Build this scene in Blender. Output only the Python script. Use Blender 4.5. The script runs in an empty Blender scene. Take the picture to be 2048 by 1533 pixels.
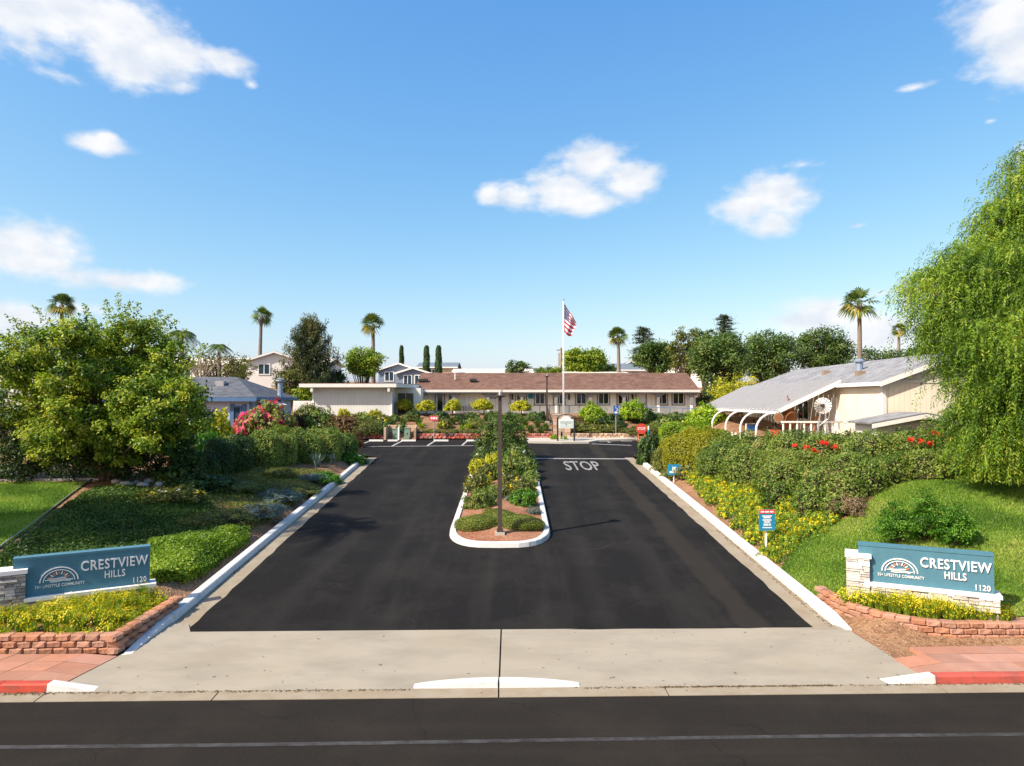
import bpy, math, random
import numpy as np
from mathutils import Vector, Matrix

# ------------------------------------------------------------------ camera, world, sun, exposure
SC = bpy.context.scene
COL = SC.collection
F = 1365.0                      # focal length in photo pixels (2048 wide)
ZC = 4.9                        # camera height above the street
PITCH = math.atan((800 - 766.5) / F)
cd = bpy.data.cameras.new("camera"); cam = bpy.data.objects.new("camera", cd); COL.objects.link(cam)
cd.sensor_width = 36.0; cd.lens = 36.0 * F / 2048.0
cd.clip_start = 0.1; cd.clip_end = 6000
cam.location = (0, 0, ZC); cam.rotation_euler = (math.pi / 2 + PITCH, 0, 0)
SC.camera = cam

SUN_EL = math.radians(43.0)
SUN_AZ = math.atan2(-0.85, -0.525)          # clockwise from +Y
sl = bpy.data.lights.new("sun", 'SUN'); sl.energy = 4.5; sl.angle = math.radians(0.55); sl.color = (1.0, 0.925, 0.79)
sun = bpy.data.objects.new("sun", sl); COL.objects.link(sun)
sdir = Vector((math.sin(SUN_AZ) * math.cos(SUN_EL), math.cos(SUN_AZ) * math.cos(SUN_EL), math.sin(SUN_EL)))
sun.rotation_euler = sdir.to_track_quat('Z', 'Y').to_euler()
sun.location = (-20, -15, 40)

SC.view_settings.view_transform = 'Standard'; SC.view_settings.look = 'None'
SC.view_settings.exposure = 0.72; SC.view_settings.gamma = 1.0
SC.view_settings.use_curve_mapping = False
SC.render.engine = 'CYCLES'
SC.cycles.max_bounces = 6; SC.cycles.diffuse_bounces = 2; SC.cycles.glossy_bounces = 2
SC.cycles.transmission_bounces = 3; SC.cycles.transparent_max_bounces = 4
SC.cycles.use_denoising = True
SC.cycles.sample_clamp_indirect = 4.0

CP, SP = math.cos(PITCH), math.sin(PITCH)
def ray(px, py):
    a = (px - 1024.0) / F; u = (766.5 - py) / F
    x, y, z = a, CP - u * SP, SP + u * CP
    return x / y, z / y                     # per metre of depth
def P(px, py, d):
    rx, rz = ray(px, py); return Vector((rx * d, d, ZC + rz * d))

CLOUDS = [(105,28,150,52),(235,62,130,58),(330,104,110,42),(440,120,58,22),(265,140,70,40),(20,30,90,50),(352,176,42,17),(285,178,36,16),
 (115,150,52,14),(502,170,18,10),(200,288,50,19),(215,278,24,14),
 (1185,330,82,44),(1262,362,62,42),(1120,378,84,42),(1040,396,62,26),(978,390,30,20),(1170,404,90,26),
 (1548,392,72,46),(1500,412,66,40),(1540,448,48,30),(1602,330,38,11),(1716,452,24,8),
 (35,498,106,52),(245,560,100,22),(2015,35,86,58),(2045,100,72,52),
 (1640,640,90,40),(1760,668,90,42),(1772,586,34,14),(15,640,70,36),(150,618,80,16),(2040,310,16,28),(1830,175,40,8),(1980,243,15,6)]
def make_world():
    w = bpy.data.worlds.new("World"); SC.world = w; w.use_nodes = True
    nt = w.node_tree; N = nt.nodes; Lk = nt.links; N.clear()
    out = N.new('ShaderNodeOutputWorld'); bg = N.new('ShaderNodeBackground'); Lk.new(bg.outputs[0], out.inputs[0])
    sky = N.new('ShaderNodeTexSky'); sky.sky_type = 'NISHITA'; sky.sun_disc = False
    sky.sun_elevation = SUN_EL; sky.sun_rotation = SUN_AZ
    sky.altitude = 100; sky.air_density = 1.0; sky.dust_density = 1.5; sky.ozone_density = 3.0
    sc_ = N.new('ShaderNodeVectorMath'); sc_.operation = 'SCALE'; sc_.inputs['Scale'].default_value = 0.15      # sky strength
    Lk.new(sky.outputs[0], sc_.inputs[0])
    ssp = N.new('ShaderNodeSeparateXYZ'); Lk.new(sc_.outputs[0], ssp.inputs[0]); scb = N.new('ShaderNodeCombineXYZ')
    for i, (pw, gn) in enumerate(((1.33, 1.12), (.87, .80), (.38, .68))):       # the camera's colour response, as in the photograph
        q = N.new('ShaderNodeMath'); q.operation = 'POWER'; Lk.new(ssp.outputs[i], q.inputs[0]); q.inputs[1].default_value = pw
        g = N.new('ShaderNodeMath'); g.operation = 'MULTIPLY'; Lk.new(q.outputs[0], g.inputs[0]); g.inputs[1].default_value = gn; Lk.new(g.outputs[0], scb.inputs[i])
    sc_ = scb
    tc = N.new('ShaderNodeTexCoord'); sep = N.new('ShaderNodeSeparateXYZ'); Lk.new(tc.outputs['Generated'], sep.inputs[0])
    def m(op, a, b=None, c=None):
        n = N.new('ShaderNodeMath'); n.operation = op
        for i, v in enumerate((a, b, c)):
            if v is None: continue
            if isinstance(v, (int, float)): n.inputs[i].default_value = v
            else: Lk.new(v, n.inputs[i])
        return n.outputs[0]
    az = m('ARCTAN2', sep.outputs[0], sep.outputs[1]); el = m('ARCSINE', sep.outputs[2])
    cv = N.new('ShaderNodeCombineXYZ'); Lk.new(az, cv.inputs[0]); Lk.new(el, cv.inputs[1])
    nz = N.new('ShaderNodeTexNoise'); nz.inputs['Scale'].default_value = 16; nz.inputs['Detail'].default_value = 7; nz.inputs['Roughness'].default_value = 0.55
    mp = N.new('ShaderNodeVectorMath'); mp.operation = 'MULTIPLY'; mp.inputs[1].default_value = (1, 1.7, 1); Lk.new(cv.outputs[0], mp.inputs[0])
    Lk.new(mp.outputs[0], nz.inputs['Vector'])
    blobs = []; faint = {115, 502, 1602, 1716, 1772, 150, 2040, 1830, 1980, 352, 285}
    for (px, py, rx, ry) in CLOUDS:
        a, b = ray(px, py); L = math.sqrt(a * a + 1 + b * b)
        if px in faint: rx, ry = rx * 1.5, ry * 1.5
        blobs.append((math.atan2(a, 1), math.asin(b / L), rx / F, ry / F, (.62 if px in faint else 0.0)))
    rr = random.Random(5)
    for i in range(16):                                     # the same fair-weather clouds all the way round
        a = rr.uniform(0.85, 2 * math.pi - 0.85); e = rr.uniform(0.06, 0.55)
        for k in range(2):
            blobs.append((((a + math.pi) % (2 * math.pi)) - math.pi + rr.uniform(-.05, .05), e + rr.uniform(-.015, .015), rr.uniform(.03, .1), rr.uniform(.015, .04), 0.0))
    acc = None
    for (a, e, rx, ry, fo) in blobs:
        v = N.new('ShaderNodeVectorMath'); v.operation = 'MULTIPLY_ADD'
        Lk.new(cv.outputs[0], v.inputs[0]); v.inputs[1].default_value = (1 / rx, 1 / ry, 0); v.inputs[2].default_value = (-a / rx, -e / ry, 0)
        l = N.new('ShaderNodeVectorMath'); l.operation = 'LENGTH'; Lk.new(v.outputs[0], l.inputs[0])
        lv = m('ADD', l.outputs['Value'], fo) if fo else l.outputs['Value']
        acc = lv if acc is None else m('SMOOTH_MIN', acc, lv, 0.4)
    nf = N.new('ShaderNodeTexNoise'); nf.inputs['Scale'].default_value = 48; nf.inputs['Detail'].default_value = 5; Lk.new(mp.outputs[0], nf.inputs['Vector'])
    fld = m('ADD', m('ADD', acc, m('MULTIPLY', m('SUBTRACT', nz.outputs['Fac'], 0.5), 1.55)), m('MULTIPLY', m('SUBTRACT', nf.outputs['Fac'], 0.5), .6))
    mr = N.new('ShaderNodeMapRange'); mr.interpolation_type = 'SMOOTHSTEP'
    mr.inputs['From Min'].default_value = 1.22; mr.inputs['From Max'].default_value = 0.34
    Lk.new(fld, mr.inputs['Value'])
    nz2 = N.new('ShaderNodeTexNoise'); nz2.inputs['Scale'].default_value = 18; nz2.inputs['Detail'].default_value = 4; Lk.new(mp.outputs[0], nz2.inputs['Vector'])
    cr = N.new('ShaderNodeValToRGB'); Lk.new(nz2.outputs['Fac'], cr.inputs[0])
    cr.color_ramp.elements[0].position = 0.3; cr.color_ramp.elements[0].color = (0.46, 0.50, 0.56, 1)
    cr.color_ramp.elements[1].position = 0.6; cr.color_ramp.elements[1].color = (0.61, 0.61, 0.62, 1)
    mx = N.new('ShaderNodeMix'); mx.data_type = 'RGBA'
    Lk.new(m('MULTIPLY', mr.outputs[0], 0.96), mx.inputs['Factor']); Lk.new(sc_.outputs[0], mx.inputs['A']); Lk.new(cr.outputs[0], mx.inputs['B'])
    Lk.new(mx.outputs['Result'], bg.inputs[0]); bg.inputs[1].default_value = 1.0
make_world()

# ------------------------------------------------------------------ helpers
def S(t):
    t = np.clip(t, 0, 1); return t * t * (3 - 2 * t)
def XL(y): return -6.61 - 0.0345 * (np.asarray(y) - 13.9)      # left asphalt edge
XR = 6.2                                                       # right asphalt edge
def pl(y): return -0.7 + 0.0645 * np.asarray(y, float)         # the rising driveway
YS = [-3000, 11.2, 11.9, 13.9, 45.6, 46.2, 52.2, 53.2, 53.7, 63, 70, 85, 110, 160, 260, 3000]
ZS = [-.08, -.08, .0, .16, 2.21, 2.6, 3.86, 3.86, 3.45, 3.5, 4.6, 6.6, 7.8, 7.8, 3, 0]
def T(x, y):
    x = np.asarray(x, float); y = np.asarray(y, float)
    z = np.interp(y, YS, ZS)
    lot = S((y - 36.6) / 1.2) * (1 - S((y - 46.0) / .4))
    dl = (XL(np.clip(y, 10, 40)) - .7) - x; dr = x - (XR + .68)
    fl = (1 - lot * S((x + 15.5) / 1.5)); fr = (1 - lot * (1 - S((x - 10.6) / 1.0)))
    far = 1 - S((y - 45) / 3); farr = 1 - S((y - 42) / 3.5)
    z = z + (.34 * S(dl / .8) * S((y - 12.95) / .35) + .62 * S(dl / 6) * S((y - 13) / 3)) * fl * far
    z = z + (.26 * S(dr / .9) * S((y - 13.5) / .6) + 1.62 * S(dr / 6) * S((y - 12.2) / 8.5)) * fr * farr
    z = z + 2.1 * S((-x - 14) / 6) * S((y - 53) / 8) * (1 - S((y - 68) / 12))
    inside = (1 - S((dl + .7) / .15)) * (1 - S((dr + .68) / .15)) * S((y - 11.3) / .3) * (1 - S((y - 45.4) / .2))
    inlot = lot * S((x + 14.5) / 1) * (1 - S((x - 11) / .8))
    z = z - .12 * np.maximum(inside, inlot)
    return z
def at(px, py, lift=0.0):
    """the point of the ground seen at a photo pixel"""
    rx, rz = ray(px, py); lo, hi = 8.0, 400.0; D = np.geomspace(8, 400, 300)
    for _ in range(3):
        hit = np.nonzero(ZC + rz * D <= T(rx * D, D) + lift)[0]
        i = int(hit[0]) if len(hit) else len(D) - 1
        lo, hi = D[max(i - 1, 0)], D[i]; D = np.linspace(lo, hi, 24)
    return Vector((rx * hi, hi, float(T(rx * hi, hi)) + lift))
def gp(px, py):
    d = 7644.0 / (py - 712.2); return Vector(((px - 1024) / F * d, d, float(pl(d))))
def onT(x, y, lift=0): return Vector((x, y, float(T(x, y)) + lift))

def new_obj(name, me, mat=None, parent=None):
    o = bpy.data.objects.new(name, me); COL.objects.link(o)
    if mat is not None and me is not None and hasattr(me, 'materials'):
        if len(me.materials) == 0: me.materials.append(mat)
    if parent is not None: o.parent = parent
    return o
def tag(o, label=None, cat=None, group=None, kind=None):
    if label: o['label'] = label
    if cat: o['category'] = cat
    if group: o['group'] = group
    if kind: o['kind'] = kind
    return o
def empty(name, loc=(0, 0, 0), rz=0.0, label=None, cat=None, group=None, scale=None):
    o = bpy.data.objects.new(name, None); COL.objects.link(o); o.location = loc; o.rotation_euler = (0, 0, rz)
    o.empty_display_size = .2
    if scale is not None: o.scale = scale
    return tag(o, label, cat, group)
def structure(o, label=None): o['kind'] = 'structure'; 
class MB:
    def __init__(s): s.v = []; s.f = []; s.mi = []; s.cur = 0
    def quad(s, *p):
        n = len(s.v); s.v += [tuple(q) for q in p]; s.f.append(tuple(range(n, n + len(p)))); s.mi.append(s.cur); return s
    def hexa(s, p):            # 8 points, bottom 4 ccw then top 4 ccw
        n = len(s.v); s.v += [tuple(q) for q in p]
        for f in ((3, 2, 1, 0), (4, 5, 6, 7), (0, 1, 5, 4), (1, 2, 6, 5), (2, 3, 7, 6), (3, 0, 4, 7)):
            s.f.append(tuple(n + i for i in f)); s.mi.append(s.cur)
        return s
    def box(s, x0, x1, y0, y1, z0, z1):
        return s.hexa([(x0, y0, z0), (x1, y0, z0), (x1, y1, z0), (x0, y1, z0), (x0, y0, z1), (x1, y0, z1), (x1, y1, z1), (x0, y1, z1)])
    def tube(s, pts, rads, n=8, cap=True):
        base = len(s.v); pts = [Vector(p) for p in pts]; m = len(pts)
        if not hasattr(rads, '__len__'): rads = [rads] * m
        ref = None
        for i, p in enumerate(pts):
            d = (pts[min(i + 1, m - 1)] - pts[max(i - 1, 0)])
            d = d.normalized() if d.length > 1e-9 else Vector((0, 0, 1))
            if ref is None: ref = Vector((1, 0, 0)) if abs(d.x) < .8 else Vector((0, 1, 0))
            a = (ref - d * ref.dot(d)).normalized(); b = d.cross(a); ref = a
            for k in range(n):
                t = 2 * math.pi * k / n; s.v.append(tuple(p + (a * math.cos(t) + b * math.sin(t)) * rads[i]))
        for i in range(m - 1):
            for k in range(n):
                k2 = (k + 1) % n
                s.f.append((base + i * n + k, base + i * n + k2, base + (i + 1) * n + k2, base + (i + 1) * n + k)); s.mi.append(s.cur)
        if cap:
            s.f.append(tuple(base + k for k in reversed(range(n)))); s.mi.append(s.cur)
            s.f.append(tuple(base + (m - 1) * n + k for k in range(n))); s.mi.append(s.cur)
        return s
    def prism(s, poly, z0, z1):          # poly: (x,y) ccw
        n = len(s.v); k = len(poly)
        s.v += [(x, y, z0) for x, y in poly] + [(x, y, z1) for x, y in poly]
        s.f.append(tuple(n + i for i in reversed(range(k)))); s.f.append(tuple(n + k + i for i in range(k))); s.mi += [s.cur] * 2
        for i in range(k):
            j = (i + 1) % k; s.f.append((n + i, n + j, n + k + j, n + k + i)); s.mi.append(s.cur)
        return s
    def prism_y(s, poly, y0, y1):        # poly: (x,z)
        n = len(s.v); k = len(poly)
        s.v += [(x, y0, z) for x, z in poly] + [(x, y1, z) for x, z in poly]
        s.f.append(tuple(n + i for i in range(k))); s.f.append(tuple(n + k + i for i in reversed(range(k)))); s.mi += [s.cur] * 2
        for i in range(k):
            j = (i + 1) % k; s.f.append((n + j, n + i, n + k + i, n + k + j)); s.mi.append(s.cur)
        return s
    def prism_x(s, poly, x0, x1):        # poly: (y,z)
        n = len(s.v); k = len(poly)
        s.v += [(x0, y, z) for y, z in poly] + [(x1, y, z) for y, z in poly]
        s.f.append(tuple(n + i for i in reversed(range(k)))); s.f.append(tuple(n + k + i for i in range(k))); s.mi += [s.cur] * 2
        for i in range(k):
            j = (i + 1) % k; s.f.append((n + i, n + j, n + k + j, n + k + i)); s.mi.append(s.cur)
        return s
    def sweep(s, path, prof, closed=False):   # path of Vectors, profile (offset to the right of travel, height)
        n = len(s.v); m = len(path); k = len(prof); path = [Vector(p) for p in path]
        for i, p in enumerate(path):
            a = path[(i - 1) % m] if closed or i else p; b = path[(i + 1) % m] if closed or i < m - 1 else p
            d = (b - a); d.z = 0; d.normalize(); r = Vector((d.y, -d.x, 0))
            for o, h in prof: s.v.append(tuple(p + r * o + Vector((0, 0, h))))
        for i in range(m if closed else m - 1):
            j = (i + 1) % m
            for q in range(k):
                q2 = (q + 1) % k; s.f.append((n + i * k + q, n + i * k + q2, n + j * k + q2, n + j * k + q)); s.mi.append(s.cur)
        if not closed:
            s.f.append(tuple(n + q for q in range(k))); s.f.append(tuple(n + (m - 1) * k + q for q in reversed(range(k)))); s.mi += [s.cur] * 2
        return s
    def mesh(s, name, mats=None, smooth=False):
        me = bpy.data.meshes.new(name); me.from_pydata(s.v, [], s.f)
        if mats:
            for mt in mats: me.materials.append(mt)
            if len(mats) > 1: me.polygons.foreach_set('material_index', s.mi)
        if smooth: me.polygons.foreach_set('use_smooth', [True] * len(me.polygons))
        me.update(); return me
    def build(s, name, mat, parent=None, smooth=False, fix=True):
        mats = mat if isinstance(mat, (list, tuple)) else [mat]
        me = s.mesh(name, mats, smooth)
        if fix:
            import bmesh
            bm = bmesh.new(); bm.from_mesh(me); bmesh.ops.recalc_face_normals(bm, faces=bm.faces); bm.to_mesh(me); bm.free()
        return new_obj(name, me, None, parent)

def quads_mesh(name, V, mat, tint=None, nper=4):
    """V: (n, nper, 3) loose faces"""
    n = V.shape[0]; me = bpy.data.meshes.new(name)
    me.vertices.add(n * nper); me.vertices.foreach_set('co', np.ascontiguousarray(V, np.float32).ravel())
    me.loops.add(n * nper); me.loops.foreach_set('vertex_index', np.arange(n * nper, dtype=np.int32))
    me.polygons.add(n); me.polygons.foreach_set('loop_start', np.arange(0, n * nper, nper, dtype=np.int32))
    try: me.polygons.foreach_set('loop_total', np.full(n, nper, np.int32))
    except Exception: pass
    if tint is not None:
        a = me.attributes.new('tint', 'FLOAT', 'FACE'); a.data.foreach_set('value', np.ascontiguousarray(tint, np.float32))
    me.update(calc_edges=True)
    if mat: me.materials.append(mat)
    return me
def unit(v): return v / np.maximum(np.linalg.norm(v, axis=-1, keepdims=True), 1e-9)
def leaves(pos, nrm, L, W, rng, axis=None, fold=.18):
    n = len(pos)
    if axis is None: axis = rng.normal(size=(n, 3))
    a = unit(axis - nrm * (axis * nrm).sum(1, keepdims=True)); s = np.cross(nrm, a)
    L = (np.ones(n) * L * rng.uniform(.7, 1.3, n))[:, None] / 2; W = (np.ones(n) * W * rng.uniform(.75, 1.25, n))[:, None] / 2
    up = nrm * W * fold * 2
    return np.stack([pos - a * L, pos + s * W + up - a * L * .1, pos + a * L, pos - s * W + up - a * L * .1], 1)

# ------------------------------------------------------------------ materials
def nmat(name):
    m = bpy.data.materials.new(name); m.use_nodes = True; nt = m.node_tree
    b = nt.nodes['Principled BSDF']; return m, nt, b
def rgba(c): return (c[0], c[1], c[2], 1)
def plain(name, c, rough=.7, var=.12, scale=6.0, bump=.0, bscale=40, spec=.35, metal=0, dirt=None, dscale=1.5, dlo=.55, dhi=.75, dc=None, ov=0):
    m, nt, b = nmat(name); N, Lk = nt.nodes, nt.links
    tc = N.new('ShaderNodeTexCoord'); nz = N.new('ShaderNodeTexNoise'); nz.inputs['Scale'].default_value = scale; nz.inputs['Detail'].default_value = 6
    nz.inputs['Roughness'].default_value = .65
    Lk.new(tc.outputs['Object'], nz.inputs['Vector'])
    cr = N.new('ShaderNodeValToRGB'); Lk.new(nz.outputs['Fac'], cr.inputs[0])
    cr.color_ramp.elements[0].position = .3; cr.color_ramp.elements[1].position = .7
    cr.color_ramp.elements[0].color = rgba([x * (1 - var) for x in c]); cr.color_ramp.elements[1].color = rgba([min(1, x * (1 + var)) for x in c])
    col = cr.outputs[0]
    if dirt:
        n2 = N.new('ShaderNodeTexNoise'); n2.inputs['Scale'].default_value = dscale; n2.inputs['Detail'].default_value = 8; n2.inputs['Roughness'].default_value = .7
        Lk.new(tc.outputs['Object'], n2.inputs['Vector'])
        r2 = N.new('ShaderNodeMapRange'); r2.inputs['From Min'].default_value = dlo; r2.inputs['From Max'].default_value = dhi; r2.inputs['To Max'].default_value = dirt
        Lk.new(n2.outputs['Fac'], r2.inputs['Value'])
        mx = N.new('ShaderNodeMix'); mx.data_type = 'RGBA'; Lk.new(r2.outputs[0], mx.inputs['Factor']); Lk.new(col, mx.inputs['A'])
        mx.inputs['B'].default_value = rgba(dc or [x * .45 for x in c]); col = mx.outputs['Result']
    if ov:
        oi = N.new('ShaderNodeObjectInfo'); mo = N.new('ShaderNodeMapRange'); Lk.new(oi.outputs['Random'], mo.inputs['Value']); mo.inputs['To Min'].default_value = 1 - ov; mo.inputs['To Max'].default_value = 1 + ov
        hv = N.new('ShaderNodeHueSaturation'); Lk.new(col, hv.inputs['Color']); Lk.new(mo.outputs[0], hv.inputs['Value'])
        ms = N.new('ShaderNodeMath'); ms.operation = 'FRACT'; m7 = N.new('ShaderNodeMath'); m7.operation = 'MULTIPLY'; Lk.new(oi.outputs['Random'], m7.inputs[0]); m7.inputs[1].default_value = 7.3; Lk.new(m7.outputs[0], ms.inputs[0])
        m8 = N.new('ShaderNodeMapRange'); Lk.new(ms.outputs[0], m8.inputs['Value']); m8.inputs['To Min'].default_value = 1 - ov; m8.inputs['To Max'].default_value = 1 + ov * .6; Lk.new(m8.outputs[0], hv.inputs['Saturation'])
        col = hv.outputs[0]
    Lk.new(col, b.inputs['Base Color'])
    b.inputs['Roughness'].default_value = rough; b.inputs['Specular IOR Level'].default_value = spec; b.inputs['Metallic'].default_value = metal
    if bump:
        n3 = N.new('ShaderNodeTexNoise'); n3.inputs['Scale'].default_value = bscale; n3.inputs['Detail'].default_value = 5; Lk.new(tc.outputs['Object'], n3.inputs['Vector'])
        bp = N.new('ShaderNodeBump'); bp.inputs['Strength'].default_value = bump; bp.inputs['Distance'].default_value = .02
        Lk.new(n3.outputs['Fac'], bp.inputs['Height']); Lk.new(bp.outputs[0], b.inputs['Normal'])
    return m
def leafmat(name, cols, trans=.28, rough=.5, spec=.3, pos=None):
    m, nt, b = nmat(name); N, Lk = nt.nodes, nt.links
    at_ = N.new('ShaderNodeAttribute'); at_.attribute_name = 'tint'
    cr = N.new('ShaderNodeValToRGB'); e = cr.color_ramp.elements
    while len(e) < len(cols): e.new(.5)
    for i, c in enumerate(cols):
        e[i].position = pos[i] if pos else i / (len(cols) - 1); e[i].color = rgba(c)
    oi = N.new('ShaderNodeObjectInfo'); hs = N.new('ShaderNodeHueSaturation'); mr = N.new('ShaderNodeMapRange')
    Lk.new(oi.outputs['Random'], mr.inputs['Value']); mr.inputs['To Min'].default_value = .88; mr.inputs['To Max'].default_value = 1.14
    Lk.new(at_.outputs['Fac'], cr.inputs[0]); Lk.new(cr.outputs[0], hs.inputs['Color']); Lk.new(mr.outputs[0], hs.inputs['Value'])
    Lk.new(hs.outputs[0], b.inputs['Base Color']); b.inputs['Roughness'].default_value = rough; b.inputs['Specular IOR Level'].default_value = spec
    t = N.new('ShaderNodeBsdfTranslucent'); g = N.new('ShaderNodeVectorMath'); g.operation = 'MULTIPLY'; g.inputs[1].default_value = (1.25, 1.3, .7)
    Lk.new(hs.outputs[0], g.inputs[0]); Lk.new(g.outputs[0], t.inputs[0])
    mx = N.new('ShaderNodeMixShader'); mx.inputs[0].default_value = trans
    Lk.new(b.outputs[0], mx.inputs[1]); Lk.new(t.outputs[0], mx.inputs[2]); Lk.new(mx.outputs[0], nt.nodes['Material Output'].inputs[0])
    return m
def siding(name, c, pitch=.2, axis=0, dark=.72, rough=.7, gap=.12, var=.05):
    """vertical grooved boards: thin recessed line every `pitch` metres"""
    m, nt, b = nmat(name); N, Lk = nt.nodes, nt.links
    tc = N.new('ShaderNodeTexCoord'); sp = N.new('ShaderNodeSeparateXYZ'); Lk.new(tc.outputs['Object'], sp.inputs[0])
    def mm(op, a, bb=None):
        n = N.new('ShaderNodeMath'); n.operation = op
        for i, v in enumerate((a, bb)):
            if v is None: continue
            if isinstance(v, (int, float)): n.inputs[i].default_value = v
            else: Lk.new(v, n.inputs[i])
        return n.outputs[0]
    src = sp.outputs[axis] if axis < 2 else mm('ADD', sp.outputs[0], sp.outputs[1])
    fr = mm('FRACT', mm('DIVIDE', src, pitch))
    groove = mm('LESS_THAN', fr, gap)
    nz = N.new('ShaderNodeTexNoise'); nz.inputs['Scale'].default_value = 1.2; nz.inputs['Detail'].default_value = 7; Lk.new(tc.outputs['Object'], nz.inputs['Vector'])
    cr = N.new('ShaderNodeValToRGB'); Lk.new(nz.outputs['Fac'], cr.inputs[0]); cr.color_ramp.elements[0].position = .3; cr.color_ramp.elements[1].position = .7
    cr.color_ramp.elements[0].color = rgba([x * (1 - var * 2) for x in c]); cr.color_ramp.elements[1].color = rgba([min(1, x * (1 + var)) for x in c])
    mx = N.new('ShaderNodeMix'); mx.data_type = 'RGBA'; Lk.new(groove, mx.inputs['Factor']); Lk.new(cr.outputs[0], mx.inputs['A']); mx.inputs['B'].default_value = rgba([x * dark for x in c])
    Lk.new(mx.outputs['Result'], b.inputs['Base Color']); b.inputs['Roughness'].default_value = rough
    bp = N.new('ShaderNodeBump'); bp.inputs['Strength'].default_value = .6; bp.inputs['Distance'].default_value = .015; bp.invert = True
    Lk.new(groove, bp.inputs['Height']); Lk.new(bp.outputs[0], b.inputs['Normal'])
    return m
def shingle(name, c, row=.14, var=.25):
    m, nt, b = nmat(name); N, Lk = nt.nodes, nt.links
    tc = N.new('ShaderNodeTexCoord')
    br = N.new('ShaderNodeTexBrick'); br.inputs['Scale'].default_value = 1; br.inputs['Brick Width'].default_value = .32; br.inputs['Row Height'].default_value = row
    br.inputs['Mortar Size'].default_value = .012; br.inputs['Color1'].default_value = rgba([x * (1 - var) for x in c]); br.inputs['Color2'].default_value = rgba([x * (1 + var) for x in c])
    br.inputs['Mortar'].default_value = rgba([x * .55 for x in c]); Lk.new(tc.outputs['Object'], br.inputs['Vector'])
    nz = N.new('ShaderNodeTexNoise'); nz.inputs['Scale'].default_value = 1.4; nz.inputs['Detail'].default_value = 8; nz.inputs['Roughness'].default_value = .7; Lk.new(tc.outputs['Object'], nz.inputs['Vector'])
    mr = N.new('ShaderNodeMapRange'); mr.inputs['From Min'].default_value = .3; mr.inputs['From Max'].default_value = .7; mr.inputs['To Min'].default_value = .75; mr.inputs['To Max'].default_value = 1.2
    Lk.new(nz.outputs['Fac'], mr.inputs['Value'])
    g = N.new('ShaderNodeVectorMath'); g.operation = 'SCALE'; Lk.new(br.outputs['Color'], g.inputs[0]); Lk.new(mr.outputs[0], g.inputs['Scale'])
    Lk.new(g.outputs[0], b.inputs['Base Color']); b.inputs['Roughness'].default_value = .9; b.inputs['Specular IOR Level'].default_value = .2
    bp = N.new('ShaderNodeBump'); bp.inputs['Strength'].default_value = .5; bp.inputs['Distance'].default_value = .01; Lk.new(br.outputs['Fac'], bp.inputs['Height']); bp.invert = True
    Lk.new(bp.outputs[0], b.inputs['Normal'])
    return m
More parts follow.
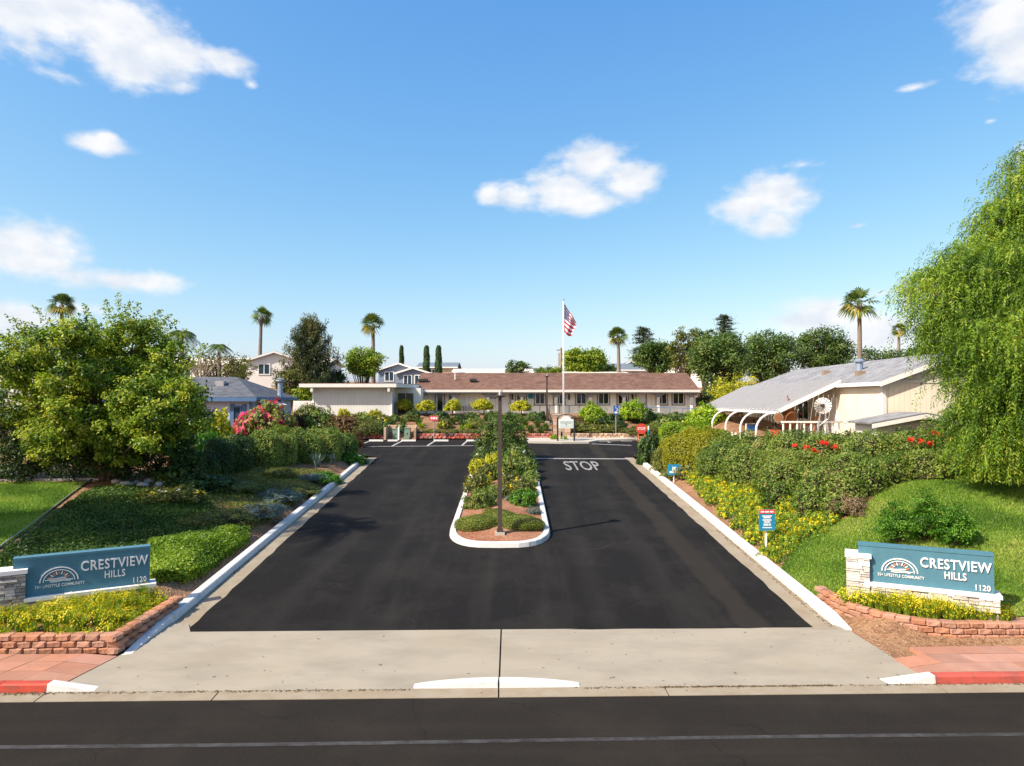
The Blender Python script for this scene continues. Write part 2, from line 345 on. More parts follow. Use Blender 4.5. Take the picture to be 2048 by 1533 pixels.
def asphalt(name, c, wear, wearc, crack=.6, band=False):
    m, nt, b = nmat(name); N, Lk = nt.nodes, nt.links
    tc = N.new('ShaderNodeTexCoord')
    def noise(s, d=6, r=.6, vec=None):
        n = N.new('ShaderNodeTexNoise'); n.inputs['Scale'].default_value = s; n.inputs['Detail'].default_value = d; n.inputs['Roughness'].default_value = r
        Lk.new(vec or tc.outputs['Object'], n.inputs['Vector']); return n.outputs['Fac']
    def rng(v, a, bb, lo=0., hi=1.):
        n = N.new('ShaderNodeMapRange'); n.inputs['From Min'].default_value = a; n.inputs['From Max'].default_value = bb; n.inputs['To Min'].default_value = lo; n.inputs['To Max'].default_value = hi
        Lk.new(v, n.inputs['Value']); return n.outputs[0]
    def mix(f, A, B, mode='MIX'):
        n = N.new('ShaderNodeMix'); n.data_type = 'RGBA'; n.blend_type = mode
        if isinstance(f, float): n.inputs['Factor'].default_value = f
        else: Lk.new(f, n.inputs['Factor'])
        for k, v in (('A', A), ('B', B)):
            if isinstance(v, (tuple, list)): n.inputs[k].default_value = rgba(v)
            else: Lk.new(v, n.inputs[k])
        return n.outputs['Result']
    fine = rng(noise(42, 5, .85), .3, .7, .42, 1.65)
    col = N.new('ShaderNodeVectorMath'); col.operation = 'SCALE'; col.inputs[0].default_value = c; Lk.new(fine, col.inputs['Scale'])
    col = mix(rng(noise(.55, 9, .65), .46, .74, 0, wear), col.outputs[0], wearc)
    mpv = N.new('ShaderNodeMapping'); mpv.inputs['Scale'].default_value = (1.6, .16, 1) if band else (.1, 1.8, 1); Lk.new(tc.outputs['Object'], mpv.inputs['Vector'])
    col = mix(rng(noise(1.0, 5, .6, mpv.outputs[0]), .5, .78, 0, wear * .9), col, wearc)
    # speckles of grit
    col = mix(rng(noise(60, 2, .5), .675, .73, 0, .4), col, (.17, .15, .12))
    if band:                      # a strip of older, browner seal coat along the right lane
        sx = N.new('ShaderNodeSeparateXYZ'); Lk.new(tc.outputs['Object'], sx.inputs[0])
        ab = N.new('ShaderNodeMath'); ab.operation = 'SUBTRACT'; Lk.new(sx.outputs[0], ab.inputs[0]); ab.inputs[1].default_value = 5.0
        a2 = N.new('ShaderNodeMath'); a2.operation = 'ABSOLUTE'; Lk.new(ab.outputs[0], a2.inputs[0])
        a3 = N.new('ShaderNodeMath'); a3.operation = 'MULTIPLY_ADD'; Lk.new(noise(1.2, 5, .6), a3.inputs[0]); a3.inputs[1].default_value = .5; Lk.new(a2.outputs[0], a3.inputs[2])
        col = mix(rng(a3.outputs[0], .50, .64, .55, 0), col, (.034, .029, .023))
    if band:                      # wheel tracks worn a little greyer
        for xc in (-5.1, -3.4, 2.0, 3.7):
            s1 = N.new('ShaderNodeMath'); s1.operation = 'SUBTRACT'; Lk.new(sx.outputs[0], s1.inputs[0]); s1.inputs[1].default_value = xc
            s2 = N.new('ShaderNodeMath'); s2.operation = 'ABSOLUTE'; Lk.new(s1.outputs[0], s2.inputs[0])
            s3 = N.new('ShaderNodeMath'); s3.operation = 'MULTIPLY_ADD'; Lk.new(noise(.9, 6, .65), s3.inputs[0]); s3.inputs[1].default_value = .7; Lk.new(s2.outputs[0], s3.inputs[2])
            col = mix(rng(s3.outputs[0], .38, .75, .30, 0), col, (.027, .025, .022))
    # cracks
    dn = N.new('ShaderNodeTexNoise'); dn.inputs['Scale'].default_value = 1.1; dn.inputs['Detail'].default_value = 6; Lk.new(tc.outputs['Object'], dn.inputs['Vector'])
    va = N.new('ShaderNodeVectorMath'); va.operation = 'MULTIPLY_ADD'; Lk.new(dn.outputs['Color'], va.inputs[0]); va.inputs[1].default_value = (1.2, 1.2, 0); Lk.new(tc.outputs['Object'], va.inputs[2])
    vo = N.new('ShaderNodeTexVoronoi'); vo.feature = 'DISTANCE_TO_EDGE'; vo.inputs['Scale'].default_value = .33; Lk.new(va.outputs[0], vo.inputs['Vector'])
    ck = rng(vo.outputs['Distance'], .0, .006, 1, 0)
    gate = rng(noise(.35, 3), .47, .56)
    mu = N.new('ShaderNodeMath'); mu.operation = 'MULTIPLY'; Lk.new(ck, mu.inputs[0]); Lk.new(gate, mu.inputs[1])
    mu2 = N.new('ShaderNodeMath'); mu2.operation = 'MULTIPLY'; Lk.new(mu.outputs[0], mu2.inputs[0]); mu2.inputs[1].default_value = crack
    col = mix(mu2.outputs[0], col, (.075, .066, .055) if band else (.012, .011, .01))
    Lk.new(col, b.inputs['Base Color'])
    b.inputs['Roughness'].default_value = .92; b.inputs['Specular IOR Level'].default_value = .12
    bp = N.new('ShaderNodeBump'); bp.inputs['Strength'].default_value = .5; bp.inputs['Distance'].default_value = .012; Lk.new(noise(110, 3, .7), bp.inputs['Height']); Lk.new(bp.outputs[0], b.inputs['Normal'])
    return m
def concrete(name, c, stain=.5, sc=(.5, 1.2, 1), stc=None):
    m, nt, b = nmat(name); N, Lk = nt.nodes, nt.links
    tc = N.new('ShaderNodeTexCoord'); mp = N.new('ShaderNodeMapping'); mp.inputs['Scale'].default_value = sc; Lk.new(tc.outputs['Object'], mp.inputs['Vector'])
    def noise(s, d=6, r=.6, v=None):
        n = N.new('ShaderNodeTexNoise'); n.inputs['Scale'].default_value = s; n.inputs['Detail'].default_value = d; n.inputs['Roughness'].default_value = r
        Lk.new(v or tc.outputs['Object'], n.inputs['Vector']); return n.outputs['Fac']
    def rng(v, a, bb, lo=0., hi=1.):
        n = N.new('ShaderNodeMapRange'); n.inputs['From Min'].default_value = a; n.inputs['From Max'].default_value = bb; n.inputs['To Min'].default_value = lo; n.inputs['To Max'].default_value = hi
        Lk.new(v, n.inputs['Value']); return n.outputs[0]
    def mix(f, A, B):
        n = N.new('ShaderNodeMix'); n.data_type = 'RGBA'; Lk.new(f, n.inputs['Factor'])
        for k, v in (('A', A), ('B', B)):
            if isinstance(v, (tuple, list)): n.inputs[k].default_value = rgba(v)
            else: Lk.new(v, n.inputs[k])
        return n.outputs['Result']
    col = mix(rng(noise(1.3, 9, .65, mp.outputs[0]), .42, .68, 0, stain), c, stc or [x * .62 for x in c])
    col = mix(rng(noise(.5, 4), .5, .7, 0, .35), col, [c[0] * .95, c[1] * .9, c[2] * .78])
    col = mix(rng(noise(70, 3, .7), .3, .8, 0, .3), col, [x * .7 for x in c])
    col = mix(rng(noise(9, 2, .4), .735, .75, 0, .7), col, [x * .16 for x in c])
    Lk.new(col, b.inputs['Base Color']); b.inputs['Roughness'].default_value = .9; b.inputs['Specular IOR Level'].default_value = .25
    bp = N.new('ShaderNodeBump'); bp.inputs['Strength'].default_value = .25; bp.inputs['Distance'].default_value = .01; Lk.new(noise(60, 5, .7), bp.inputs['Height']); Lk.new(bp.outputs[0], b.inputs['Normal'])
    return m
def ground_mat(name, cols, scale=22, bump=.8):
    m, nt, b = nmat(name); N, Lk = nt.nodes, nt.links
    tc = N.new('ShaderNodeTexCoord'); vo = N.new('ShaderNodeTexVoronoi'); vo.inputs['Scale'].default_value = scale; Lk.new(tc.outputs['Object'], vo.inputs['Vector'])
    nz = N.new('ShaderNodeTexNoise'); nz.inputs['Scale'].default_value = .8; nz.inputs['Detail'].default_value = 9; nz.inputs['Roughness'].default_value = .7; Lk.new(tc.outputs['Object'], nz.inputs['Vector'])
    sp = N.new('ShaderNodeSeparateColor'); Lk.new(vo.outputs['Color'], sp.inputs[0])
    ad = N.new('ShaderNodeMath'); ad.operation = 'MULTIPLY_ADD'; Lk.new(sp.outputs[0], ad.inputs[0]); ad.inputs[1].default_value = .55
    mr = N.new('ShaderNodeMapRange'); mr.inputs['From Min'].default_value = .3; mr.inputs['From Max'].default_value = .7; mr.inputs['To Max'].default_value = .5; Lk.new(nz.outputs['Fac'], mr.inputs['Value']); Lk.new(mr.outputs[0], ad.inputs[2])
    cr = N.new('ShaderNodeValToRGB'); e = cr.color_ramp.elements
    while len(e) < len(cols): e.new(.5)
    for i, c in enumerate(cols): e[i].position = i / (len(cols) - 1); e[i].color = rgba(c)
    Lk.new(ad.outputs[0], cr.inputs[0]); Lk.new(cr.outputs[0], b.inputs['Base Color']); b.inputs['Roughness'].default_value = .95; b.inputs['Specular IOR Level'].default_value = .1
    bp = N.new('ShaderNodeBump'); bp.inputs['Strength'].default_value = bump; bp.inputs['Distance'].default_value = .03; Lk.new(vo.outputs['Distance'], bp.inputs['Height']); Lk.new(bp.outputs[0], b.inputs['Normal'])
    return m
def glassmat(name, c=(.012, .014, .016)):
    m, nt, b = nmat(name); b.inputs['Base Color'].default_value = rgba(c); b.inputs['Roughness'].default_value = .06; b.inputs['Specular IOR Level'].default_value = .6
    return m
M = {}
M['soil'] = ground_mat('mulch_soil', [(.10, .055, .03), (.21, .115, .065), (.31, .18, .10), (.37, .25, .16)])
M['drygrass'] = ground_mat('dry_ground', [(.16, .11, .06), (.24, .17, .09), (.33, .25, .14)], 14)
M['mulch'] = ground_mat('red_mulch', [(.13, .05, .028), (.26, .11, .06), (.36, .18, .11), (.42, .27, .18)], 26)
M['seal'] = asphalt('sealed_asphalt', (.0105, .0097, .0092), .62, (.030, .0275, .0235), .14, True)
M['street'] = asphalt('street_asphalt', (.0185, .0158, .0128), .7, (.033, .028, .0215), .8)
M['conc'] = concrete('apron_concrete', (.33, .295, .23), .6)
M['gutter'] = concrete('gutter_concrete', (.31, .265, .195), .8, (1.5, 1.5, 1), (.24, .18, .11))
M['walk'] = concrete('path_concrete', (.47, .44, .38), .3)
M['tile'] = plain('terracotta_slab', (.38, .19, .13), .85, .12, 2.5, .25, 50, .2, 0, .5, 1.2, .5, .75, (.36, .24, .17), ov=.12)
M['redkerb'] = plain('red_kerb_paint', (.43, .055, .03), .6, .12, 5, .2, 60, .3, 0, .8, 1.8, .50, .62, (.16, .07, .05), ov=.1)
M['whitekerb'] = plain('white_kerb_paint', (.60, .59, .565), .65, .06, 5, .2, 60, .3, 0, .6, 2.2, .52, .68, (.33, .31, .275), ov=.06)
M['whitepaint'] = plain('road_paint', (.40, .395, .38), .7, .1, 6, .1, 60, .2, 0, .85, 4.0, .52, .66, (.12, .12, .12))
M['stoppaint'] = plain('worn_stop_paint', (.27, .268, .26), .8, .12, 8, .1, 60, .2, 0, .9, 7.0, .5, .64, (.05, .048, .045))
M['greypaint'] = plain('worn_road_paint', (.060, .059, .059), .8, .2, 8, .1, 60, .2, 0, .95, 2.2, .40, .62, (.024, .021, .018))
M['block'] = plain('pink_wall_block', (.43, .215, .135), .9, .2, 9, .8, 60, .15, 0, .35, 4, .5, .8, (.30, .16, .11), ov=.13)
M['blockred'] = plain('red_wall_block', (.40, .13, .10), .9, .25, 5, .6, 50, .15, ov=.3)
M['blocktan'] = plain('tan_wall_block', (.50, .34, .23), .9, .2, 5, .6, 50, .15, ov=.25)
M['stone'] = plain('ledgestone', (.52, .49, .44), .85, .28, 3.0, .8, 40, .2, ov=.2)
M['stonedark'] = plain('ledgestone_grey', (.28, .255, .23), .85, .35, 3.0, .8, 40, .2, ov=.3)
M['cap'] = plain('white_sign_cap', (.76, .745, .72), .8, .06, 4, .2, 60, .25, 0, .3, 3, .55, .75, (.55, .53, .5))
M['signblue'] = plain('sign_blue_stucco', (.070, .185, .245), .8, .1, 5, .35, 120, .25, 0, .25, 2, .5, .8, (.07, .21, .26))
M['letter'] = plain('white_letter', (.82, .81, .79), .6, .03, 5)
M['orange'] = plain('orange_ray', (.75, .20, .06), .6, .05, 5)
M['white'] = plain('white_paint', (.78, .77, .74), .6, .05, 4)
M['offwhite'] = plain('off_white_paint', (.70, .68, .63), .65, .06, 3)
M['cream'] = siding('cream_siding', (.78, .72, .58), .2, 2, .85)
M['clubwall'] = plain('cream_clubhouse_board', (.86, .82, .73), .75, .06, 2)
M['annexwall'] = siding('white_annex_siding', (.70, .68, .65), .2, 0, .82)
M['greytrim'] = plain('grey_trim_paint', (.25, .24, .225), .7, .08, 4)
M['taupe'] = plain('taupe_frame', (.24, .22, .20), .7, .06, 4)
M['glass'] = glassmat('window_glass'); M['glassblue'] = glassmat('window_glass_blue', (.03, .06, .09))
M['roofbrown'] = shingle('brown_shingle', (.175, .10, .074))
M['roofgrey'] = shingle('light_grey_shingle', (.27, .275, .285))
M['roofdark'] = shingle('dark_grey_shingle', (.115, .125, .145))
M['patio'] = plain('white_patio_metal', (.34, .35, .37), .45, .05, 2)
M['bluewall'] = siding('blue_grey_siding', (.42, .46, .56), .22, 2, .8)
M['bluetrim'] = plain('blue_trim', (.07, .15, .29), .6, .08, 4)
M['pipe'] = plain('galvanised_pipe', (.26, .32, .42), .5, .1, 6, 0, 40, .5, .3)
M['brown'] = plain('brown_post_paint', (.062, .045, .037), .6, .12, 6, .1)
M['darkmetal'] = plain('dark_metal', (.03, .03, .032), .5, .1, 6)
M['metal'] = plain('galvanised_metal', (.42, .43, .44), .4, .08, 8, 0, 40, .5, .6)
M['polewhite'] = plain('white_pole', (.72, .72, .72), .4, .03, 5)
M['signcyan'] = plain('blue_notice', (.012, .23, .42), .5, .05, 4)
M['signred'] = plain('red_notice', (.62, .07, .05), .5, .06, 4)
M['signpink'] = plain('faded_red_sign', (.66, .09, .12), .5, .12, 12)
M['parkblue'] = plain('parking_sign_blue', (.015, .10, .36), .5, .08, 6)
M['flagred'] = plain('flag_red', (.55, .014, .04), .8, .06, 4)
M['flagwhite'] = plain('flag_white', (.75, .74, .74), .8, .04, 4)
M['flagblue'] = plain('flag_blue', (.022, .028, .13), .8, .06, 4)
M['wood'] = plain('weathered_wood', (.26, .20, .15), .85, .2, 4, .3, 40)
M['rust'] = plain('rust_brown_wood', (.28, .11, .045), .8, .25, 6, .3)
M['orangepost'] = plain('orange_post', (.60, .17, .05), .6, .1, 5)
M['browndoor'] = plain('brown_door', (.10, .075, .05), .7, .1, 4)
M['greenbox'] = plain('green_utility_box', (.20, .29, .22), .55, .06, 4)
M['trunk'] = plain('bark', (.13, .095, .07), .9, .3, 8, .8, 30, .1)
M['palmtrunk'] = plain('palm_bark', (.21, .17, .135), .95, .3, 10, .8, 25, .1)
M['twig'] = plain('twigs', (.05, .042, .026), .9, .35, 14, .6, 30, .1)
M['rock'] = plain('pale_rock', (.42, .39, .36), .9, .25, 4, .7, 20, .2)
M['farwall'] = plain('far_white_wall', (.72, .70, .66), .8, .05, 1)
M['fartan'] = plain('far_tan_wall', (.55, .40, .29), .8, .1, 1)
M['farblue'] = plain('far_blue_wall', (.20, .25, .33), .8, .08, 1)
M['roofteal'] = plain('far_teal_roof', (.14, .18, .22), .85, .12, 3)
M['roofcream'] = plain('far_cream_roof', (.66, .60, .50), .8, .08, 1)

L_ = {}
for k_, cols_, tr_ in (
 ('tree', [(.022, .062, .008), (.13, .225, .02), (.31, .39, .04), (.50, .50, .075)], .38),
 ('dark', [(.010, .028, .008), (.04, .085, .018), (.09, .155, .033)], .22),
 ('oak', [(.022, .055, .012), (.085, .15, .03), (.19, .255, .06)], .25),
 ('olive', [(.04, .058, .012), (.14, .165, .03), (.27, .27, .06)], .25),
 ('moundl', [(.05, .08, .01), (.17, .22, .025), (.30, .33, .05)], .28),
 ('lime', [(.07, .16, .008), (.24, .38, .015), (.42, .52, .03)], .35),
 ('yellow', [(.14, .17, .008), (.42, .43, .02), (.62, .55, .04)], .35),
 ('gold', [(.09, .12, .01), (.36, .37, .02), (.58, .50, .035)], .32),
 ('hedge', [(.022, .058, .010), (.105, .185, .026), (.23, .31, .05), (.36, .31, .10)], .28), ('cover2', [(.05, .11, .01), (.19, .31, .025), (.36, .46, .05)], .33),
 ('green', [(.02, .08, .007), (.085, .23, .016), (.20, .38, .035)], .32),
 ('pepper', [(.026, .075, .010), (.125, .235, .018), (.285, .42, .035), (.46, .47, .08)], .38),
 ('pine', [(.022, .046, .018), (.075, .10, .034), (.19, .18, .05)], .15),
 ('palm', [(.42, .34, .07), (.11, .15, .022), (.05, .10, .022), (.14, .20, .045)], .25),
 ('blue', [(.06, .10, .09), (.13, .19, .175), (.22, .28, .25)], .2),
 ('bronze', [(.06, .028, .018), (.16, .085, .035), (.27, .19, .07)], .25),
 ('grass', [(.06, .135, .014), (.14, .265, .025), (.26, .38, .055), (.38, .38, .10)], .32),
 ('cover', [(.02, .05, .010), (.07, .135, .02), (.14, .21, .035)], .25),
 ('dead', [(.10, .07, .04), (.22, .16, .09), (.34, .26, .16)], .2),
 ('fyellow', [(.68, .50, .008), (.80, .66, .012), (.85, .74, .04)], .3), ('fred', [(.50, .015, .008), (.70, .035, .015)], .3),
 ('fpink', [(.42, .01, .06), (.68, .03, .13), (.78, .06, .2)], .3), ('fwhite', [(.70, .66, .64), (.82, .80, .78)], .3), ('forange', [(.7, .25, .01), (.75, .35, .02)], .3)):
    L_[k_] = leafmat('leaf_' + k_, cols_, tr_)
# ------------------------------------------------------------------ ground sheet
def ground():
    xs = np.unique(np.concatenate([-np.geomspace(26, 2500, 22), np.arange(-26, 26.01, .3), np.geomspace(26, 2500, 22)]))
    ys = np.unique(np.concatenate([-np.geomspace(3, 600, 8), np.arange(-3, 11, 2.), np.arange(11, 56, .3), np.arange(56, 110, 1.5), np.geomspace(110, 2600, 20)]))
    X, Y = np.meshgrid(xs, ys); Z = T(X, Y)
    nx, ny = len(xs), len(ys)
    V = np.stack([X, Y, Z], -1).reshape(-1, 3)
    i = np.arange(nx * ny).reshape(ny, nx)
    Fc = np.stack([i[:-1, :-1], i[:-1, 1:], i[1:, 1:], i[1:, :-1]], -1).reshape(-1, 4)
    me = bpy.data.meshes.new('ground'); me.from_pydata(V.tolist(), [], Fc.tolist()); me.materials.append(M['soil'])
    me.polygons.foreach_set('use_smooth', [True] * len(me.polygons)); me.update()
    tag(new_obj('ground', me), 'brown mulch soil of the planted banks', None, None, 'structure')
ground()
SA = math.atan(.0228)
def SLv(u, v, z): return Vector((u * math.cos(SA) - v * math.sin(SA), 11.38 + u * math.sin(SA) + v * math.cos(SA), z))
def sl_box(mb, u0, u1, v0, v1, z0, z1):
    return mb.hexa([SLv(u0, v0, z0), SLv(u1, v0, z0), SLv(u1, v1, z0), SLv(u0, v1, z0), SLv(u0, v0, z1), SLv(u1, v0, z1), SLv(u1, v1, z1), SLv(u0, v1, z1)])
def st(o, label): return tag(o, label, None, None, 'structure')

def roads():
    m = MB(); m.quad(SLv(-900, -12, 0), SLv(900, -12, 0), SLv(900, 0, 0), SLv(-900, 0, 0))
    st(m.build('street', M['street']), 'weathered grey asphalt street along the bottom of the picture')
    # worn edge line of the street, wavering
    rng = random.Random(3); m = MB(); us = [-60 + i * .6 for i in range(201)]
    for a, b in zip(us[:-1], us[1:]):
        ga = -1.50 + .03 * math.sin(a * .35); gb = -1.50 + .03 * math.sin(b * .35)
        m.quad(SLv(a, ga, .004), SLv(b, gb, .004), SLv(b, gb + .10, .004), SLv(a, ga + .10, .004))
    st(m.build('edge_line', M['greypaint']), 'faded pale edge line painted on the street')
    # gutter slabs along the street
    edges = [-70, -40, -22, -15.3, -12.2, -9.15, -7.75, -4.9, -.22, 2.6, 7.28, 10.2, 13.4, 20, 40, 70]
    root = st(empty('street_gutter'), 'pale concrete gutter strip along the street')
    for a, b in zip(edges[:-1], edges[1:]):
        m = MB(); j = .012
        m.hexa([SLv(a + j, -.02, -.1), SLv(b - j, -.02, -.1), SLv(b - j, .29, -.1), SLv(a + j, .29, -.1),
                SLv(a + j, -.02, .008), SLv(b - j, -.02, .008), SLv(b - j, .29, .02), SLv(a + j, .29, .02)])
        m.build('slab', M['gutter'], root)
    # apron: two slabs with a dark joint
    def apron(name, pts):
        m = MB(); k = len(pts); n = len(m.v)
        top = [Vector((x, y, .018 + (y - 11.66 - .0228 * x) * .0812)) for x, y in pts]
        m.v += [tuple(p) for p in top] + [tuple(p - Vector((0, 0, .12))) for p in top]
        m.f.append(tuple(range(k))); m.f.append(tuple(reversed(range(k, 2 * k))))
        for i in range(k): m.f.append((i, k + i, k + (i + 1) % k, (i + 1) % k))
        m.mi = [0] * len(m.f); return m
    def yb(x): return SLv(x, .30, 0).y
    def yt(x): return SLv(x, 2.68, 0).y
    root = st(empty('apron'), 'pale concrete driveway apron between street and asphalt')
    apron('s', [(-7.74, yb(-7.74)), (-.235, yb(-.235)), (-.235, yt(-.235)), (-6.5, yt(-6.5)), (-6.72, 14.3), (-7.08, 14.3), (-7.3, 12.95)]).build('slab', M['conc'], root)
    apron('s', [(-.205, yb(-.205)), (7.28, yb(7.28)), (6.86, 14.15), (6.63, 14.35), (6.1, yt(6.1)), (-.205, yt(-.205))]).build('slab', M['conc'], root)
    m = MB(); m.quad((-.26, yb(0), -.03), (-.18, yb(0), -.03), (-.18, yt(0), .13), (-.26, yt(0), .13)); m.build('joint_filler', M['brown'], root)
    # sealed asphalt: driveway and parking lot in one sheet
    m = MB(); rg = random.Random(8)
    ys = [13.0 + .5 * i for i in range(50)] + [37.6]
    L = [(float(XL(y)) + rg.uniform(-.03, .03), y) for y in ys]; R = [(XR + rg.uniform(-.03, .03), y) for y in ys]
    L[0] = (float(XL(13.8)), SLv(-6.6, 2.66, 0).y); R[0] = (XR, SLv(6.2, 2.66, 0).y)
    L = [L[0]] + [p for p in L[1:] if p[1] > L[0][1] + .1]; R = [R[0]] + [p for p in R[1:] if p[1] > R[0][1] + .1]
    n0 = 40; front = []
    fr = [SLv(float(XL(13.9)) + (XR - float(XL(13.9))) * i / n0, 2.66 + rg.uniform(-.03, .012), 0) for i in range(1, n0)]
    poly = L[::-1] + [(p.x, p.y) for p in fr] + R + [(7.3, 38.1), (8.2, 38.5), (16, 38.5), (16, 46), (-16, 46), (-16, 38.6), (-9.2, 38.6), (-8.2, 38.3)]
    top = [(x, y, float(pl(y)) + .004) for x, y in poly]
    m.v = top; m.f = [tuple(range(len(top)))]; m.mi = [0]
    import bmesh
    me = m.mesh('driveway', [M['seal']]); bm = bmesh.new(); bm.from_mesh(me); bmesh.ops.triangulate(bm, faces=bm.faces); bmesh.ops.recalc_face_normals(bm, faces=bm.faces)
    if sum(f.normal.z for f in bm.faces) < 0: bmesh.ops.reverse_faces(bm, faces=bm.faces)
    bm.to_mesh(me); bm.free()
    st(new_obj('driveway', me), 'freshly sealed black asphalt driveway and car park')
    # side gutters of the driveway
    for side in (-1, 1):
        m = MB(); prev = None
        yy = [14.1 + i * .8 for i in range(30)] + [37.6]
        for y in yy:
            if side < 0: a, b = float(XL(y)) - .47, float(XL(y)) + .06
            else: a, b = XR - .06, XR + .47
            cur = (Vector((a, y, float(pl(y)) - .002)), Vector((b, y, float(pl(y)) - .002)))
            if prev: m.quad(prev[0], prev[1], cur[1], cur[0])
            prev = cur
        st(m.build('driveway_gutter', M['gutter']), 'pale concrete gutter strip beside the %s driveway kerb' % ('left' if side < 0 else 'right'))
    # white kerbs of the driveway, in cast lengths
    def kerb_run(path, prof, label, seg=3):
        root = st(empty('white_kerb'), label)
        for i in range(0, len(path) - 1, seg):
            pp = [Vector(p) for p in path[i:i + seg + 1]]
            d = (pp[1] - pp[0]).normalized() * .006; pp[0] = pp[0] + d
            d = (pp[-1] - pp[-2]).normalized() * .006; pp[-1] = pp[-1] - d
            MB().sweep(pp, prof).build('kerb_stone', M['whitekerb'], root)
    pathL = [(float(XL(y)) - .45, y, float(pl(y))) for y in np.arange(14.5, 36.8, .95)]
    x, y, z = pathL[-1]; pathL += [(x - .15, y + .7, float(pl(y + .7))), (x - .6, y + 1.25, float(pl(y + 1.25))), (x - 1.5, y + 1.6, float(pl(y + 1.6)))]
    prof = [(0, -.1), (-.03, .14), (-.05, .155), (-.22, .16), (-.22, -.1)]
    kerb_run(pathL, prof, 'white painted kerb along the left side of the driveway')
    # the low tapering start of the left kerb
    m = MB(); a = Vector((-7.28, 12.75, .09)); b = Vector(pathL[0])
    m.hexa([a + Vector((-.02, 0, -.1)), a + Vector((.14, 0, -.1)), b + Vector((.0, 0, -.1)), b + Vector((-.22, 0, -.1)),
            a + Vector((-.02, 0, .02)), a + Vector((.14, 0, .015)), b + Vector((-.04, -.01, .15)), b + Vector((-.22, -.01, .158))])
    st(m.build('kerb_ramp', M['whitekerb']), 'low tapered end of the left white kerb beside the block wall')
    pathR = [(XR + .45, y, float(pl(y))) for y in np.arange(14.6, 36.4, .95)]
    x, y, z = pathR[-1]; pathR += [(x + .15, y + .7, float(pl(y + .7))), (x + .65, y + 1.25, float(pl(y + 1.25))), (x + 1.6, y + 1.55, float(pl(y + 1.55)))]
    profR = [(0, -.1), (.03, .14), (.05, .155), (.22, .16), (.22, -.1)]
    kerb_run(pathR, profR, 'white painted kerb along the right side of the driveway')
    m = MB(); a = Vector((6.88, 14.05, .18)); b = Vector(pathR[0])
    m.hexa([a + Vector((-.08, 0, -.1)), a + Vector((.08, 0, -.1)), b + Vector((.22, 0, -.1)), b + Vector((0, 0, -.1)),
            a + Vector((-.05, 0, .035)), a + Vector((.06, 0, .035)), b + Vector((.22, -.01, .158)), b + Vector((.04, -.01, .15))])
    st(m.build('kerb_ramp', M['whitekerb']), 'low tapered end of the right white kerb by the curved block wall')
    # street kerbs: red lengths and white ends
    for k, (u0, u1) in enumerate(((-60, -7.77), (7.30, 60))):
        root = st(empty('red_kerb'), 'red painted kerb along the street, %s of the driveway' % ('left' if k == 0 else 'right'))
        cuts = [u0, u0 + 30, -15.2, -11.9, -8.55, u1] if k == 0 else [u0, 10.2, 13.3, 20, 40, u1]
        for a, b in zip(cuts[:-1], cuts[1:]):
            m = MB(); m.prism_x([(.30, -.1), (.48, -.1), (.48, .150), (.36, .150), (.325, .125)], a + .006, b - .006)
            m.v = [tuple(SLv(*q)) for q in m.v]; m.build('kerb_stone', M['redkerb'], root)
    for (u0, u1, h0, h1, nm) in ((-7.765, -7.0, .15, .012, 'left'), (6.4, 7.295, .012, .15, 'right')):
        m = MB(); m.hexa([SLv(u0, .30, -.05), SLv(u1, .30, -.05), SLv(u1, .56, -.05), SLv(u0, .56, -.05),
                          SLv(u0, .325, h0), SLv(u1, .325, max(h1, .022)), SLv(u1, .50, max(h1, .034)), SLv(u0, .50, max(h0, .034))])
        st(m.build('kerb_ramp', M['whitekerb']), 'short white painted kerb ramp where the %s red kerb meets the apron' % nm)
    # the white hump in the middle of the entrance, two pieces with a crack between
    root = st(empty('entrance_hump'), 'low white painted hump in the middle of the entrance at the street')
    for a, b in ((-1.66, -.235), (-.205, 1.16)):
        m = MB(); n = 10; pr = None
        for i in range(n + 1):
            u = a + (b - a) * i / n; t = (u + 1.66) / 2.82; h = .035 + .075 * math.sin(math.pi * min(max(t, .0), 1)) ** .7
            w = .16 + .10 * math.sin(math.pi * t)
            q = [SLv(u, .30, -.02), SLv(u, .33, h), SLv(u, .33 + w * .7, h + .012), SLv(u, .33 + w, .03)]
            if pr: [m.quad(pr[j], q[j], q[j + 1], pr[j + 1]) for j in range(3)]
            else: m.quad(*q)
            pr = q
        m.quad(*pr[::-1]); m.build('hump_piece', M['whitekerb'], root)
    # sidewalks of terracotta slabs, each slab an object
    for k in range(2):
        root = st(empty('sidewalk'), 'terracotta slab sidewalk %s of the entrance' % ('left' if k == 0 else 'right'))
        base = MB()
        if k == 0: base.prism([(SLv(-60, .49, 0).x, SLv(-60, .49, 0).y), (-8.4, SLv(-8.4, .49, 0).y), (-7.9, 12.9), (-60, 11.8)], -.1, .11)
        else: base.prism([(7.95, SLv(7.95, .49, 0).y), (SLv(60, .49, 0).x, SLv(60, .49, 0).y), (60, 14.3), (7.8, 12.95)], -.1, .11)
        base.build('bedding', M['gutter'], root)
        w = .62; g = .012; rows = [(.49, .86), (.872, 1.24), (1.252, 1.60)]
        def apz(y, x): return .018 + (y - 11.66 - .0228 * x) * .0812
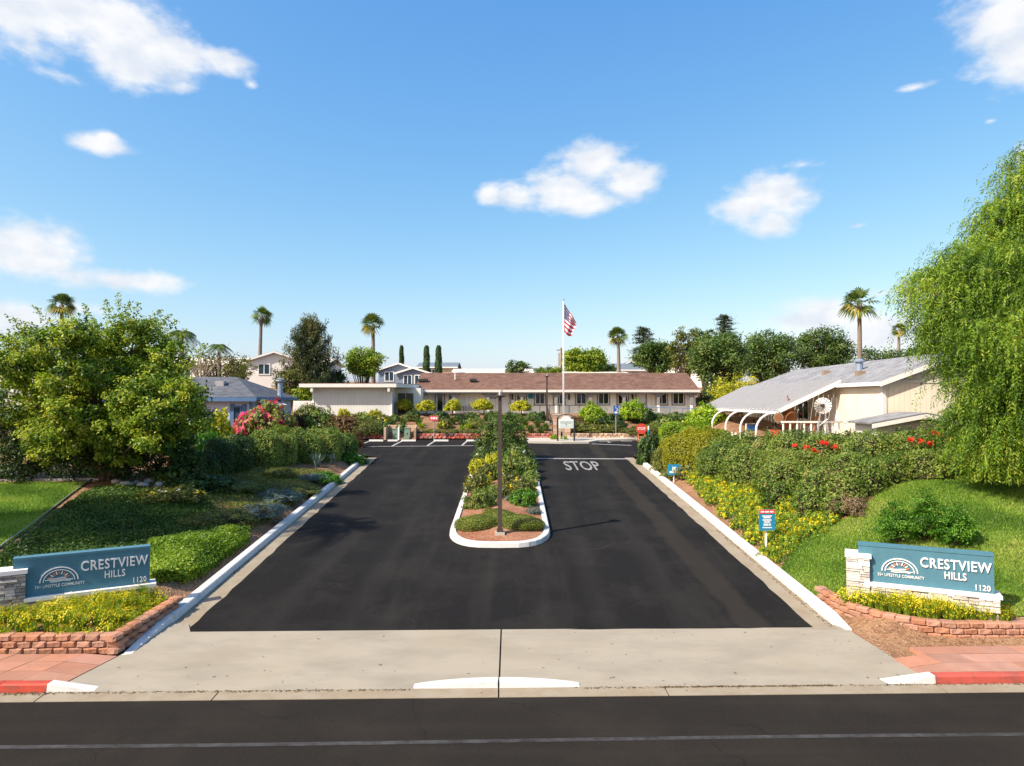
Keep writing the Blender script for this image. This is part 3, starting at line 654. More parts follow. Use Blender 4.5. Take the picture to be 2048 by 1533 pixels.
        for r, (v0, v1) in enumerate(rows):
            for i in range(15):
                if k == 0:
                    e0 = -7.755 + (v0 - .30) * .345; e1 = -7.755 + (v1 - .30) * .345
                    p = [(e0 - (i + 1) * w + g, v0), (e0 - i * w, v0), (e1 - i * w, v1), (e1 - (i + 1) * w + g, v1)]; near = (1, 2)
                else:
                    e0 = 7.30 - (v0 - .30) * .22; e1 = 7.30 - (v1 - .30) * .22
                    p = [(e0 + i * w, v0), (e0 + (i + 1) * w - g, v0), (e1 + (i + 1) * w - g, v1), (e1 + i * w, v1)]; near = (0, 3)
                    if r == 2 and i < 1: continue
                dz = random.Random(i * 7 + r + k * 99).uniform(-.003, .003)
                m = MB(); tops = []
                for q, (u, v) in enumerate(p):
                    z = .152 + dz + (v - .49) * .03
                    if i == 0 and q in near: z = min(z, apz(11.38 + u * .0228 + v, u) + .012)
                    tops.append(SLv(u, v, z))
                m.hexa([t - Vector((0, 0, .09)) for t in tops] + tops)
                m.build('slab', M['tile'], root)
    # markings
    def mark(name, pts, label, lift=.009, mat='whitepaint'):
        m = MB(); m.quad(*[(p.x, p.y, float(pl(p.y)) + lift) for p in pts]); st(m.build(name, M[mat], None, False, True), label)
    def line(name, a, b, w, label):
        a, b = gp(*a), gp(*b); d = (b - a); d.z = 0; d.normalize(); r = Vector((d.y, -d.x, 0)) * w / 2
        mark(name, [a - r, b - r, b + r, a + r], label)
    line('stop_line', (1062, 917.5), (1262, 918.5), .22, 'white stop line across the right lane')
    line('parking_line', (700, 894), (955, 892), .13, 'long white line closing the row of parking stalls')
    for i, (a, b) in enumerate([((716, 892.3), (738, 883.6)), ((784, 893.2), (804, 883.0)), ((855, 892.2), (869, 883.2)), ((924, 891.6), (934, 883))]):
        line('stall_line', a, b, .13, 'slanted white stall line, %s from the left' % ['first', 'second', 'third', 'fourth'][i])
    line('stall_line', (1200, 878), (1220, 886), .13, 'short white stall line in front of the blue parking sign')
    line('stall_line', (1242, 883), (1264, 883), .14, 'short white bar painted near the red round sign')
    line('lot_line', (1183, 888.5), (1262, 891.5), .16, 'white line curving off from the path kerb on the right')
roads()

def text_mesh(body, size, extrude=0.0, align='CENTER', xs=1.0, bold=0.0, shear=0, space=1.0):
    c = bpy.data.curves.new('txt', 'FONT'); c.body = body; c.size = size; c.extrude = extrude; c.align_x = align; c.align_y = 'CENTER'
    c.offset = bold; c.shear = shear; c.space_character = space; c.resolution_u = 3
    o = bpy.data.objects.new('txt', c); COL.objects.link(o)
    dg = bpy.context.evaluated_depsgraph_get(); dg.update()
    me = bpy.data.meshes.new_from_object(o.evaluated_get(dg))
    bpy.data.objects.remove(o); bpy.data.curves.remove(c)
    me.transform(Matrix.Diagonal((xs, 1, 1, 1))); return me

def stop_paint():
    me = text_mesh('STOP', 1.0, 0, 'CENTER', 1, .012)
    vs = np.array([v.co[:] for v in me.vertices]); w = vs[:, 0].max() - vs[:, 0].min(); h = vs[:, 1].max() - vs[:, 1].min()
    a, b = gp(1133, 941), gp(1206, 941); top = gp(1170, 923); Wd = (b.x - a.x)
    for v in me.vertices:
        x = (v.co.x - vs[:, 0].min()) / w; y = (v.co.y - vs[:, 1].min()) / h
        Y = a.y + y * (top.y - a.y); v.co = (a.x + x * Wd - .0 * y, Y, float(pl(Y)) + .010)
    me.materials.append(M['stoppaint']); st(new_obj('stop_marking', me), 'white STOP lettering painted on the right lane')
stop_paint()

# ------------------------------------------------------------------ block walls
def block_meshes(mat, n=6, w=.27, h=.114, d=.2, rough=.014):
    out = []
    for k in range(n):
        rg = np.random.default_rng(40 + k)
        m = MB(); xs = [-.5, -.40, 0, .40, .5]; zs = [0, .16, .84, 1]
        # rounded split face at y=0, box behind
        fr = [[None] * 4 for _ in xs]
        for i, x in enumerate(xs):
            for j, z in enumerate(zs):
                edge = (i in (0, 4)) + (j in (0, 3)); dy = .0 if edge == 0 else (.045 if edge == 1 else .07)
                m.v.append(((x * (1 if edge < 2 else .97)) * w + rg.uniform(-rough, rough) * .5, dy + rg.uniform(-rough, rough), z * h + rg.uniform(-.004, .004))); fr[i][j] = len(m.v) - 1
        for i in range(4):
            for j in range(3): m.f.append((fr[i][j], fr[i + 1][j], fr[i + 1][j + 1], fr[i][j + 1]))
        bk = []
        for (x, z) in ((-.5, 0), (.5, 0), (.5, 1), (-.5, 1)): m.v.append((x * w * .92, d, z * h)); bk.append(len(m.v) - 1)
        m.f.append(tuple([fr[i][3] for i in range(5)] + [bk[2], bk[3]])); m.f.append(tuple([fr[i][0] for i in reversed(range(5))] + [bk[0], bk[1]]))
        m.f.append(tuple([fr[0][j] for j in range(4)] + [bk[3], bk[0]])); m.f.append(tuple([fr[4][j] for j in reversed(range(4))] + [bk[1], bk[2]]))
        m.f.append((bk[1], bk[0], bk[3], bk[2])); m.mi = [0] * len(m.f)
        out.append(m.mesh('block', [mat]))
    return out
def block_wall(root, path, courses, meshes, w=.275, h=.116, batter=.02, zoff=0.0, zf=None, seed=0):
    """courses of blocks along a ground path (x, y); split faces to the right-hand side of travel"""
    rg = random.Random(seed); pts = [Vector((p[0], p[1], 0)) for p in path]; seg = [(pts[i + 1] - pts[i]).length for i in range(len(pts) - 1)]; tot = sum(seg)
    def pos(s):
        s = max(0, min(tot - 1e-6, s)); i = 0
        while s > seg[i]: s -= seg[i]; i += 1
        d = (pts[i + 1] - pts[i]).normalized(); return pts[i] + d * s, d
    for c in range(courses):
        s = w / 2 * (c % 2); 
        while s < tot:
            p, d = pos(s); 
            if zf is None: z0 = zoff
            else: z0 = zf(p.x, p.y)
            if z0 is not None:
                o = new_obj('block', rg.choice(meshes), None, root)
                nrm = Vector((-d.y, d.x, 0)); q = p + nrm * (batter * c)
                o.location = (q.x, q.y, z0 + c * h); o.rotation_euler = (rg.uniform(-.02, .02), rg.uniform(-.02, .02), math.atan2(d.y, d.x) + rg.uniform(-.03, .03))
            s += w
def walls():
    bl = block_meshes(M['block'])
    r = empty('block_wall', (0, 0, 0), 0, 'pink concrete block retaining wall with a sharp corner, left of the driveway', 'retaining wall')
    block_wall(r, [(-14.5, 12.72), (-7.42, 12.9)], 3, bl, zoff=.135, seed=1)
    block_wall(r, [(-7.36, 12.98), (-7.16, 14.9)], 3, bl, zf=lambda x, y: float(.14 + max(0, (y - 13.0)) * .07), seed=2)
    r = empty('block_wall', (0, 0, 0), 0, 'pink concrete block retaining wall curving round the right flower bed', 'retaining wall')
    block_wall(r, [(6.96, 15.75), (7.02, 15.1), (7.2, 14.6), (7.48, 14.2), (7.85, 13.9), (8.25, 13.7), (8.75, 13.58), (10.1, 13.55), (15, 13.65)], 3, bl, zf=lambda x, y: .14 + max(0, y - 13.6) * .055, seed=3)
walls()

# ------------------------------------------------------------------ monument signs
def monument(name, ox, oy, rz, zb, label, mirror, stonem):
    """local frame: x along the face from its pillar end, -y is the front; the blue slab is 2.2 m long"""
    root = empty(name, (ox, oy, zb), rz, label, 'sign')
    Lx = 2.22; H0 = .30; H1 = H0 + .75; pw = .46
    m = MB(); m.box(-.22, Lx, .0, .22, H0, H1); slab = m.build('sign_slab', M['signblue'], root)
    m = MB(); m.box(-.225, Lx + .005, -.012, .232, H1, H1 + .05); m.build('slab_top', M['signblue'], root)
    m = MB(); m.box(-.02, Lx + .12, -.13, .32, H0 - .075, H0 - .003); m.build('ledge', M['cap'], root)
    m = MB(); m.box(-pw - .02, .03, -.13, .34, .80, .885); m.build('pillar_cap', M['cap'], root)
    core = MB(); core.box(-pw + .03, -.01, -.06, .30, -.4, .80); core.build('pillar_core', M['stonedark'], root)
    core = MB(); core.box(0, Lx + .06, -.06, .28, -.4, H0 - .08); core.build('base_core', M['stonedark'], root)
    rg = random.Random(11 if mirror else 12)
    def course(x0, x1, z, h, yb):
        x = x0
        while x < x1 - .02:
            w = min(rg.uniform(.12, .34), x1 - x)
            if x1 - x - w < .07: w = x1 - x
            pr = rg.uniform(.03, .075); j = rg.uniform(-.006, .006)
            mm = MB(); mm.hexa([(x + .003, yb - pr, z + .003), (x + w - .003, yb - pr + j, z + .003), (x + w - .003, yb + .02, z + .003), (x + .003, yb + .02, z + .003),
                     (x + .008, yb - pr + .008, z + h - .004), (x + w - .008, yb - pr + j + .008, z + h - .004), (x + w - .003, yb + .02, z + h - .003), (x + .003, yb + .02, z + h - .003)])
            mm.build('ledge_stone', rg.choice(stonem), root); x += w
    z = -.05
    while z < .79:
        h = min(rg.uniform(.04, .075), .797 - z)
        course(-pw, .0, z, h, -.06); z += h
    z = -.05
    while z < H0 - .10:
        h = min(rg.uniform(.04, .07), H0 - .08 - z); course(.02, Lx + .08, z, h, -.06); z += h
    # raised lettering
    def put(body, w, h, x, z, bold=.0, ext=.014, mat='letter', lab=None):
        me = text_mesh(body, 1.0, 0, 'CENTER', 1, bold, 0, 1.08)
        vs = np.array([v.co[:] for v in me.vertices]); lo, hi = vs.min(0), vs.max(0)
        sx, sz = w / (hi[0] - lo[0]), h / (hi[1] - lo[1]); me = text_mesh(body, 1.0, 1.0, 'CENTER', 1, bold, 0, 1.08)
        for v in me.vertices: v.co = ((v.co.x - (lo[0] + hi[0]) / 2) * sx, (v.co.y - (lo[1] + hi[1]) / 2) * sz, v.co.z * ext)
        me.materials.append(M[mat]); o = new_obj('lettering', me, None, root); o.location = (x, -.012, z); o.rotation_euler = (math.pi / 2, 0, 0)
        if lab: o['label'] = lab
    put('CRESTVIEW', 1.24, .205, 1.56, .81, .012, lab='white raised letters reading CRESTVIEW')
    put('HILLS', .38, .15, 1.56, .585, .012, lab='white raised letters reading HILLS')
    put('1120', .25, .11, 2.03, .40, .010, lab='white raised house number 1120')
    put('55+ LIFESTYLE COMMUNITY', .86, .06, .58, .475, .006, .006, lab='small white raised line below the sunrise emblem')
    # sunrise emblem: two arches, rays, wave lines
    cx, cz = .56, .555
    def arch(r0, r1, nm, a0=0, a1=180, sx=1.12, sz=.95):
        mm = MB(); n = 22; prv = None
        for i in range(n + 1):
            t = math.radians(a0 + (a1 - a0) * i / n)
            q = [(cx + sx * r * math.cos(t), y, cz + sz * r * math.sin(t)) for (r, y) in ((r0, -.002), (r0, -.02), (r1, -.02), (r1, -.002))]
            if prv: [mm.quad(prv[j], prv[j + 1], q[j + 1], q[j]) for j in range(3)]
            prv = q
        mm.build(nm, M['letter'], root)
    arch(.285, .305, 'emblem_arch'); arch(.235, .25, 'emblem_arch')
    for i in range(9):
        t = math.radians(22 + 17 * i); c, s_ = math.cos(t), math.sin(t); r0, r1 = .115, .175; w = .011
        mm = MB(); P4 = [(cx + c * r0 * 1.1 - s_ * w, cz + .03 + s_ * r0 + c * w), (cx + c * r0 * 1.1 + s_ * w, cz + .03 + s_ * r0 - c * w), (cx + c * r1 * 1.1 + s_ * w * .7, cz + .03 + s_ * r1 - c * w * .7), (cx + c * r1 * 1.1 - s_ * w * .7, cz + .03 + s_ * r1 + c * w * .7)]
        mm.prism_y(P4, -.018, -.002); mm.build('emblem_ray', M['orange'] if i % 2 == 0 else M['letter'], root)
    for k, (x0, x1, zz) in enumerate(((-.2, .12, .06), (-.24, .05, .03), (.02, .24, .025), (-.16, .2, .0))):
        mm = MB(); n = 10
        for i in range(n):
            a = x0 + (x1 - x0) * i / n; b = x0 + (x1 - x0) * (i + 1) / n
            za = cz + zz + .008 * math.sin(a * 22); zb_ = cz + zz + .008 * math.sin(b * 22)
            mm.prism_y([(cx + a, za - .007), (cx + b, zb_ - .007), (cx + b, zb_ + .007), (cx + a, za + .007)], -.018, -.002)
        mm.build('emblem_wave', M['letter'], root)
    return root
# left sign: face runs from (-10.03,13.85) to (-8.14,14.95); right sign from (7.53,14.9) to (9.56,13.9)
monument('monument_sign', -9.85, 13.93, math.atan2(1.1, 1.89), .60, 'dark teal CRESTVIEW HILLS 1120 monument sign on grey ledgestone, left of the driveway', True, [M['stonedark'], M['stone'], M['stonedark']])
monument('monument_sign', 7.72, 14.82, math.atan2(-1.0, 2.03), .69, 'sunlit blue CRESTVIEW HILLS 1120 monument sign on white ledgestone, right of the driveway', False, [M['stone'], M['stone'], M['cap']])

# ------------------------------------------------------------------ island with kerb
def island():
    cx = -.38; hw = 1.6; y0, y1 = 19.95, 37.3
    path = []
    for i in range(0, 17):
        t = math.pi + math.pi * i / 16; path.append((cx + hw * (abs(math.cos(t)) ** .62) * (1 if math.cos(t) > 0 else -1), y0 + 1.75 + 1.75 * (math.sin(t) if True else 0)))
    ys = np.arange(y0 + 2.6, y1 - 1.4, 1.2)
    right = [(cx + hw, y) for y in ys]
    far = []
    for i in range(0, 11):
        t = math.pi * i / 10; far.append((cx + hw * (abs(math.cos(t)) ** .7) * (1 if math.cos(t) >= 0 else -1), y1 - 1.2 + 1.2 * math.sin(t)))
    left = [(cx - hw, y) for y in ys[::-1]]
    ring = path + right + far + left
    pts = [Vector((x, y, float(pl(y)))) for x, y in ring]
    root = st(empty('island_kerb'), 'white painted kerb ring round the planted island')
    prof = [(0, -.08), (-.03, .13), (-.05, .15), (-.21, .155), (-.21, -.08)]
    n = len(pts); k = 4
    for i in range(0, n, k):
        seg = [pts[(i + j) % n] for j in range(k + 1) if i + j <= n]
        if len(seg) < 2: continue
        MB().sweep(seg, prof).build('kerb_stone', M['whitekerb'], root)
    # mulch inside
    m = MB(); inner = [Vector((cx + (p.x - cx) * .88, y0 + 8 + (p.y - y0 - 8) * .985, p.z)) for p in pts]
    cen = [Vector((cx + (p.x - cx) * .01, min(max(p.y, y0 + 1.6), y1 - 1.3), float(pl(min(max(p.y, y0 + 1.6), y1 - 1.3))) + .26)) for p in pts]
    for i in range(n):
        j = (i + 1) % n; m.quad(inner[i] + Vector((0, 0, .115)), inner[j] + Vector((0, 0, .115)), cen[j], cen[i])
    st(m.build('island_bed', M['mulch']), 'brown mulch bed of the planted island')
island()
def izz(y): return float(pl(y)) + .16

# lamp posts
def lamp(name, base, h, label, w=.085):
    root = empty(name, base, 0, label, 'lamp post')
    m = MB(); m.box(-w * 2.2, w * 2.2, -w * 2.2, w * 2.2, -.15, .12); m.build('footing', M['walk'], root)
    m = MB(); m.box(-w * 1.5, w * 1.5, -w * 1.5, w * 1.5, .12, .17); 
    for sx in (-1, 1):
        for sy in (-1, 1): m.tube([(sx * w * 1.1, sy * w * 1.1, .17), (sx * w * 1.1, sy * w * 1.1, .205)], .014, 6)
    m.build('base_plate', M['brown'], root)
    m = MB(); m.hexa([(-w, -w, .17), (w, -w, .17), (w, w, .17), (-w, w, .17), (-w * .8, -w * .8, h), (w * .8, -w * .8, h), (w * .8, w * .8, h), (-w * .8, w * .8, h)]); m.build('post', M['brown'], root)
    m = MB(); m.tube([(0, 0, h), (0, 0, h + .03), (0, 0, h + .055), (0, 0, h + .07)], [.05, .19, .19, .13], 16); hd = m.build('lamp_head', M['brown'], root)
    m = MB(); m.tube([(0, 0, h + .07), (0, 0, h + .16)], [.05, .04], 8); m.tube([(.05, 0, h + .16), (.05, 0, h + .22)], .03, 8); m.build('photocell', M['metal'], hd)
    return root
b = gp(1000, 1079)
lamp('lamp_post', (b.x, b.y, float(pl(b.y)) + .13), 4.2, 'tall brown square lamp post standing in the planted island', .066)
# ------------------------------------------------------------------ buildings
def window(parent, x0, x1, z0, z1, y, frame, pane, n=2, t=.07, proud=.05, nm='window', axis='y', trim=None, tw=.09):
    """a framed window on a wall that faces -y (axis y) or -x (axis x, then x0..x1 runs along y)"""
    def bx(m, a0, a1, p0, p1, c0, c1):
        return m.box(a0, a1, p0, p1, c0, c1) if axis == 'y' else m.box(p0, p1, a0, a1, c0, c1)
    f = MB()
    bx(f, x0, x1, y - proud, y + .02, z0, z0 + t); bx(f, x0, x1, y - proud, y + .02, z1 - t, z1)
    bx(f, x0, x0 + t, y - proud, y + .02, z0 + t, z1 - t); bx(f, x1 - t, x1, y - proud, y + .02, z0 + t, z1 - t)
    w = (x1 - x0 - 2 * t) / n
    for i in range(1, n): bx(f, x0 + t + w * i - t * .4, x0 + t + w * i + t * .4, y - proud + .003, y + .02, z0 + t, z1 - t)
    o = f.build(nm, frame, parent)
    for i in range(n):
        a = x0 + t + w * i + (t * .4 if i else 0) + .002; b = x0 + t + w * (i + 1) - (t * .4 if i < n - 1 else 0) - .002
        bx(MB(), a, b, y - .018, y + .01, z0 + t + .002, z1 - t - .002).build('pane', pane, o)
    if trim is not None:
        f = MB(); bx(f, x0 - tw, x1 + tw, y - .03, y + .01, z1 + .002, z1 + tw); bx(f, x0 - tw, x1 + tw, y - .05, y + .01, z0 - tw, z0 - .002)
        bx(f, x0 - tw, x0 - .002, y - .03, y + .01, z0, z1); bx(f, x1 + .002, x1 + tw, y - .03, y + .01, z0, z1); f.build('trim', trim, o)
    return o
def slab_roof(m, corners, t=.12):
    c = [Vector(p) for p in corners]; n = (c[1] - c[0]).cross(c[3] - c[0]).normalized()
    if n.z < 0: n = -n
    m.hexa([p - n * t for p in c] + c); return m

def clubhouse():
    X0 = 3.6; base = 3.55; Y0 = 55.2
    R = empty('clubhouse', (X0, Y0, base), 0, 'long cream clubhouse with brown shingle roof and covered porch, behind the car park', 'clubhouse')
    def lx(px, d=55.2): return (px - 1024) / F * d - X0
    W0, W1 = lx(838), lx(1391)
    m = MB(); m.box(W0, W1, 0, 5.6, -.6, 2.35); m.build('wall', M['clubwall'], R)
    # roof
    e0, e1 = -1.1, 7.0; rz, ry = 3.62, 2.5; ez = 2.12
    xl, xr = (826 - 1024) / F * 53.7 - X0, (1403 - 1024) / F * 53.7 - X0
    rf = MB(); slab_roof(rf, [(xl, e0, ez), (xr, e0, ez), (xr - .12, ry, rz), (xl + .12, ry, rz)], .1); slab_roof(rf, [(xl, e1, ez), (xl + .12, ry + .003, rz), (xr - .12, ry + .003, rz), (xr, e1, ez)], .1)
    ro = rf.build('roof', M['roofbrown'], R)
    mb = MB(); mb.box(xl, xr, e0 - .05, e0 - .003, ez - .17, ez + .02); mb.build('gutter', M['offwhite'], R)
    mb = MB(); mb.box(xl + .1, xr - .1, e0 + .02, e0 + .2, ez - .27, ez - .13); mb.build('porch_beam', M['greytrim'], R)
    mb = MB(); mb.quad((xl + .05, e0, ez - .12), (xr - .05, e0, ez - .12), (xr - .05, .0, ez + .25), (xl + .05, .0, ez + .25)); mb.build('soffit', M['greytrim'], R)
    mb = MB(); mb.prism_x([(0, 2.35), (5.6, 2.35), (ry, 3.5)], W0 + .01, W0 + .1); mb.prism_x([(0, 2.35), (5.6, 2.35), (ry, 3.5)], W1 - .1, W1 - .01); mb.build('gable', M['clubwall'], R)
    for px, d in ((843, .55), (945, .4)):
        x = lx(px, 54.8); z = ez + (0.9) * (rz - ez) / (ry - e0) * 1.6
        mb = MB(); mb.box(x - .35 * d * 2, x + .35 * d * 2, .35, .75, 2.86, 3.06); mb.build('roof_vent', M['darkmetal'], R)
    mb = MB(); mb.tube([(lx(909, 55.5), .9, 3.0), (lx(909, 55.5), .9, 3.5)], .05, 8); mb.build('vent_pipe', M['offwhite'], R)
    # porch slab
    mb = MB(); mb.box(W0, W1, e0 + .1, .0, -.7, -.02); mb.build('porch_floor', M['walk'], R)
    # posts: white below, grey above, with corbels
    for px in (841, 907, 976, 1044, 1113, 1182, 1250, 1319, 1386):
        x = lx(px, 53.9); mb = MB(); mb.box(x - .09, x + .09, -.90, -.72, -.02, .95); po = mb.build('porch_post', M['white'], R)
        mb = MB(); mb.box(x - .11, x + .11, -.92, -.70, .952, 1.85); mb.build('post_top', M['greytrim'], po)
        mb = MB()
        for s in (-1, 1): mb.prism_y([(x + s * .112, 1.42), (x + s * .112, 1.848), (x + s * .56, 1.848), (x + s * .44, 1.75), (x + s * .24, 1.68)], -.89, -.74)
        mb.build('corbel', M['greytrim'], po)
    # board battens
    wins = [(1031, 1053), (1069, 1091), (1107, 1130), (1151, 1174), (1195, 1219), (1234, 1257), (1312, 1335), (1344, 1369)]
    doors = [(872, 888, 'glass'), (1001, 1019, 'door'), (1273, 1291, 'door')]
    x = W0 + .3
    while x < W1:
        if not any(lx(a) - .2 < x < lx(b) + .2 for a, b in wins) and not any(lx(a) - .15 < x < lx(b) + .15 for a, b, _ in doors):
            mb = MB(); mb.box(x - .025, x + .025, -.025, .0, -.5, 2.3); mb.build('batten', M['offwhite'], R)
        x += .42
    for a, b in wins: window(R, lx(a) + .05, lx(b) - .05, .98, 1.98, .0, M['white'], M['glass'], 2, .06, .05, 'window', 'y', M['taupe'], .1)
    for a, b, k in doors:
        a, b = lx(a), lx(b); fr = MB(); fr.box(a - .1, a, -.06, .01, -.02, 2.05); fr.box(b, b + .1, -.06, .01, -.02, 2.05); fr.box(a - .1, b + .1, -.06, .01, 2.052, 2.15)
        d = fr.build('door_frame', M['taupe'], R)
        mb = MB(); mb.box(a + .002, b - .002, -.03, .01, 0, 2.048); dd = mb.build('door', M['offwhite'], d)
        if k == 'glass': mb = MB(); mb.box(a + .12, b - .12, -.04, -.031, .12, 1.95); mb.build('pane', M['glass'], d)
        mb = MB(); mb.tube([(b - .08, -.09, .95), (b - .08, -.09, 1.12)], .018, 6); mb.build('handle', M['darkmetal'], d)
    for px in (1024.6, 1138, 1265, 901): 
        x = lx(px); mb = MB(); mb.box(x - .07, x + .07, -.12, .0, 1.35, 1.78); mb.box(x - .05, x + .05, -.15, -.12, 1.4, 1.55); mb.build('wall_lamp', M['darkmetal'], R)
    # notices on the wall
    x = lx(986.5); mb = MB(); mb.box(x - .25, x + .25, -.06, -.003, 1.45, 1.92); o = mb.build('notice_board', M['parkblue'], R); o['label'] = 'dark blue notice board with pale lines'
    for zz in (1.80, 1.66, 1.56): mb = MB(); mb.box(x - .18, x + .18, -.066, -.0605, zz - .03, zz + .03); mb.build('notice_line', M['white'], o)
    x = lx(1061.5); mb = MB(); mb.box(x - .2, x + .2, -.06, -.003, 1.45, 1.95); mb.build('notice_board', M['signcyan'], R)['label'] = 'plain blue notice board'
    # downspout and meter at the left end
    mb = MB(); mb.tube([(W0 - .08, -.9, 2.0), (W0 - .08, -.2, 1.6), (W0 - .08, -.12, -.4)], .05, 6); mb.build('downspout', M['white'], R)
    mb = MB(); mb.box(W0 + .15, W0 + .5, -.12, .0, .5, 1.2); mb.build('meter_box', M['metal'], R)
    # bench on the porch
    B = empty('porch_bench', (lx(938) + X0, Y0 - .5, base), 0, 'dark grey bench on the porch against the clubhouse wall', 'bench')
    mb = MB(); mb.box(-.75, .75, -.2, .2, .38, .43); mb.build('seat', M['greytrim'], B)
    for i in range(7): mb = MB(); mb.box(-.72 + i * .22, -.60 + i * .22, .2, .24, .43, .85); mb.build('back_slat', M['greytrim'], B)
    for x in (-.68, .68): mb = MB(); mb.box(x - .04, x + .04, -.2, .22, -.02, .38); mb.build('leg', M['greytrim'], B)
    # porch railing and stair rails
    def rail(label, pts, h=.95, n=6, mat='darkmetal', mid=True):
        r = empty('handrail', pts[0], 0, label, 'handrail'); p0 = Vector(pts[0]); q = [Vector(p) - p0 for p in pts]
        mb = MB(); mb.tube([v + Vector((0, 0, h)) for v in q], .028, 6); mb.build('top_rail', M[mat], r)
        if mid: mb = MB(); mb.tube([v + Vector((0, 0, h * .5)) for v in q], .018, 6); mb.build('middle_rail', M[mat], r)
        for i in range(n + 1):
            t = i / n * (len(q) - 1); k = min(int(t), len(q) - 2); v = q[k].lerp(q[k + 1], t - k)
            mb = MB(); mb.tube([v, v + Vector((0, 0, h))], .024, 6); mb.build('rail_post', M[mat], r)
    def w(px, py, d): return tuple(P(px, py, d))
    rail('black handrail along the porch behind the flagpole', [w(1060, 836, 53.4), w(1178, 836, 53.4)], .98, 6, 'darkmetal', False)
    rail('black handrail going down the garden steps beside the stone pier', [w(1093, 831, 52.8), w(1106, 874, 46.4)], .9, 3)
    rail('thin handrail along the wheelchair ramp on the right', [w(1240, 836, 52.5), w(1392, 842, 50.5)], .9, 6, 'bluetrim')
    return R
clubhouse()

def annex():
    base = 3.3; R = empty('annex', (-12, 51, base), 0, 'white flat-roofed annex building left of the clubhouse', 'building')
    def lx(px, d=51): return (px - 1024) / F * d + 12
    a, b = lx(625), lx(785)
    m = MB(); m.box(a, b, 0, 6, -.6, 2.55); m.build('wall', M['annexwall'], R)
    m = MB(); m.box(b + .002, b + 1.9, 1.6, 6, -.6, 2.5); m.build('recessed_wall', M['offwhite'], R)
    for i, x in enumerate((b + .15, b + .78)):
        m = MB(); m.box(x, x + .55, 1.52, 1.598, -.5, 2.1); d = m.build('door', M['browndoor'], R)
        m = MB(); m.tube([(x + .47, 1.47, .9), (x + .47, 1.47, 1.05)], .02, 6); m.build('handle', M['metal'], d)
    m = MB(); m.prism([(lx(604), -.75), (lx(796), -.75), (lx(833, 53), 2.2), (lx(833, 53), 6.4), (lx(604), 6.4)], 2.52, 2.78); m.build('roof', M['offwhite'], R)
    m = MB(); m.prism([(lx(604) + .1, -.65), (lx(796) - .05, -.65), (lx(833, 53) - .1, 2.25), (lx(833, 53) - .1, 6.3), (lx(604) + .1, 6.3)], 2.784, 2.82); m.build('roof_felt', M['roofbrown'], R)
    for x in (a + .05, b - .25): m = MB(); m.box(x, x + .16, -.70, -.003, 2.2, 2.515); m.build('bracket', M['offwhite'], R)
    m = MB(); m.box(b - .14, b - .02, -.04, -.003, -.6, 2.2); m.build('corner_board', M['white'], R)
    m = MB(); m.box(a, a + .12, -.04, -.003, -.6, 2.5); m.build('corner_board', M['white'], R)
    # fence to the left of it
    Fn = empty('board_fence', (lx(585) - 12, 51.2, base), 0, 'white board fence joining the blue-grey house and the annex', 'fence')
    x = 0
    while x < lx(625) - lx(585) - .1:
        m = MB(); m.box(x, x + .14, 0, .03, -.5, 1.52); m.build('board', M['white'], Fn); x += .15
annex()

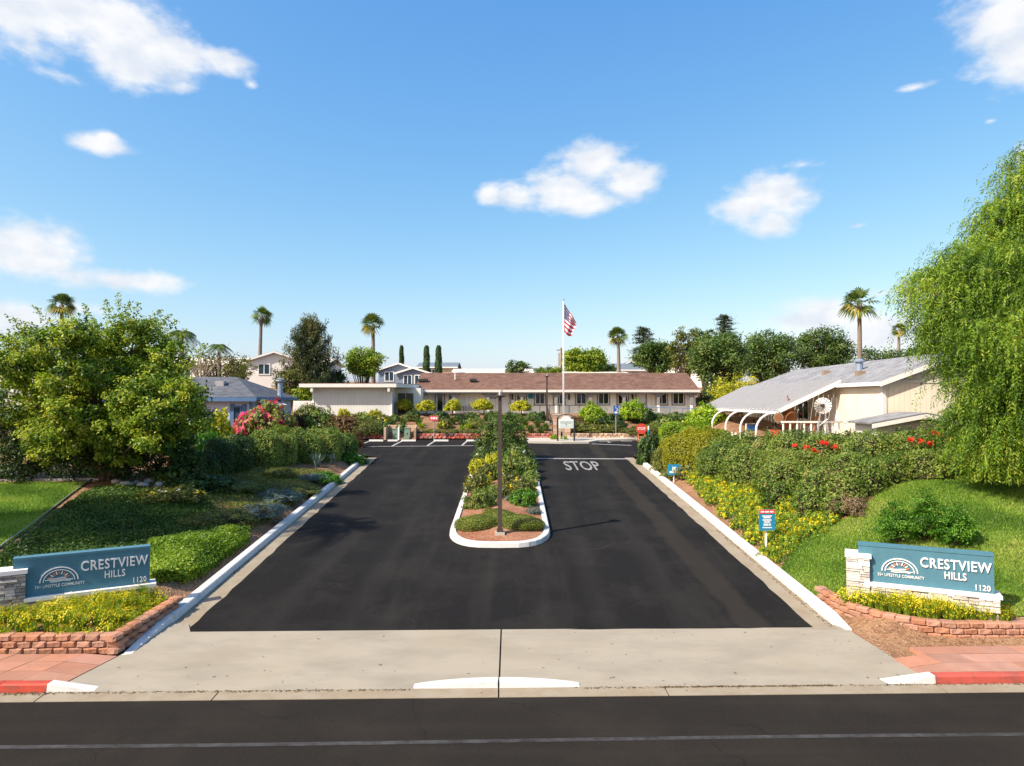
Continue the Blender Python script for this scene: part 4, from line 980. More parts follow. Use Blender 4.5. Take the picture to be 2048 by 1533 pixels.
def left_house():
    R = empty('blue_house', (-17, 39, 2.6), 0, 'low blue-grey house with dark roof and blue trim, behind the left hedge', 'house')
    def lx(px, d=39): return (px - 1024) / F * d + 17
    x1 = lx(505); x0 = -8; dp = 6.8
    ez = 5.05 - 2.6
    m = MB(); m.box(x0, x1, 0, dp, -.8, ez - .05); m.build('wall', M['bluewall'], R)
    rf = MB(); o = .35; rz = 3.72; y0, y1 = -o, dp + o; xa, xb = x0 - o, x1 + o
    ry = dp / 2; rx1 = x1 - 2.3; rx0 = x0 + 4
    rf.quad((xa, y0, ez), (xb, y0, ez), (rx1, ry, rz), (rx0, ry, rz)); rf.quad((xb, y0, ez), (xb, y1, ez), (rx1, ry, rz)); rf.quad((xb, y1, ez), (xa, y1, ez), (rx0, ry, rz), (rx1, ry, rz)); rf.quad((xa, y1, ez), (xa, y0, ez), (rx0, ry, rz))
    rf.quad((xa, y0, ez - .02), (xa, y1, ez - .02), (xb, y1, ez - .02), (xb, y0, ez - .02))
    ro = rf.build('roof', M['roofdark'], R)
    m = MB(); m.box(xa, xb, y0 - .03, y0, ez - .24, ez - .012); m.box(xb, xb + .03, y0 - .03, y1, ez - .16, ez - .012); m.build('fascia', M['bluetrim'], R)
    for px in (402, 458):
        x = lx(px, 42); m = MB(); m.box(x - .25, x + .25, 1.6, 2.1, 3.1, 3.42); m.build('roof_vent', M['metal'], ro)
    x = x1 + .16; yy = 4.2; m = MB(); m.tube([(x, yy, 1.9), (x, yy, 2.5), (x, yy, 2.75), (x, yy, 3.4)], [.2, .2, .17, .16], 12); p = m.build('flue_pipe', M['pipe'], ro)
    m = MB(); m.tube([(x, yy, 3.4), (x, yy, 3.48), (x, yy, 3.55)], [.2, .32, .25], 12); m.tube([(x, yy, 3.58), (x, yy, 3.68)], [.30, .06], 12); m.build('flue_cap', M['metal'], p)
    window(R, 1.2, 2.3, .85, 1.95, x1 + .05, M['bluetrim'], M['glassblue'], 1, .08, .06, 'window', 'x')
    wn = window(R, lx(466), lx(484), .85, 1.95, 0, M['bluetrim'], M['glassblue'], 1, .08, .06)
    for a in (lx(461), lx(485.5)): m = MB(); m.box(a, a + .22, -.05, -.003, -.3, 2.05); m.build('shutter', M['bluetrim'], R)
    m = MB(); m.box(x1 - .16, x1 + .02, -.03, -.003, -.8, ez - .3); m.build('corner_board', M['bluetrim'], R)
    m = MB(); slab_roof(m, [(x1 + .95, .4, 2.0), (x1 + .95, 3.2, 2.0), (x1 + .02, 3.2, 2.28), (x1 + .02, .4, 2.28)], .05); m.build('awning', M['white'], R)
    m = MB(); m.box(lx(382), lx(397), -.25, -.003, 1.6, 1.85); m.build('hanging_planter', M['signred'], R)
    m = MB(); m.box(lx(381), lx(398), -.06, -.003, 1.3, 2.0); m.build('shutter', M['bluetrim'], R)
left_house()

def right_house():
    # ridge runs away from the camera, parallel with the driveway
    th = math.atan2(.7, 16.6); c = (17.2, 26.0, 3.0)
    R = empty('cream_house', c, -th, 'cream manufactured house with grey roof and a white patio cover, on the right bank', 'house')
    # local: x right, y away; gable end at y=0; ridge at x=0
    Lh = 17.0; w = 3.0; ez = 2.68; rz = 3.80
    m = MB(); m.box(-w, w, 0, Lh, -.9, ez - .03); m.build('wall', M['cream'], R)
    m = MB(); m.prism_y([(-w, ez - .028), (w, ez - .028), (0, rz - .15)], .003, .12); m.build('gable', M['cream'], R)
    m = MB(); m.box(-w + .02, w - .02, -.03, -.003, ez - .14, ez - .02); m.build('gable_board', M['offwhite'], R)
    rf = MB(); o = .22; s = (rz - ez) / w
    slab_roof(rf, [(-w - o, -o, ez - o * s), (0, -o, rz), (0, Lh + o, rz), (-w - o, Lh + o, ez - o * s)], .1)
    slab_roof(rf, [(.003, -o, rz), (w + o, -o, ez - o * s), (w + o, Lh + o, ez - o * s), (.003, Lh + o, rz)], .1)
    ro = rf.build('roof', M['roofgrey'], R)
    for sg in (-1, 1):
        m = MB(); m.prism_y([(0, rz - .02), (0, rz - .2), (sg * (w + o), ez - o * s - .2), (sg * (w + o), ez - o * s - .02)], -o - .04, -o - .003); m.build('barge_board', M['white'], R)
    m = MB(); m.box(-w - o - .05, -w - o - .003, -o, Lh, ez - o * s - .16, ez - o * s - .01); m.build('gutter', M['white'], R)
    m = MB(); m.box(-w - .03, -w - .003, .0, .14, -.9, ez - .2); m.box(-w - .03, -w + .12, -.03, -.003, -.9, ez - .2); m.build('corner_board', M['offwhite'], R)
    m = MB(); m.box(w - .5, w - .36, -.03, -.003, -.9, ez - .2); m.build('corner_board', M['white'], R)
    window(R, w - .34, w - .02, .9, 1.9, 0, M['white'], M['glass'], 1, .05, .05)
    # patio roof of corrugated panels, y 3.6 .. 17.7
    y0, y1 = 3.6, 17.9; xo, xi = -w - 2.75, -w - .05; zo, zi = 1.44, ez + .06
    n = 26; dy = (y1 - y0) / n
    pr = empty('patio_cover', (0, 0, 0)); pr.parent = R
    for i in range(n):
        a = y0 + dy * i; m = MB()
        slab_roof(m, [(xo, a, zo), (xo, a + dy - .05, zo), (xi, a + dy - .05, zi), (xi, a, zi)], .03)
        m.hexa([(xo, a, zo - .02), (xo, a + .06, zo - .02), (xi, a + .06, zi - .02), (xi, a, zi - .02), (xo, a + .012, zo + .075), (xo, a + .048, zo + .075), (xi, a + .048, zi + .075), (xi, a + .012, zi + .075)])
        m.build('roof_panel', M['patio'], pr)
    m = MB(); m.box(xo - .06, xo + .02, y0 - .05, y1 + .05, zo - .16, zo - .04); m.build('patio_beam', M['white'], R)
    m = MB(); m.hexa([(xo, y0 - .08, zo - .15), (xi, y0 - .08, zi - .16), (xi, y0 - .02, zi - .16), (xo, y0 - .02, zo - .15), (xo, y0 - .08, zo + .03), (xi, y0 - .08, zi + .03), (xi, y0 - .02, zi + .03), (xo, y0 - .02, zo + .03)]); m.build('patio_barge_board', M['white'], R)
    # curved white arches carrying the low edge
    for yy in (y0 + .6, y0 + 3.0, y0 + 5.6, y0 + 8.4, y0 + 11.2, y0 + 13.8):
        m = MB(); pts = []
        for k in range(9):
            t = math.pi / 2 * k / 8; pts.append((xo + .12 - 1.0 * (1 - math.cos(math.pi / 2 - t)) * .85, yy, zo - .14 - .85 * (1 - math.sin(math.pi / 2 - t))))
        pts = [(xo + .1 - .85 * math.sin(k / 8 * math.pi / 2) , yy, zo - .12 - .8 * (1 - math.cos(k / 8 * math.pi / 2))) for k in range(9)] + [(xo - .75, yy, -.6)]
        m.tube(pts, .05, 8); m.build('arch_post', M['white'], R)
    # patio back: door, window, rail
    m = MB(); m.box(-w - .06, -w - .003, 4.0, 4.85, 0, 2.0); d = m.build('door', M['white'], R)
    m = MB(); m.tube([(-w - .1, 4.1, .95), (-w - .1, 4.1, 1.1)], .02, 6); m.build('handle', M['metal'], d)
    window(R, 7.2, 8.6, .9, 1.95, -w, M['white'], M['glass'], 2, .06, .05, 'window', 'x')
    window(R, 11.2, 12.6, .9, 1.95, -w, M['white'], M['glass'], 2, .06, .05, 'window', 'x')
    # roof furniture
    def rp(x, y): return (x, y, rz + x * s)
    def vent(x, y, r, h, mat, nm):
        z = rz - abs(x) * s; m = MB(); m.tube([(x, y, z - .1), (x, y, z + h)], r, 10); o = m.build(nm, M[mat], ro)
        m = MB(); m.tube([(x, y, z + h), (x, y, z + h + .06), (x, y, z + h + .16)], [r * 1.5, r * 1.6, r * .7], 10); m.build('vent_cap', M[mat], o)
    vent(-1.5, 5.2, .16, .38, 'pipe', 'flue_pipe')
    for (x, y) in ((-2.2, 3.6), (-1.6, 8.6)):
        z = rz - abs(x) * s; m = MB(); m.box(x - .16, x + .16, y - .16, y + .16, z - .1, z + .18); m.build('roof_vent', M['wood'], ro)
    def W(x, y, z=0): return R.matrix_world @ Vector((x, y, z))
    bpy.context.view_layer.update()
    # shed in front of the gable wall
    p = W(-2.85, -1.5, -.1); Sd = empty('garden_shed', p, -th + .0, 'low white garden shed with a shallow grey roof against the cream gable wall', 'shed')
    m = MB(); m.box(-1.35, 1.35, -.45, 1.2, -.6, 1.25); m.build('wall', M['annexwall'], Sd)
    m = MB(); slab_roof(m, [(-1.62, -.7, 1.2), (.25, -.7, 1.55), (.25, 1.25, 1.55), (-1.62, 1.25, 1.2)], .07); slab_roof(m, [(.253, -.7, 1.55), (1.62, -.7, 1.28), (1.62, 1.25, 1.28), (.253, 1.25, 1.55)], .07); m.build('roof', M['roofgrey'], Sd)
    m = MB(); m.prism_y([(-1.62, 1.0), (.25, 1.36), (1.62, 1.08), (1.62, 1.22), (.25, 1.5), (-1.62, 1.14)], -.74, -.703); m.build('fascia', M['white'], Sd)
    for k in range(2):
        q = W(-1.3 + k * .7, -1.7 - k * .2, -.1); o = empty('gas_bollard', q, 0, 'orange post with a pipe, %s of two beside the garden shed' % ('left' if k == 0 else 'right'), 'post')
        m = MB(); m.tube([(0, 0, -.4), (0, 0, 1.05)], .075, 10); m.build('post', M['orangepost'], o)
        m = MB(); m.tube([(-.12, 0, 1.05), (.2, 0, 1.08)], .05, 8); m.build('pipe', M['rust'], o)
    # windmill ornament on the patio
    q = W(-w - 1.35, 2.3, .1); o = empty('windmill', q, -.35, 'white garden windmill with a round fan, in front of the patio', 'windmill')
    hz = 1.55
    for (sx, sy) in ((-1, -1), (1, -1), (1, 1), (-1, 1)):
        m = MB(); m.tube([(sx * .32, sy * .32, -.5), (sx * .06, sy * .06, hz - .05)], .02, 6); m.build('tower_leg', M['metal'], o)
    m = MB()
    for z in (.2, .7, 1.2): 
        k = .32 - .26 * (z + .5) / (hz + .45)
        m.tube([(-k, -k, z), (k, -k, z + .3), (k, k, z), (-k, k, z + .3), (-k, -k, z)], .012, 5)
    m.build('tower_brace', M['metal'], o)
    for i in range(16):
        t = 2 * math.pi * i / 16; c1, s1 = math.cos(t), math.sin(t); r0, r1 = .09, .34; a0, a1 = .13, .155
        def pt(r, da, y): return (r * math.cos(t + da), y, hz + r * math.sin(t + da))
        m = MB(); m.hexa([pt(r0, -a0, -.16), pt(r1, -a1, -.16), pt(r1, a1, -.10), pt(r0, a0, -.12), pt(r0, -a0, -.15), pt(r1, -a1, -.15), pt(r1, a1, -.09), pt(r0, a0, -.11)]); m.build('fan_blade', M['white'], o)
    m = MB(); m.tube([(0, -.2, hz), (0, .25, hz)], .05, 10); m.build('hub', M['darkmetal'], o)
    # patio railing
    q = W(-w - 2.95, 2.6, 0); o = empty('patio_railing', q, -th, 'white patio railing with square balusters behind the flowering hedge', 'railing')
    m = MB(); m.box(0, 2.7, -.05, .05, .93, 1.0); m.box(0, 2.7, -.03, .03, .1, .16); m.build('rail', M['white'], o)
    for i in range(10): m = MB(); m.box(.05 + i * .29, .11 + i * .29, -.025, .025, .16, .93); m.build('baluster', M['white'], o)
    # ornaments: brown basket chair, round brown disc sign, brown figure, red lamp, blue board
    q = W(-w - 1.9, 4.6, 0); o = empty('wicker_chair', q, .3, 'rust brown hanging wicker chair under the patio cover', 'chair')
    m = MB(); m.tube([(0, 0, .55), (0, 0, .75), (0, 0, 1.2), (0, 0, 1.5), (0, 0, 1.62)], [.1, .28, .32, .22, .06], 14); m.build('basket', M['rust'], o, True)
    m = MB(); m.tube([(0, 0, 1.6), (0, .1, 2.1)], .03, 6); m.build('hanger', M['rust'], o)
    for sx in (-.35, .35): m = MB(); m.tube([(sx, 0, -.3), (0, 0, .56)], .03, 6); m.build('leg', M['rust'], o)
    q = W(-w - 1.15, 4.2, 0); o = empty('rocking_horse', q, -.5, 'rust brown wooden garden figure beside the wicker chair', 'ornament')
    m = MB(); m.tube([(-.2, 0, .85), (.2, 0, .88)], [.12, .1], 10); m.tube([(.16, 0, .9), (.26, 0, 1.15)], [.09, .06], 8); m.tube([(.25, 0, 1.15), (.4, 0, 1.08)], [.065, .04], 8); m.build('body', M['rust'], o)
    for x in (-.25, .22):
        for y in (-.1, .1): m = MB(); m.tube([(x, y, -.3), (x, y, .75)], .04, 6); m.build('leg', M['rust'], o)
    q = W(xo - .02, y0 - .12, 0); o = empty('round_plaque', q, -.1, 'round brown wooden plaque hanging at the patio corner', 'plaque')
    m = MB(); m.v = []; m.tube([(0, -.05, 1.12), (0, .0, 1.12)], .21, 24); m.build('disc', M['wood'], o)
    m = MB(); m.tube([(-.12, 0, 1.28), (0, 0, 1.42), (.12, 0, 1.28)], .012, 5); m.build('cord', M['darkmetal'], o)
    m = MB(); m.tube([(0, -.056, 1.12), (0, -.052, 1.12)], .16, 24); m.build('disc_face', M['rust'], o)
    q = W(xo + .2, 15.5, 0); o = empty('umbrella_table', q, 0, 'small red parasol standing under the far end of the patio cover', 'parasol')
    m = MB(); m.tube([(0, 0, .75), (0, 0, 1.12)], [.75, .25], 10); m.build('canopy', M['signpink'], o); m = MB(); m.tube([(0, 0, -1.2), (0, 0, 1.12)], .03, 6); m.build('pole', M['white'], o)
    q = W(xo + .3, 8.2, 0); o = empty('blue_chair', q, .2, 'white framed garden chair with blue seat back behind the golden hedge', 'chair')
    m = MB(); m.tube([(-.28, .1, -.5), (-.28, .1, .68), (.28, .1, .68), (.28, .1, -.5)], .035, 6); m.build('frame', M['white'], o); m = MB(); m.box(-.2, .2, .07, .13, .1, .6); m.build('backrest', M['parkblue'], o)
    m = MB(); m.box(-.26, .26, -.35, .1, -.05, .0); m.build('seat', M['white'], o)
    for k, (yy, xx, ht, mt) in enumerate(((5.4, .5, .85, 'signred'), (6.9, .9, .75, 'greenbox'), (9.6, .8, .9, 'wood'), (12, .8, .8, 'parkblue'), (3.9, .2, .6, 'signred'))):
        q = W(xo + xx, yy, 0); o = empty('garden_pot', q, 0, '%s garden pot stored under the patio cover, %s of five from the near end' % ({'signred': 'red', 'greenbox': 'green', 'wood': 'brown', 'parkblue': 'blue'}[mt], ['second', 'third', 'fourth', 'last', 'first'][k]), 'pot')
        m = MB(); m.tube([(0, 0, -.4), (0, 0, 0), (0, 0, ht * .5), (0, 0, ht * .6)], [.14, .2, .26, .28], 10); m.build('pot', M[mt], o)
        m = MB(); m.tube([(0, 0, ht * .6), (0, 0, ht)], [.1, .03], 6); m.build('stem', M['twig'], o)
    return R
RH = right_house()

def far_house(name, label, px, py_base, d, w, dep, h, rise, wall, roof, gable='y', rz=0.0, wins=(), cat='house', trim='white', over=.3, zb=None):
    p = P(px, py_base, d); g = float(T(p.x, p.y))
    R = empty(name, p, rz, label, cat)
    m = MB(); m.box(-w / 2, w / 2, 0, dep, min(-.2, g - p.z - .3), h); m.build('wall', M[wall], R)
    rf = MB(); fa = MB()
    if gable == 'y':
        m = MB(); m.prism_y([(-w / 2, h), (w / 2, h), (0, h + rise)], .003, dep - .003); m.build('gable', M[wall], R)
        s = rise / (w / 2); e = w / 2 + over
        slab_roof(rf, [(-e, -over, h - over * s + .08), (0, -over, h + rise + .08), (0, dep, h + rise + .08), (-e, dep, h - over * s + .08)], .1)
        slab_roof(rf, [(.003, -over, h + rise + .08), (e, -over, h - over * s + .08), (e, dep, h - over * s + .08), (.003, dep, h + rise + .08)], .1)
        for sg in (-1, 1): fa.prism_y([(0, h + rise + .06), (0, h + rise - .12), (sg * e, h - over * s - .12), (sg * e, h - over * s + .06)], -over - .05, -over - .003)
    else:
        m = MB(); m.prism_x([(0, h), (dep, h), (dep / 2, h + rise)], -w / 2 + .003, w / 2 - .003); m.build('gable', M[wall], R)
        s = rise / (dep / 2); e = w / 2 + over
        slab_roof(rf, [(-e, -over, h - over * s + .06), (e, -over, h - over * s + .06), (e, dep / 2, h + rise + .06), (-e, dep / 2, h + rise + .06)], .1)
        slab_roof(rf, [(-e, dep / 2 + .003, h + rise + .06), (e, dep / 2 + .003, h + rise + .06), (e, dep + over, h - over * s + .06), (-e, dep + over, h - over * s + .06)], .1)
        fa.box(-e, e, -over - .04, -over - .003, h - over * s - .12, h - over * s + .04)
    rf.build('roof', M[roof], R); fa.build('fascia', M[trim], R)
    for (x0, x1, z0, z1) in wins: window(R, x0, x1, z0, z1, 0, M['white'], M['glassblue'], 2, .09, .06)
    return R
def far_houses():
    far_house('white_house', 'tall white gabled house with one small window, behind the conifer on the left', 549, 771, 66, 5.2, 9, 2.4, .85, 'farwall', 'roofdark', 'y', .12, [(-1.55, -.4, 1.0, 2.1)])
    far_house('white_house', 'small white house wing right of the conifer trunk, mostly hidden', 612, 772, 68, 4, 6, 2.2, .6, 'farwall', 'roofcream', 'x', 0, [(-1, 0, .9, 1.7)])
    r = far_house('grey_house', 'grey-blue house with white gables and trim, behind the annex roof', 797, 768, 78, 4.6, 8, 1.6, .75, 'farblue', 'roofteal', 'y', 0, [(-1.6, -.5, .25, 1.4), (.0, 1.0, .25, 1.4)])
    far_house('grey_house', 'low white-trimmed gable wing in front of the grey-blue house', 826, 768, 77, 3.6, 6, 1.25, .55, 'farblue', 'roofcream', 'y', 0, [(-1.1, -.1, -.2, 1.0), (.15, 1.15, -.2, 1.0)])
    far_house('tan_house', 'tan house with teal roof between the two right cypresses', 874, 765, 92, 5.0, 7, 2.1, .7, 'fartan', 'roofteal', 'x', 0, [(-1.2, -.2, .9, 1.8)])
    far_house('flat_house', 'long cream low-pitched house above the clubhouse roof ridge, left of the flagpole', 985, 764, 86, 9.8, 6, 1.15, .55, 'farwall', 'roofcream', 'x', 0, [(-3.5, -1.8, .3, .95), (1, 2.8, .3, .95)])
    far_house('teal_house', 'dark teal roofed house partly hidden by the flat cream house', 905, 762, 100, 6, 6, 1.1, .5, 'farblue', 'roofteal', 'x', 0, [(-1, 1, .3, .9)])
    far_house('brown_house', 'house with dark low roof just left of the flagpole top of the clubhouse', 1100, 762, 92, 5.2, 6, 1.3, .5, 'farwall', 'roofdark', 'x', 0, [(-1, 1, .4, 1)])
    far_house('cream_roof_house', 'cream low-arched roof directly behind the clubhouse ridge, right of the flagpole', 1195, 764, 72, 6.4, 6, .75, .38, 'farwall', 'roofcream', 'x', 0, [(-1, 1, .1, .5)])
    far_house('cream_house_far', 'cream house with a dark blue-grey gable behind the right fan palm', 1268, 762, 90, 5.6, 7, 1.5, .9, 'roofcream', 'roofteal', 'x', 0, [(-.6, 2.2, .45, 1.2)])
    far_house('blue_gable_house', 'small blue gable peeking above the cream house by the palm', 1262, 752, 98, 3.6, 5, 1.3, .8, 'farblue', 'roofteal', 'y', 0, [(-.6, .6, .4, 1.1)])
    far_house('white_house', 'white house half hidden among the oaks on the right', 1380, 760, 84, 6.4, 6, 1.9, .9, 'farwall', 'roofcream', 'y', -.3, [(-1.4, -.2, .7, 1.5)])
    far_house('white_house', 'white house seen through the large tree at the left edge', 410, 775, 74, 9, 6, 2.6, .7, 'farwall', 'roofcream', 'x', 0, [(-3, -1.5, 1, 2)])
    far_house('white_house', 'pale house at the far left edge behind the trees', 60, 800, 48, 9, 6, 2.2, .8, 'farwall', 'roofdark', 'x', 0, [(-2, -.5, .9, 1.8)])
far_houses()
# ------------------------------------------------------------------ street furniture
def poles():
    # flagpole with flag
    b = P(1127, 884, 44.6); base = Vector((b.x, b.y, float(pl(44.6)) + .14)); R = empty('flagpole', base, 0, 'tall white flagpole in front of the clubhouse', 'flagpole')
    top = P(1127, 602, 44.6).z - base.z
    m = MB(); m.tube([(0, 0, -.1), (0, 0, top * .5), (0, 0, top)], [.055, .045, .03], 10); m.build('pole', M['polewhite'], R, True)
    m = MB(); m.tube([(0, 0, top), (0, 0, top + .05), (0, 0, top + .11), (0, 0, top + .14)], [.02, .07, .07, .02], 10); m.build('finial', M['metal'], R, True)
    m = MB(); m.tube([(.05, -.05, 1.2), (.05, -.05, top - .1)], .006, 4); m.build('halyard', M['white'], R)
    fz = base.z + top - .12
    Fo = empty('flag', (base.x + .05, base.y, fz), 0, 'drooping red, white and blue striped flag on the flagpole', 'flag')
    def fp(u, v):
        a = Vector((0, 0, -1.85 * v)); zr = -1.36 - .30 * min(v, .5) - 1.35 * max(0, v - .5); bq = Vector((.82 - .10 * min(v, .5) - .55 * max(0, v - .5), 0, zr))
        p = a.lerp(bq, u); p.y += (.10 * math.sin(u * 8 + v * 2.0) - .05 * math.sin(v * 11)) * u ** .5; p.x += .05 * math.sin(v * 10 + u * 3) * u; p.z -= .10 * math.sin(u * math.pi) * (.3 + v); return p
    nu = 26
    for st_ in range(13):
        m = MB()
        for i in range(nu):
            u0, u1 = i / nu, (i + 1) / nu
            if st_ < 7 and u1 <= .43: continue
            for q in range(2):
                v0, v1 = (st_ + q / 2) / 13, (st_ + (q + 1) / 2) / 13
                m.quad(fp(u0, v0), fp(u1, v0), fp(u1, v1), fp(u0, v1))
        m.build('stripe', M['flagred' if st_ % 2 == 0 else 'flagwhite'], Fo, True, False)
    m = MB(); nk = 11
    for i in range(nk):
        for j in range(14):
            u0, u1 = i / nk * .423, (i + 1) / nk * .423; v0, v1 = j / 14 * 7 / 13, (j + 1) / 14 * 7 / 13
            m.quad(fp(u0, v0), fp(u1, v0), fp(u1, v1), fp(u0, v1))
    can = m.build('canton', M['flagblue'], Fo, True, False)
    m = MB()
    for r in range(9):
        for c in range(6 if r % 2 == 0 else 5):
            u = .036 + (c + (0 if r % 2 == 0 else .5)) * .07; v = (r + .8) / 9.6 * 7 / 13; p = fp(u, v); p = p + Vector((0, -.012, 0)); s = .028
            pts = []
            for k in range(10):
                t = math.pi / 2 + k * math.pi / 5; rr = s if k % 2 == 0 else s * .42; pts.append((p.x + rr * math.cos(t), p.y, p.z + rr * math.sin(t)))
            m.quad(*pts)
    m.build('stars', M['flagwhite'], can, False, False)
    # brown lamp post on the bank by the clubhouse
    b = at(1094, 846); lamp('lamp_post', b, P(1094, 754, b.y).z - b.z, 'slim brown lamp post on the bank in front of the clubhouse', .07)
    # utility pole
    b = P(1122.5, 760, 82); R = empty('utility_pole', (b.x, b.y, float(T(b.x, b.y))), 0, 'weathered utility pole behind the clubhouse roof, beside the flagpole', 'utility pole')
    h = P(1122.5, 696, 82).z - float(T(b.x, b.y)); m = MB(); m.tube([(0, 0, -.5), (0, 0, h)], [.17, .13], 8); m.build('pole', M['wood'], R)
    m = MB(); m.box(-.55, .15, -.06, .06, h - .35, h - .22); m.build('crossarm', M['wood'], R); m = MB(); m.tube([(-.3, 0, h - 2.2), (-.3, 0, h - .6)], .1, 8); m.build('transformer', M['metal'], R)
    # directory board
    g = float(pl(43.6)) + .14; b = P(1132, 882, 43.9); R = empty('directory_board', (b.x, 43.9, g), 0, 'white directory board with arched top on black posts, before the stone pier', 'notice board')
    sc = 43.9 / F; z1 = P(0, 832, 43.9).z - g; z0 = P(0, 857, 43.9).z - g; w = 16 * sc
    m = MB(); poly = [(-w, z0), (w, z0), (w, z1 - .22)] + [(w * .62 * math.cos(t), z1 - .22 + .2 * math.sin(t)) for t in [math.pi * k / 10 for k in range(0, 11)]] + [(-w, z1 - .22)]
    m.prism_y(poly, -.05, .05); bd = m.build('board', M['white'], R)
    m = MB(); m.prism_y([(-w * .82, z0 + .08), (w * .82, z0 + .08), (w * .82, z1 - .3), (-w * .82, z1 - .3)], -.062, -.051); m.build('map_panel', plain('map_panel', (.60, .70, .66), .4, .05, 8), bd)
    m = MB(); m.box(-.012, .012, -.07, -.063, z0 + .12, z0 + .3); m.box(-.05, .05, -.07, -.063, z0 + .26, z0 + .285)
    for k in range(3): m.box(-w * .7, w * .7, -.07, -.063, z1 - .36 - k * .07, z1 - .35 - k * .07)
    m.build('map_lines', M['greytrim'], bd)
    for x in (-w - .02, w + .02):
        m = MB(); m.box(x - .05, x + .05, -.05, .05, -.2, z1 - .1); m.build('post', M['darkmetal'], R)
    m = MB(); pr = [(w * 1.0 * math.cos(math.pi * k / 12), 0, z1 - .16 + .24 * math.sin(math.pi * k / 12)) for k in range(13)]; m.tube(pr, .025, 6); m.build('top_moulding', M['darkmetal'], R)
    # stone piers of the garden steps
    for k, (a, c, ty) in enumerate(((1107, 1121, 831), (1126, 1140, 834))):
        d = 46.1; b = P((a + c) / 2, 880, d); gz = float(pl(45.5)) + .1; R = empty('stone_pier', (b.x, d, gz), 0, 'tan block pier at the foot of the garden steps, %s of the pair' % ('left' if k == 0 else 'right'), 'pier')
        hh = P(0, ty, d).z - gz; ww = (c - a) / F * d / 2; nc = int(hh / .2)
        for i in range(nc):
            m = MB(); z = i * hh / nc
            if i % 2: m.box(-ww, -.004, -ww, ww, z + .006, z + hh / nc - .006); m.box(.004, ww, -ww, ww, z + .006, z + hh / nc - .006)
            else: m.box(-ww, ww, -ww, ww, z + .006, z + hh / nc - .006)
            m.build('block', M['blocktan'], R)
        m = MB(); m.box(-ww - .03, ww + .03, -ww - .03, ww + .03, hh + .002, hh + .07); m.build('cap', M['walk'], R)
    R = st(empty('garden_steps', (0, 0, 0)), 'concrete garden steps climbing the bank to the clubhouse porch')
    for i in range(8):
        y = 46.2 + i * .85; m = MB(); m.box(2.85, 3.75, y, y + .87, 1.8, 2.45 + i * .145); m.build('step', M['walk'], R)
    # signs on posts
    def post_sign(name, label, px, py_top, py_bot, py_foot, wpx, mat, d, post='metal', lines=(), pr=.03, ptop=None):
        b = P(px, py_foot, d); R = empty(name, b, 0, label, 'sign'); sc = d / F
        zt = P(px, py_top, d).z - b.z; zb = P(px, py_bot, d).z - b.z; w = wpx * sc / 2
        m = MB(); m.tube([(0, .02, -.2), (0, .02, zt - .02)], pr, 8); m.build('post', M[post], R)
        m = MB(); m.box(-w, w, -.03 - pr, -.005 - pr, zb, zt); pn = m.build('panel', M[mat], R)
        for (x0, x1, a, c, mt) in lines:
            m = MB(); m.box(-w + 2 * w * x0, -w + 2 * w * x1, -.036 - pr, -.0305 - pr, zb + (zt - zb) * a, zb + (zt - zb) * c); m.build('print', M[mt], pn)
        return R, pn, w, zb, zt, pr
    def words(pn, txt, size, x, z, mat, pr, xs=1, bold=.002):
        me = text_mesh(txt, size, .002, 'CENTER', xs, bold); me.materials.append(M[mat]); o = new_obj('lettering', me, None, pn); o.location = (x, -.036 - pr, z); o.rotation_euler = (math.pi / 2, 0, 0)
    post_sign('parking_sign', 'small faded red sign on a metal post in front of the red block wall', 868, 832, 841.5, 883, 17, 'signpink', 45.0, 'metal', [(.12, .3, .3, .7, 'white'), (.36, .66, .3, .7, 'white'), (.72, .88, .3, .7, 'white')])
    R, pn, w, zb, zt, pr = post_sign('accessible_parking_sign', 'blue parking sign on a metal post above the tan block wall', 1232, 812, 829, 874, 10, 'parkblue', 46.0, 'metal', [(.2, .8, .12, .3, 'white')])
    m = MB(); z = zb + (zt - zb) * .62; m.tube([(0, -.04 - pr, z - .13), (.09, -.04 - pr, z - .09), (.09, -.04 - pr, z + .02), (0, -.04 - pr, z + .05), (-.02, -.04 - pr, z + .15)], .018, 5); m.build('symbol', M['white'], pn)
    a = at(1348, 966); R, pn, w, zb, zt, pr = post_sign('blue_notice', 'small blue yard sign with a white emblem beside the right kerb, nearer the stop line', 1348, 929, 950, 966, 25, 'signcyan', a.y, 'white', [(.12, .88, .18, .36, 'white')])
    m = MB(); z = zb + (zt - zb) * .62; s = (zt - zb) * .2; m.prism_y([(-s, z - s), (s, z - s), (s * .8, z + s), (s * .35, z + .4 * s), (0, z + .9 * s), (-s * .35, z + .4 * s), (-s * .8, z + s)], -.036 - pr, -.0305 - pr); m.build('emblem', M['white'], pn)
    a = at(1534, 1104); R, pn, w, zb, zt, pr = post_sign('notice_sign', 'red and blue notice on a white post among the yellow flowers', 1533, 1019, 1060, 1104, 31, 'signcyan', a.y, 'white', [(0, 1, .8, 1.0, 'signred'), (.2, .8, .66, .715, 'white'), (.28, .72, .58, .645, 'white'), (.22, .78, .46, .53, 'polewhite'), (.3, .7, .36, .43, 'polewhite'), (.27, .58, .22, .32, 'polewhite'), (.62, .74, .22, .32, 'polewhite'), (.2, .8, .10, .15, 'polewhite')], .035)
    for x0, x1 in ((.1, .32), (.38, .62), (.68, .92)):
        m = MB(); m.box(-w + 2 * w * x0, -w + 2 * w * x1, -.042 - pr, -.0365 - pr, zb + (zt - zb) * .86, zb + (zt - zb) * .93); m.build('print', M['white'], pn)
    # red octagonal STOP board on an orange barricade
    d = 44.5; b = P(1283, 883, d); b.z = float(pl(d)) + .005; R = empty('stop_barricade', b, .05, 'round red STOP board on an orange and white folding barricade', 'sign')
    zc = P(0, 858, d).z - b.z; r = .36
